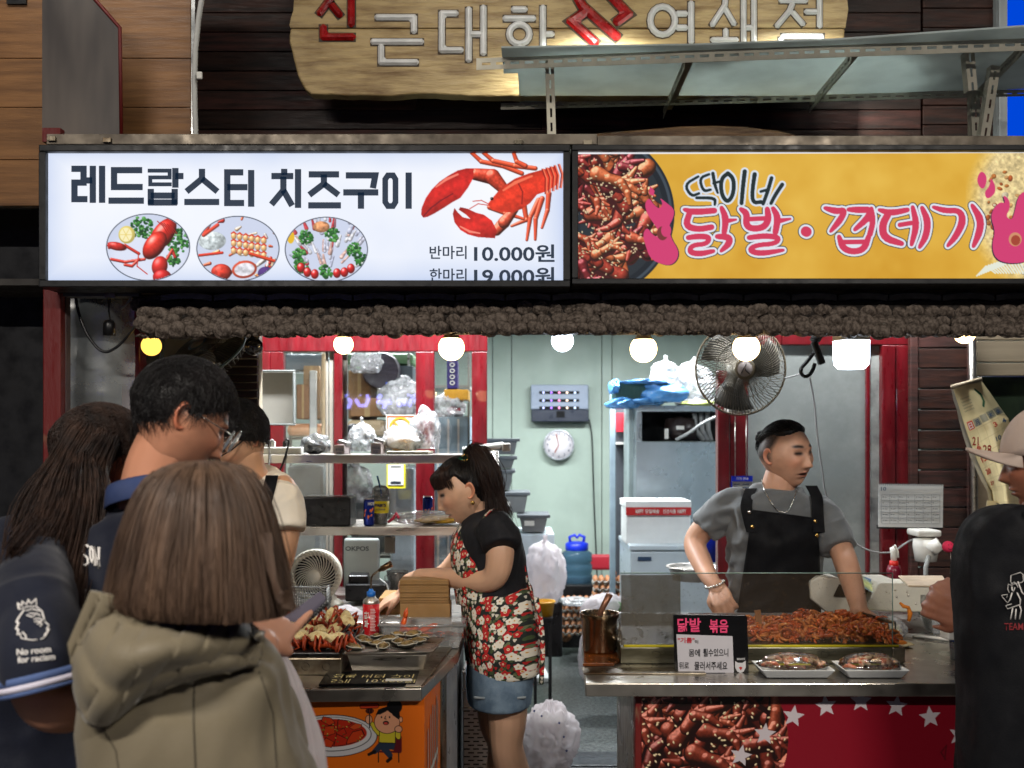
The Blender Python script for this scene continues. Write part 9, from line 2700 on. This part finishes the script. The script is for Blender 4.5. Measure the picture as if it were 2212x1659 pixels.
hb=MB().add(v,[(i*n+k,i*n+(k+1)%n,(i+1)*n+(k+1)%n,(i+1)*n+k)for i in range(m-1)for k in range(n)],True).build('bob_hair',M_hairb,t)
rg=np.random.RandomState(12);N_=5200
ph=rg.uniform(0,2*PI,N_);t0=rg.uniform(0,.35,N_);t1=rg.uniform(.90,1.06,N_);dr=rg.uniform(-.005,.0035,N_)+(rg.rand(N_)<.05)*rg.uniform(0,.012,N_);wob=rg.randn(N_)*.03
pa=np.stack([bob(ph+wob*np.sin(k*.5)+.03*np.sin(ph*9),t0+(t1-t0)*k/9,dr+.0008*np.sin(ph*23+k*.4))for k in range(10)],1)
strands('bob_strands',hb,M_hairb,pa,.0015)
pa=np.array([cr([S(575+rg.uniform(-12,12),1180+rg.uniform(-30,30),1.46),S(592+rg.uniform(-6,6),1255,1.45),S(606+rg.uniform(-6,6),1292+rg.uniform(-10,10),1.45),S(624+rg.uniform(-10,10),1298+rg.uniform(-24,18),1.44)],3)for k in range(500)])
strands('flipped_ends',hb,M_hairb,pa,.0012)
M_jac=pm('olive beige cloth',(100,91,72),rough=.85,var=.05,bump=.15,bscale=350,sheen=.15)
mb=MB()
torso(mb,[(*S(445,1990,1.60),.185,.15),(*S(435,1700,1.58),.165,.14),(*S(415,1560,1.56),.150,.13),(*S(385,1460,1.55),.135,.115),(*S(380,1400,1.53),.105,.095),(*S(412,1345,1.52),.075,.072)],sd)
limb(mb,[S(275,1450,1.49),S(262,1560,1.49),S(268,1700,1.50),S(290,1850,1.55)],[.055,.056,.056,.055])
limb(mb,[S(490,1465,1.62),S(545,1560,1.66),S(585,1620,1.70),S(572,1520,1.72),S(556,1445,1.74)],[.055,.060,.055,.046,.038],cap=False)
limb(mb,[S(490,1460,1.60),S(570,1610,1.60),S(610,1760,1.62)],[.055,.064,.070])
fo0,fo1=folds(.012,6.5,(.35,0,1),.25,31),folds(.005,16,(.6,0,.8),.3,35)
fo=lambda v:fo0(v)+fo1(v)
finish(fuse(mb,.009,9),'jacket',M_jac,t,fo)
# hood: draped double cloth
TE=[(196,1274),(250,1283),(334,1298),(446,1326),(520,1352),(572,1366)]
BE=[(152,1380),(166,1450),(208,1558),(300,1500),(420,1462),(560,1440)]
te=cr(TE,9);be=cr(BE,9)
fJ=surf([x for x in t.children if x.name.startswith('jacket')][0])
def hpa(u,v):k=int(u*(len(te)-1));a=te[k]*(1-v)+be[k]*v;return a[0],a[1]
hd=drape(t,'hood',M_jac,fJ,hpa,54,40,lambda u,v:.012+.030*math.sin(PI*min(1,.15+v*.80))+.008*math.sin(7*v+6*u+1)+.006*math.sin(15*v+3*u)+.006*float(vnoise(np.array([u*5,v*7,2.]),1.0)),1.44,.012,3)
legs(t,(P(440,0,1.6)[0],1.6,.84),sd,M_trouser)
# phone held up
hs_=surf(hd);jb=surf([x for x in t.children if x.name.startswith('jacket')][0])
M_seam=pm('dark seam',(60,54,42),rough=.9)  # seam lines in a darker tone than the jacket
for q,f_ in((((372,1312),(345,1370),(300,1420),(262,1468)),hs_),(((420,1470),(418,1560),(424,1700)),jb),(((560,1450),(590,1540),(600,1700)),jb),(((215,1560),(250,1620),(262,1700)),jb)):wrapm('seam',laid(f_,[q],.001),.0011,M_seam,t,None)
tp=thing('phone','dark phone in a chained case held up by the pointing hand','phone',P(660,1316,2.0))
a,b,c_,d_=P(612,1342,1.86),P(650,1348,1.88),P(704,1300,1.94),P(690,1286,1.94)
MB().hexa([a,b,c_,d_,a+[0,.004,.008],b+[0,.004,.008],c_+[0,.004,.008],d_+[0,.004,.008]]).build('phone_body',pm('phone violet-grey',(84,80,92),rough=.3),tp,bevel=.002)
mb=MB()
for k in range(10):mb.ell(b+(c_-b)*k/9+[0,-.002,-.004],(.006,.003,.005),n=8,m=6)
mb.build('chain',M_blackp,tp)
# shopping bag hanging from the wrist
tb=thing('shopping_bag','thin white plastic shopping bag hanging from the pointing woman\'s wrist','bag',P(640,1700,1.75))
L0=cr([(588,1392),(604,1440),(610,1500),(600,1560),(596,1620),(600,1760)],6);R0=cr([(606,1396),(640,1470),(668,1540),(690,1610),(703,1680),(715,1790)],6)
n,m=36,len(L0)-1;vs=[]
for j in range(m+1):
 for i in range(n):
  a=2*PI*i/n;v_=j/m;cx=(L0[j]+R0[j])/2;hw_=(R0[j][0]-L0[j][0])/2
  pl=.16*math.sin(a*9+2.0*math.sin(v_*2))*(1-.5*v_)+.10*float(vnoise(np.array([math.cos(a)*2,math.sin(a)*2,v_*3]),1.5))
  k=1+pl
  vs.append(P(cx[0]+hw_*math.cos(a)*k,cx[1],1.80-.06*v_)+[0,(hw_/F*1.8)*.75*math.sin(a)*k,0])
MB().add(vs,[(j*n+i,j*n+(i+1)%n,(j+1)*n+(i+1)%n,(j+1)*n+i)for j in range(m)for i in range(n)],True).build('bag_body',m_bag,tb)
strip(tb,'bag_handle',m_bag,[P(580,1384,1.88),P(590,1420,1.84),P(596,1470,1.80),P(604,1510,1.79)],.008,(1,0,0),.001)
# == man in the cap at the right
T_=(150,98,76);D=2.45
t=thing('person','man in beige cap and black sweatshirt with a white line drawing','person',(P(2200,0,2.45)[0],2.45,0))
S=lambda px,py,d=D:P(px+54,py,d)
sd=np.array([.9,-.42,0])
HC=S(2212,1005,2.45);R=rotm(-112,2,0);hs=1.0
mb=MB()
torso(mb,[(*S(2200,1900),.17,.12),(*S(2200,1500),.18,.12),(*S(2210,1250),.16,.10),(*S(2215,1165),.12,.09),(*S(2220,1120),.07,.065)],sd)
limb(mb,[S(2212,1130),S(2216,1080),S(2220,1040)],[.07,.064,.064])
hw=S(2046,1336,2.62)
limb(mb,[S(2135,1200,2.5),S(2100,1270,2.5),S(2100,1350,2.5),S(2110,1345,2.58),hw],[.06,.056,.05,.04,.028])
hand(mb,hw,S(1994,1318,2.66)-hw,(.1,-1,-.1),1.0,(.45,.5,.5,.55),.3,side=-1)
hand(mb,hw+[0.01,.02,.02],S(1990,1296,2.66)-hw,(.1,-1,-.1),.9,(.6,.6,.6,.6),.3,side=-1)
body('body',t,mb,T_,dict(C_=HC,R=R,s=hs,tone=T_,male=True),.006)
scalp_hair(t,HC,R,hs,lambda p:np.clip((p[:,1]+.025)/.012,0,1)*np.clip((p[:,2]+.045)/.012,0,1)*(1-np.exp(-((p[:,1]-.01)/.02)**2-((p[:,2]+.002)/.03)**2)),.003,M_hair,lambda p:np.array([0,.3,-1.])+0*p,1500,.02,seed=19,lift=.001)
M_cap=pm('beige cap',(172,154,142),rough=.85,var=.05,bump=.2,bscale=300)
n_,m_=48,18;vs=[]
for j in range(m_):
 for i in range(n_):
  a=2*PI*i/n_;b=j/(m_-1)*PI/2
  p=skull(np.array([[math.sin(b)*math.cos(a),math.sin(b)*math.sin(a),math.cos(b)]]))[0]*[1.13,1.13,1.06]
  p[2]=max(p[2],0)+.026+.004*math.cos(b)
  vs.append(HC+R@(p*hs))
cp=MB().add(vs,[(j*n_+i,j*n_+(i+1)%n_,(j+1)*n_+(i+1)%n_,(j+1)*n_+i)for j in range(m_-1)for i in range(n_)],True).build('cap',M_cap,t,solid=.003)
vs=[]
for j in range(8):
 for i in range(21):
  a=PI*1.5+(i/20-.5)*1.9;k=j/7
  r0=np.array([.086*math.cos(a),.104*math.sin(a),.034]);ex=np.array([0,-.078*math.cos((i/20-.5)*PI)**.6,-.004-.026*(abs(i/20-.5)*2)**1.5])
  vs.append(HC+R@((r0+ex*k+[0,0,.020*k*math.cos((i/20-.5)*PI)-.008])*hs))
MB().add(vs,[(j*21+i,j*21+i+1,(j+1)*21+i+1,(j+1)*21+i)for j in range(7)for i in range(20)],True).build('cap_brim',M_cap,cp,solid=.007)
MB().box((-.012,-.001,-.006),(.012,.001,.006)).build('cap_tag',M_white,None)
o=bpy.data.objects['cap_tag'];o.parent=cp;o.location=tuple(S(2190,938,2.335)-origin_of(cp));o.rotation_euler=(0,.5,.2)
mb=MB()
torso(mb,[(*S(2190,1900),.185,.135),(*S(2195,1560),.180,.135),(*S(2200,1380),.19,.135),(*S(2208,1240),.205,.13),(*S(2212,1150),.185,.12),(*S(2218,1106),.10,.09)],sd)
limb(mb,[S(2140,1165,2.5),S(2102,1220,2.5),S(2098,1310,2.5),S(2125,1365,2.5),S(2110,1350,2.56)],[.068,.072,.068,.06,.05])
finish(fuse(mb,.008,9),'sweatshirt',M_black_cl,t,folds(.009,11,(.4,0,1),.3,41))
mb=MB()
for a in np.linspace(0,2*PI,30):pass
MB().tube(cr([S(2168,1112,2.38),S(2200,1100,2.34),S(2240,1108,2.34)],6),.014,8).build('hood_edge',M_black_cl,t)
fW=surf([x for x in t.children if x.name.startswith('sweatshirt')][0])
zL=lambda x,y:fW(3300/1.823+x/1.4754/1.823,1900/1.823+y/1.4754/1.823,.003,2.33)
LZ=lambda*q:[zL(a,b)for a,b in q]
wrapm('back_drawing',[LZ((1005,540),(1060,522),(1076,535),(1078,570),(1070,580),(1012,592),(1003,575),(1005,540)),LZ((1045,575),(1070,640),(1080,650)),LZ((1012,600),(990,590),(986,620),(995,640)),LZ((1005,590),(1025,578),(1042,600),(1046,610)),LZ((1010,605),(1012,625),(1020,635),(1028,610)),LZ((1012,640),(1000,680),(985,700),(955,665),(950,655),(985,650),(980,670)),LZ((1040,640),(1060,680),(1058,710),(985,735),(975,715),(1010,705)),LZ((1055,715),(1065,740),(1055,795)),LZ((1015,730),(1003,795)),LZ((1035,735),(1030,795))],.0016,M_print,t,None)
word('TEAM UP',966/1.4754/1.823+3300/1.823,2236,1346,1361,lambda x,y:fW(x,y,.003,2.33),pm('dark red print',(130,34,40),rough=.8,var=.05),t,'back_lettering',.01)
legs(t,(P(2300,0,2.45)[0],2.48,.86),sd,M_trouser,spread=.07)
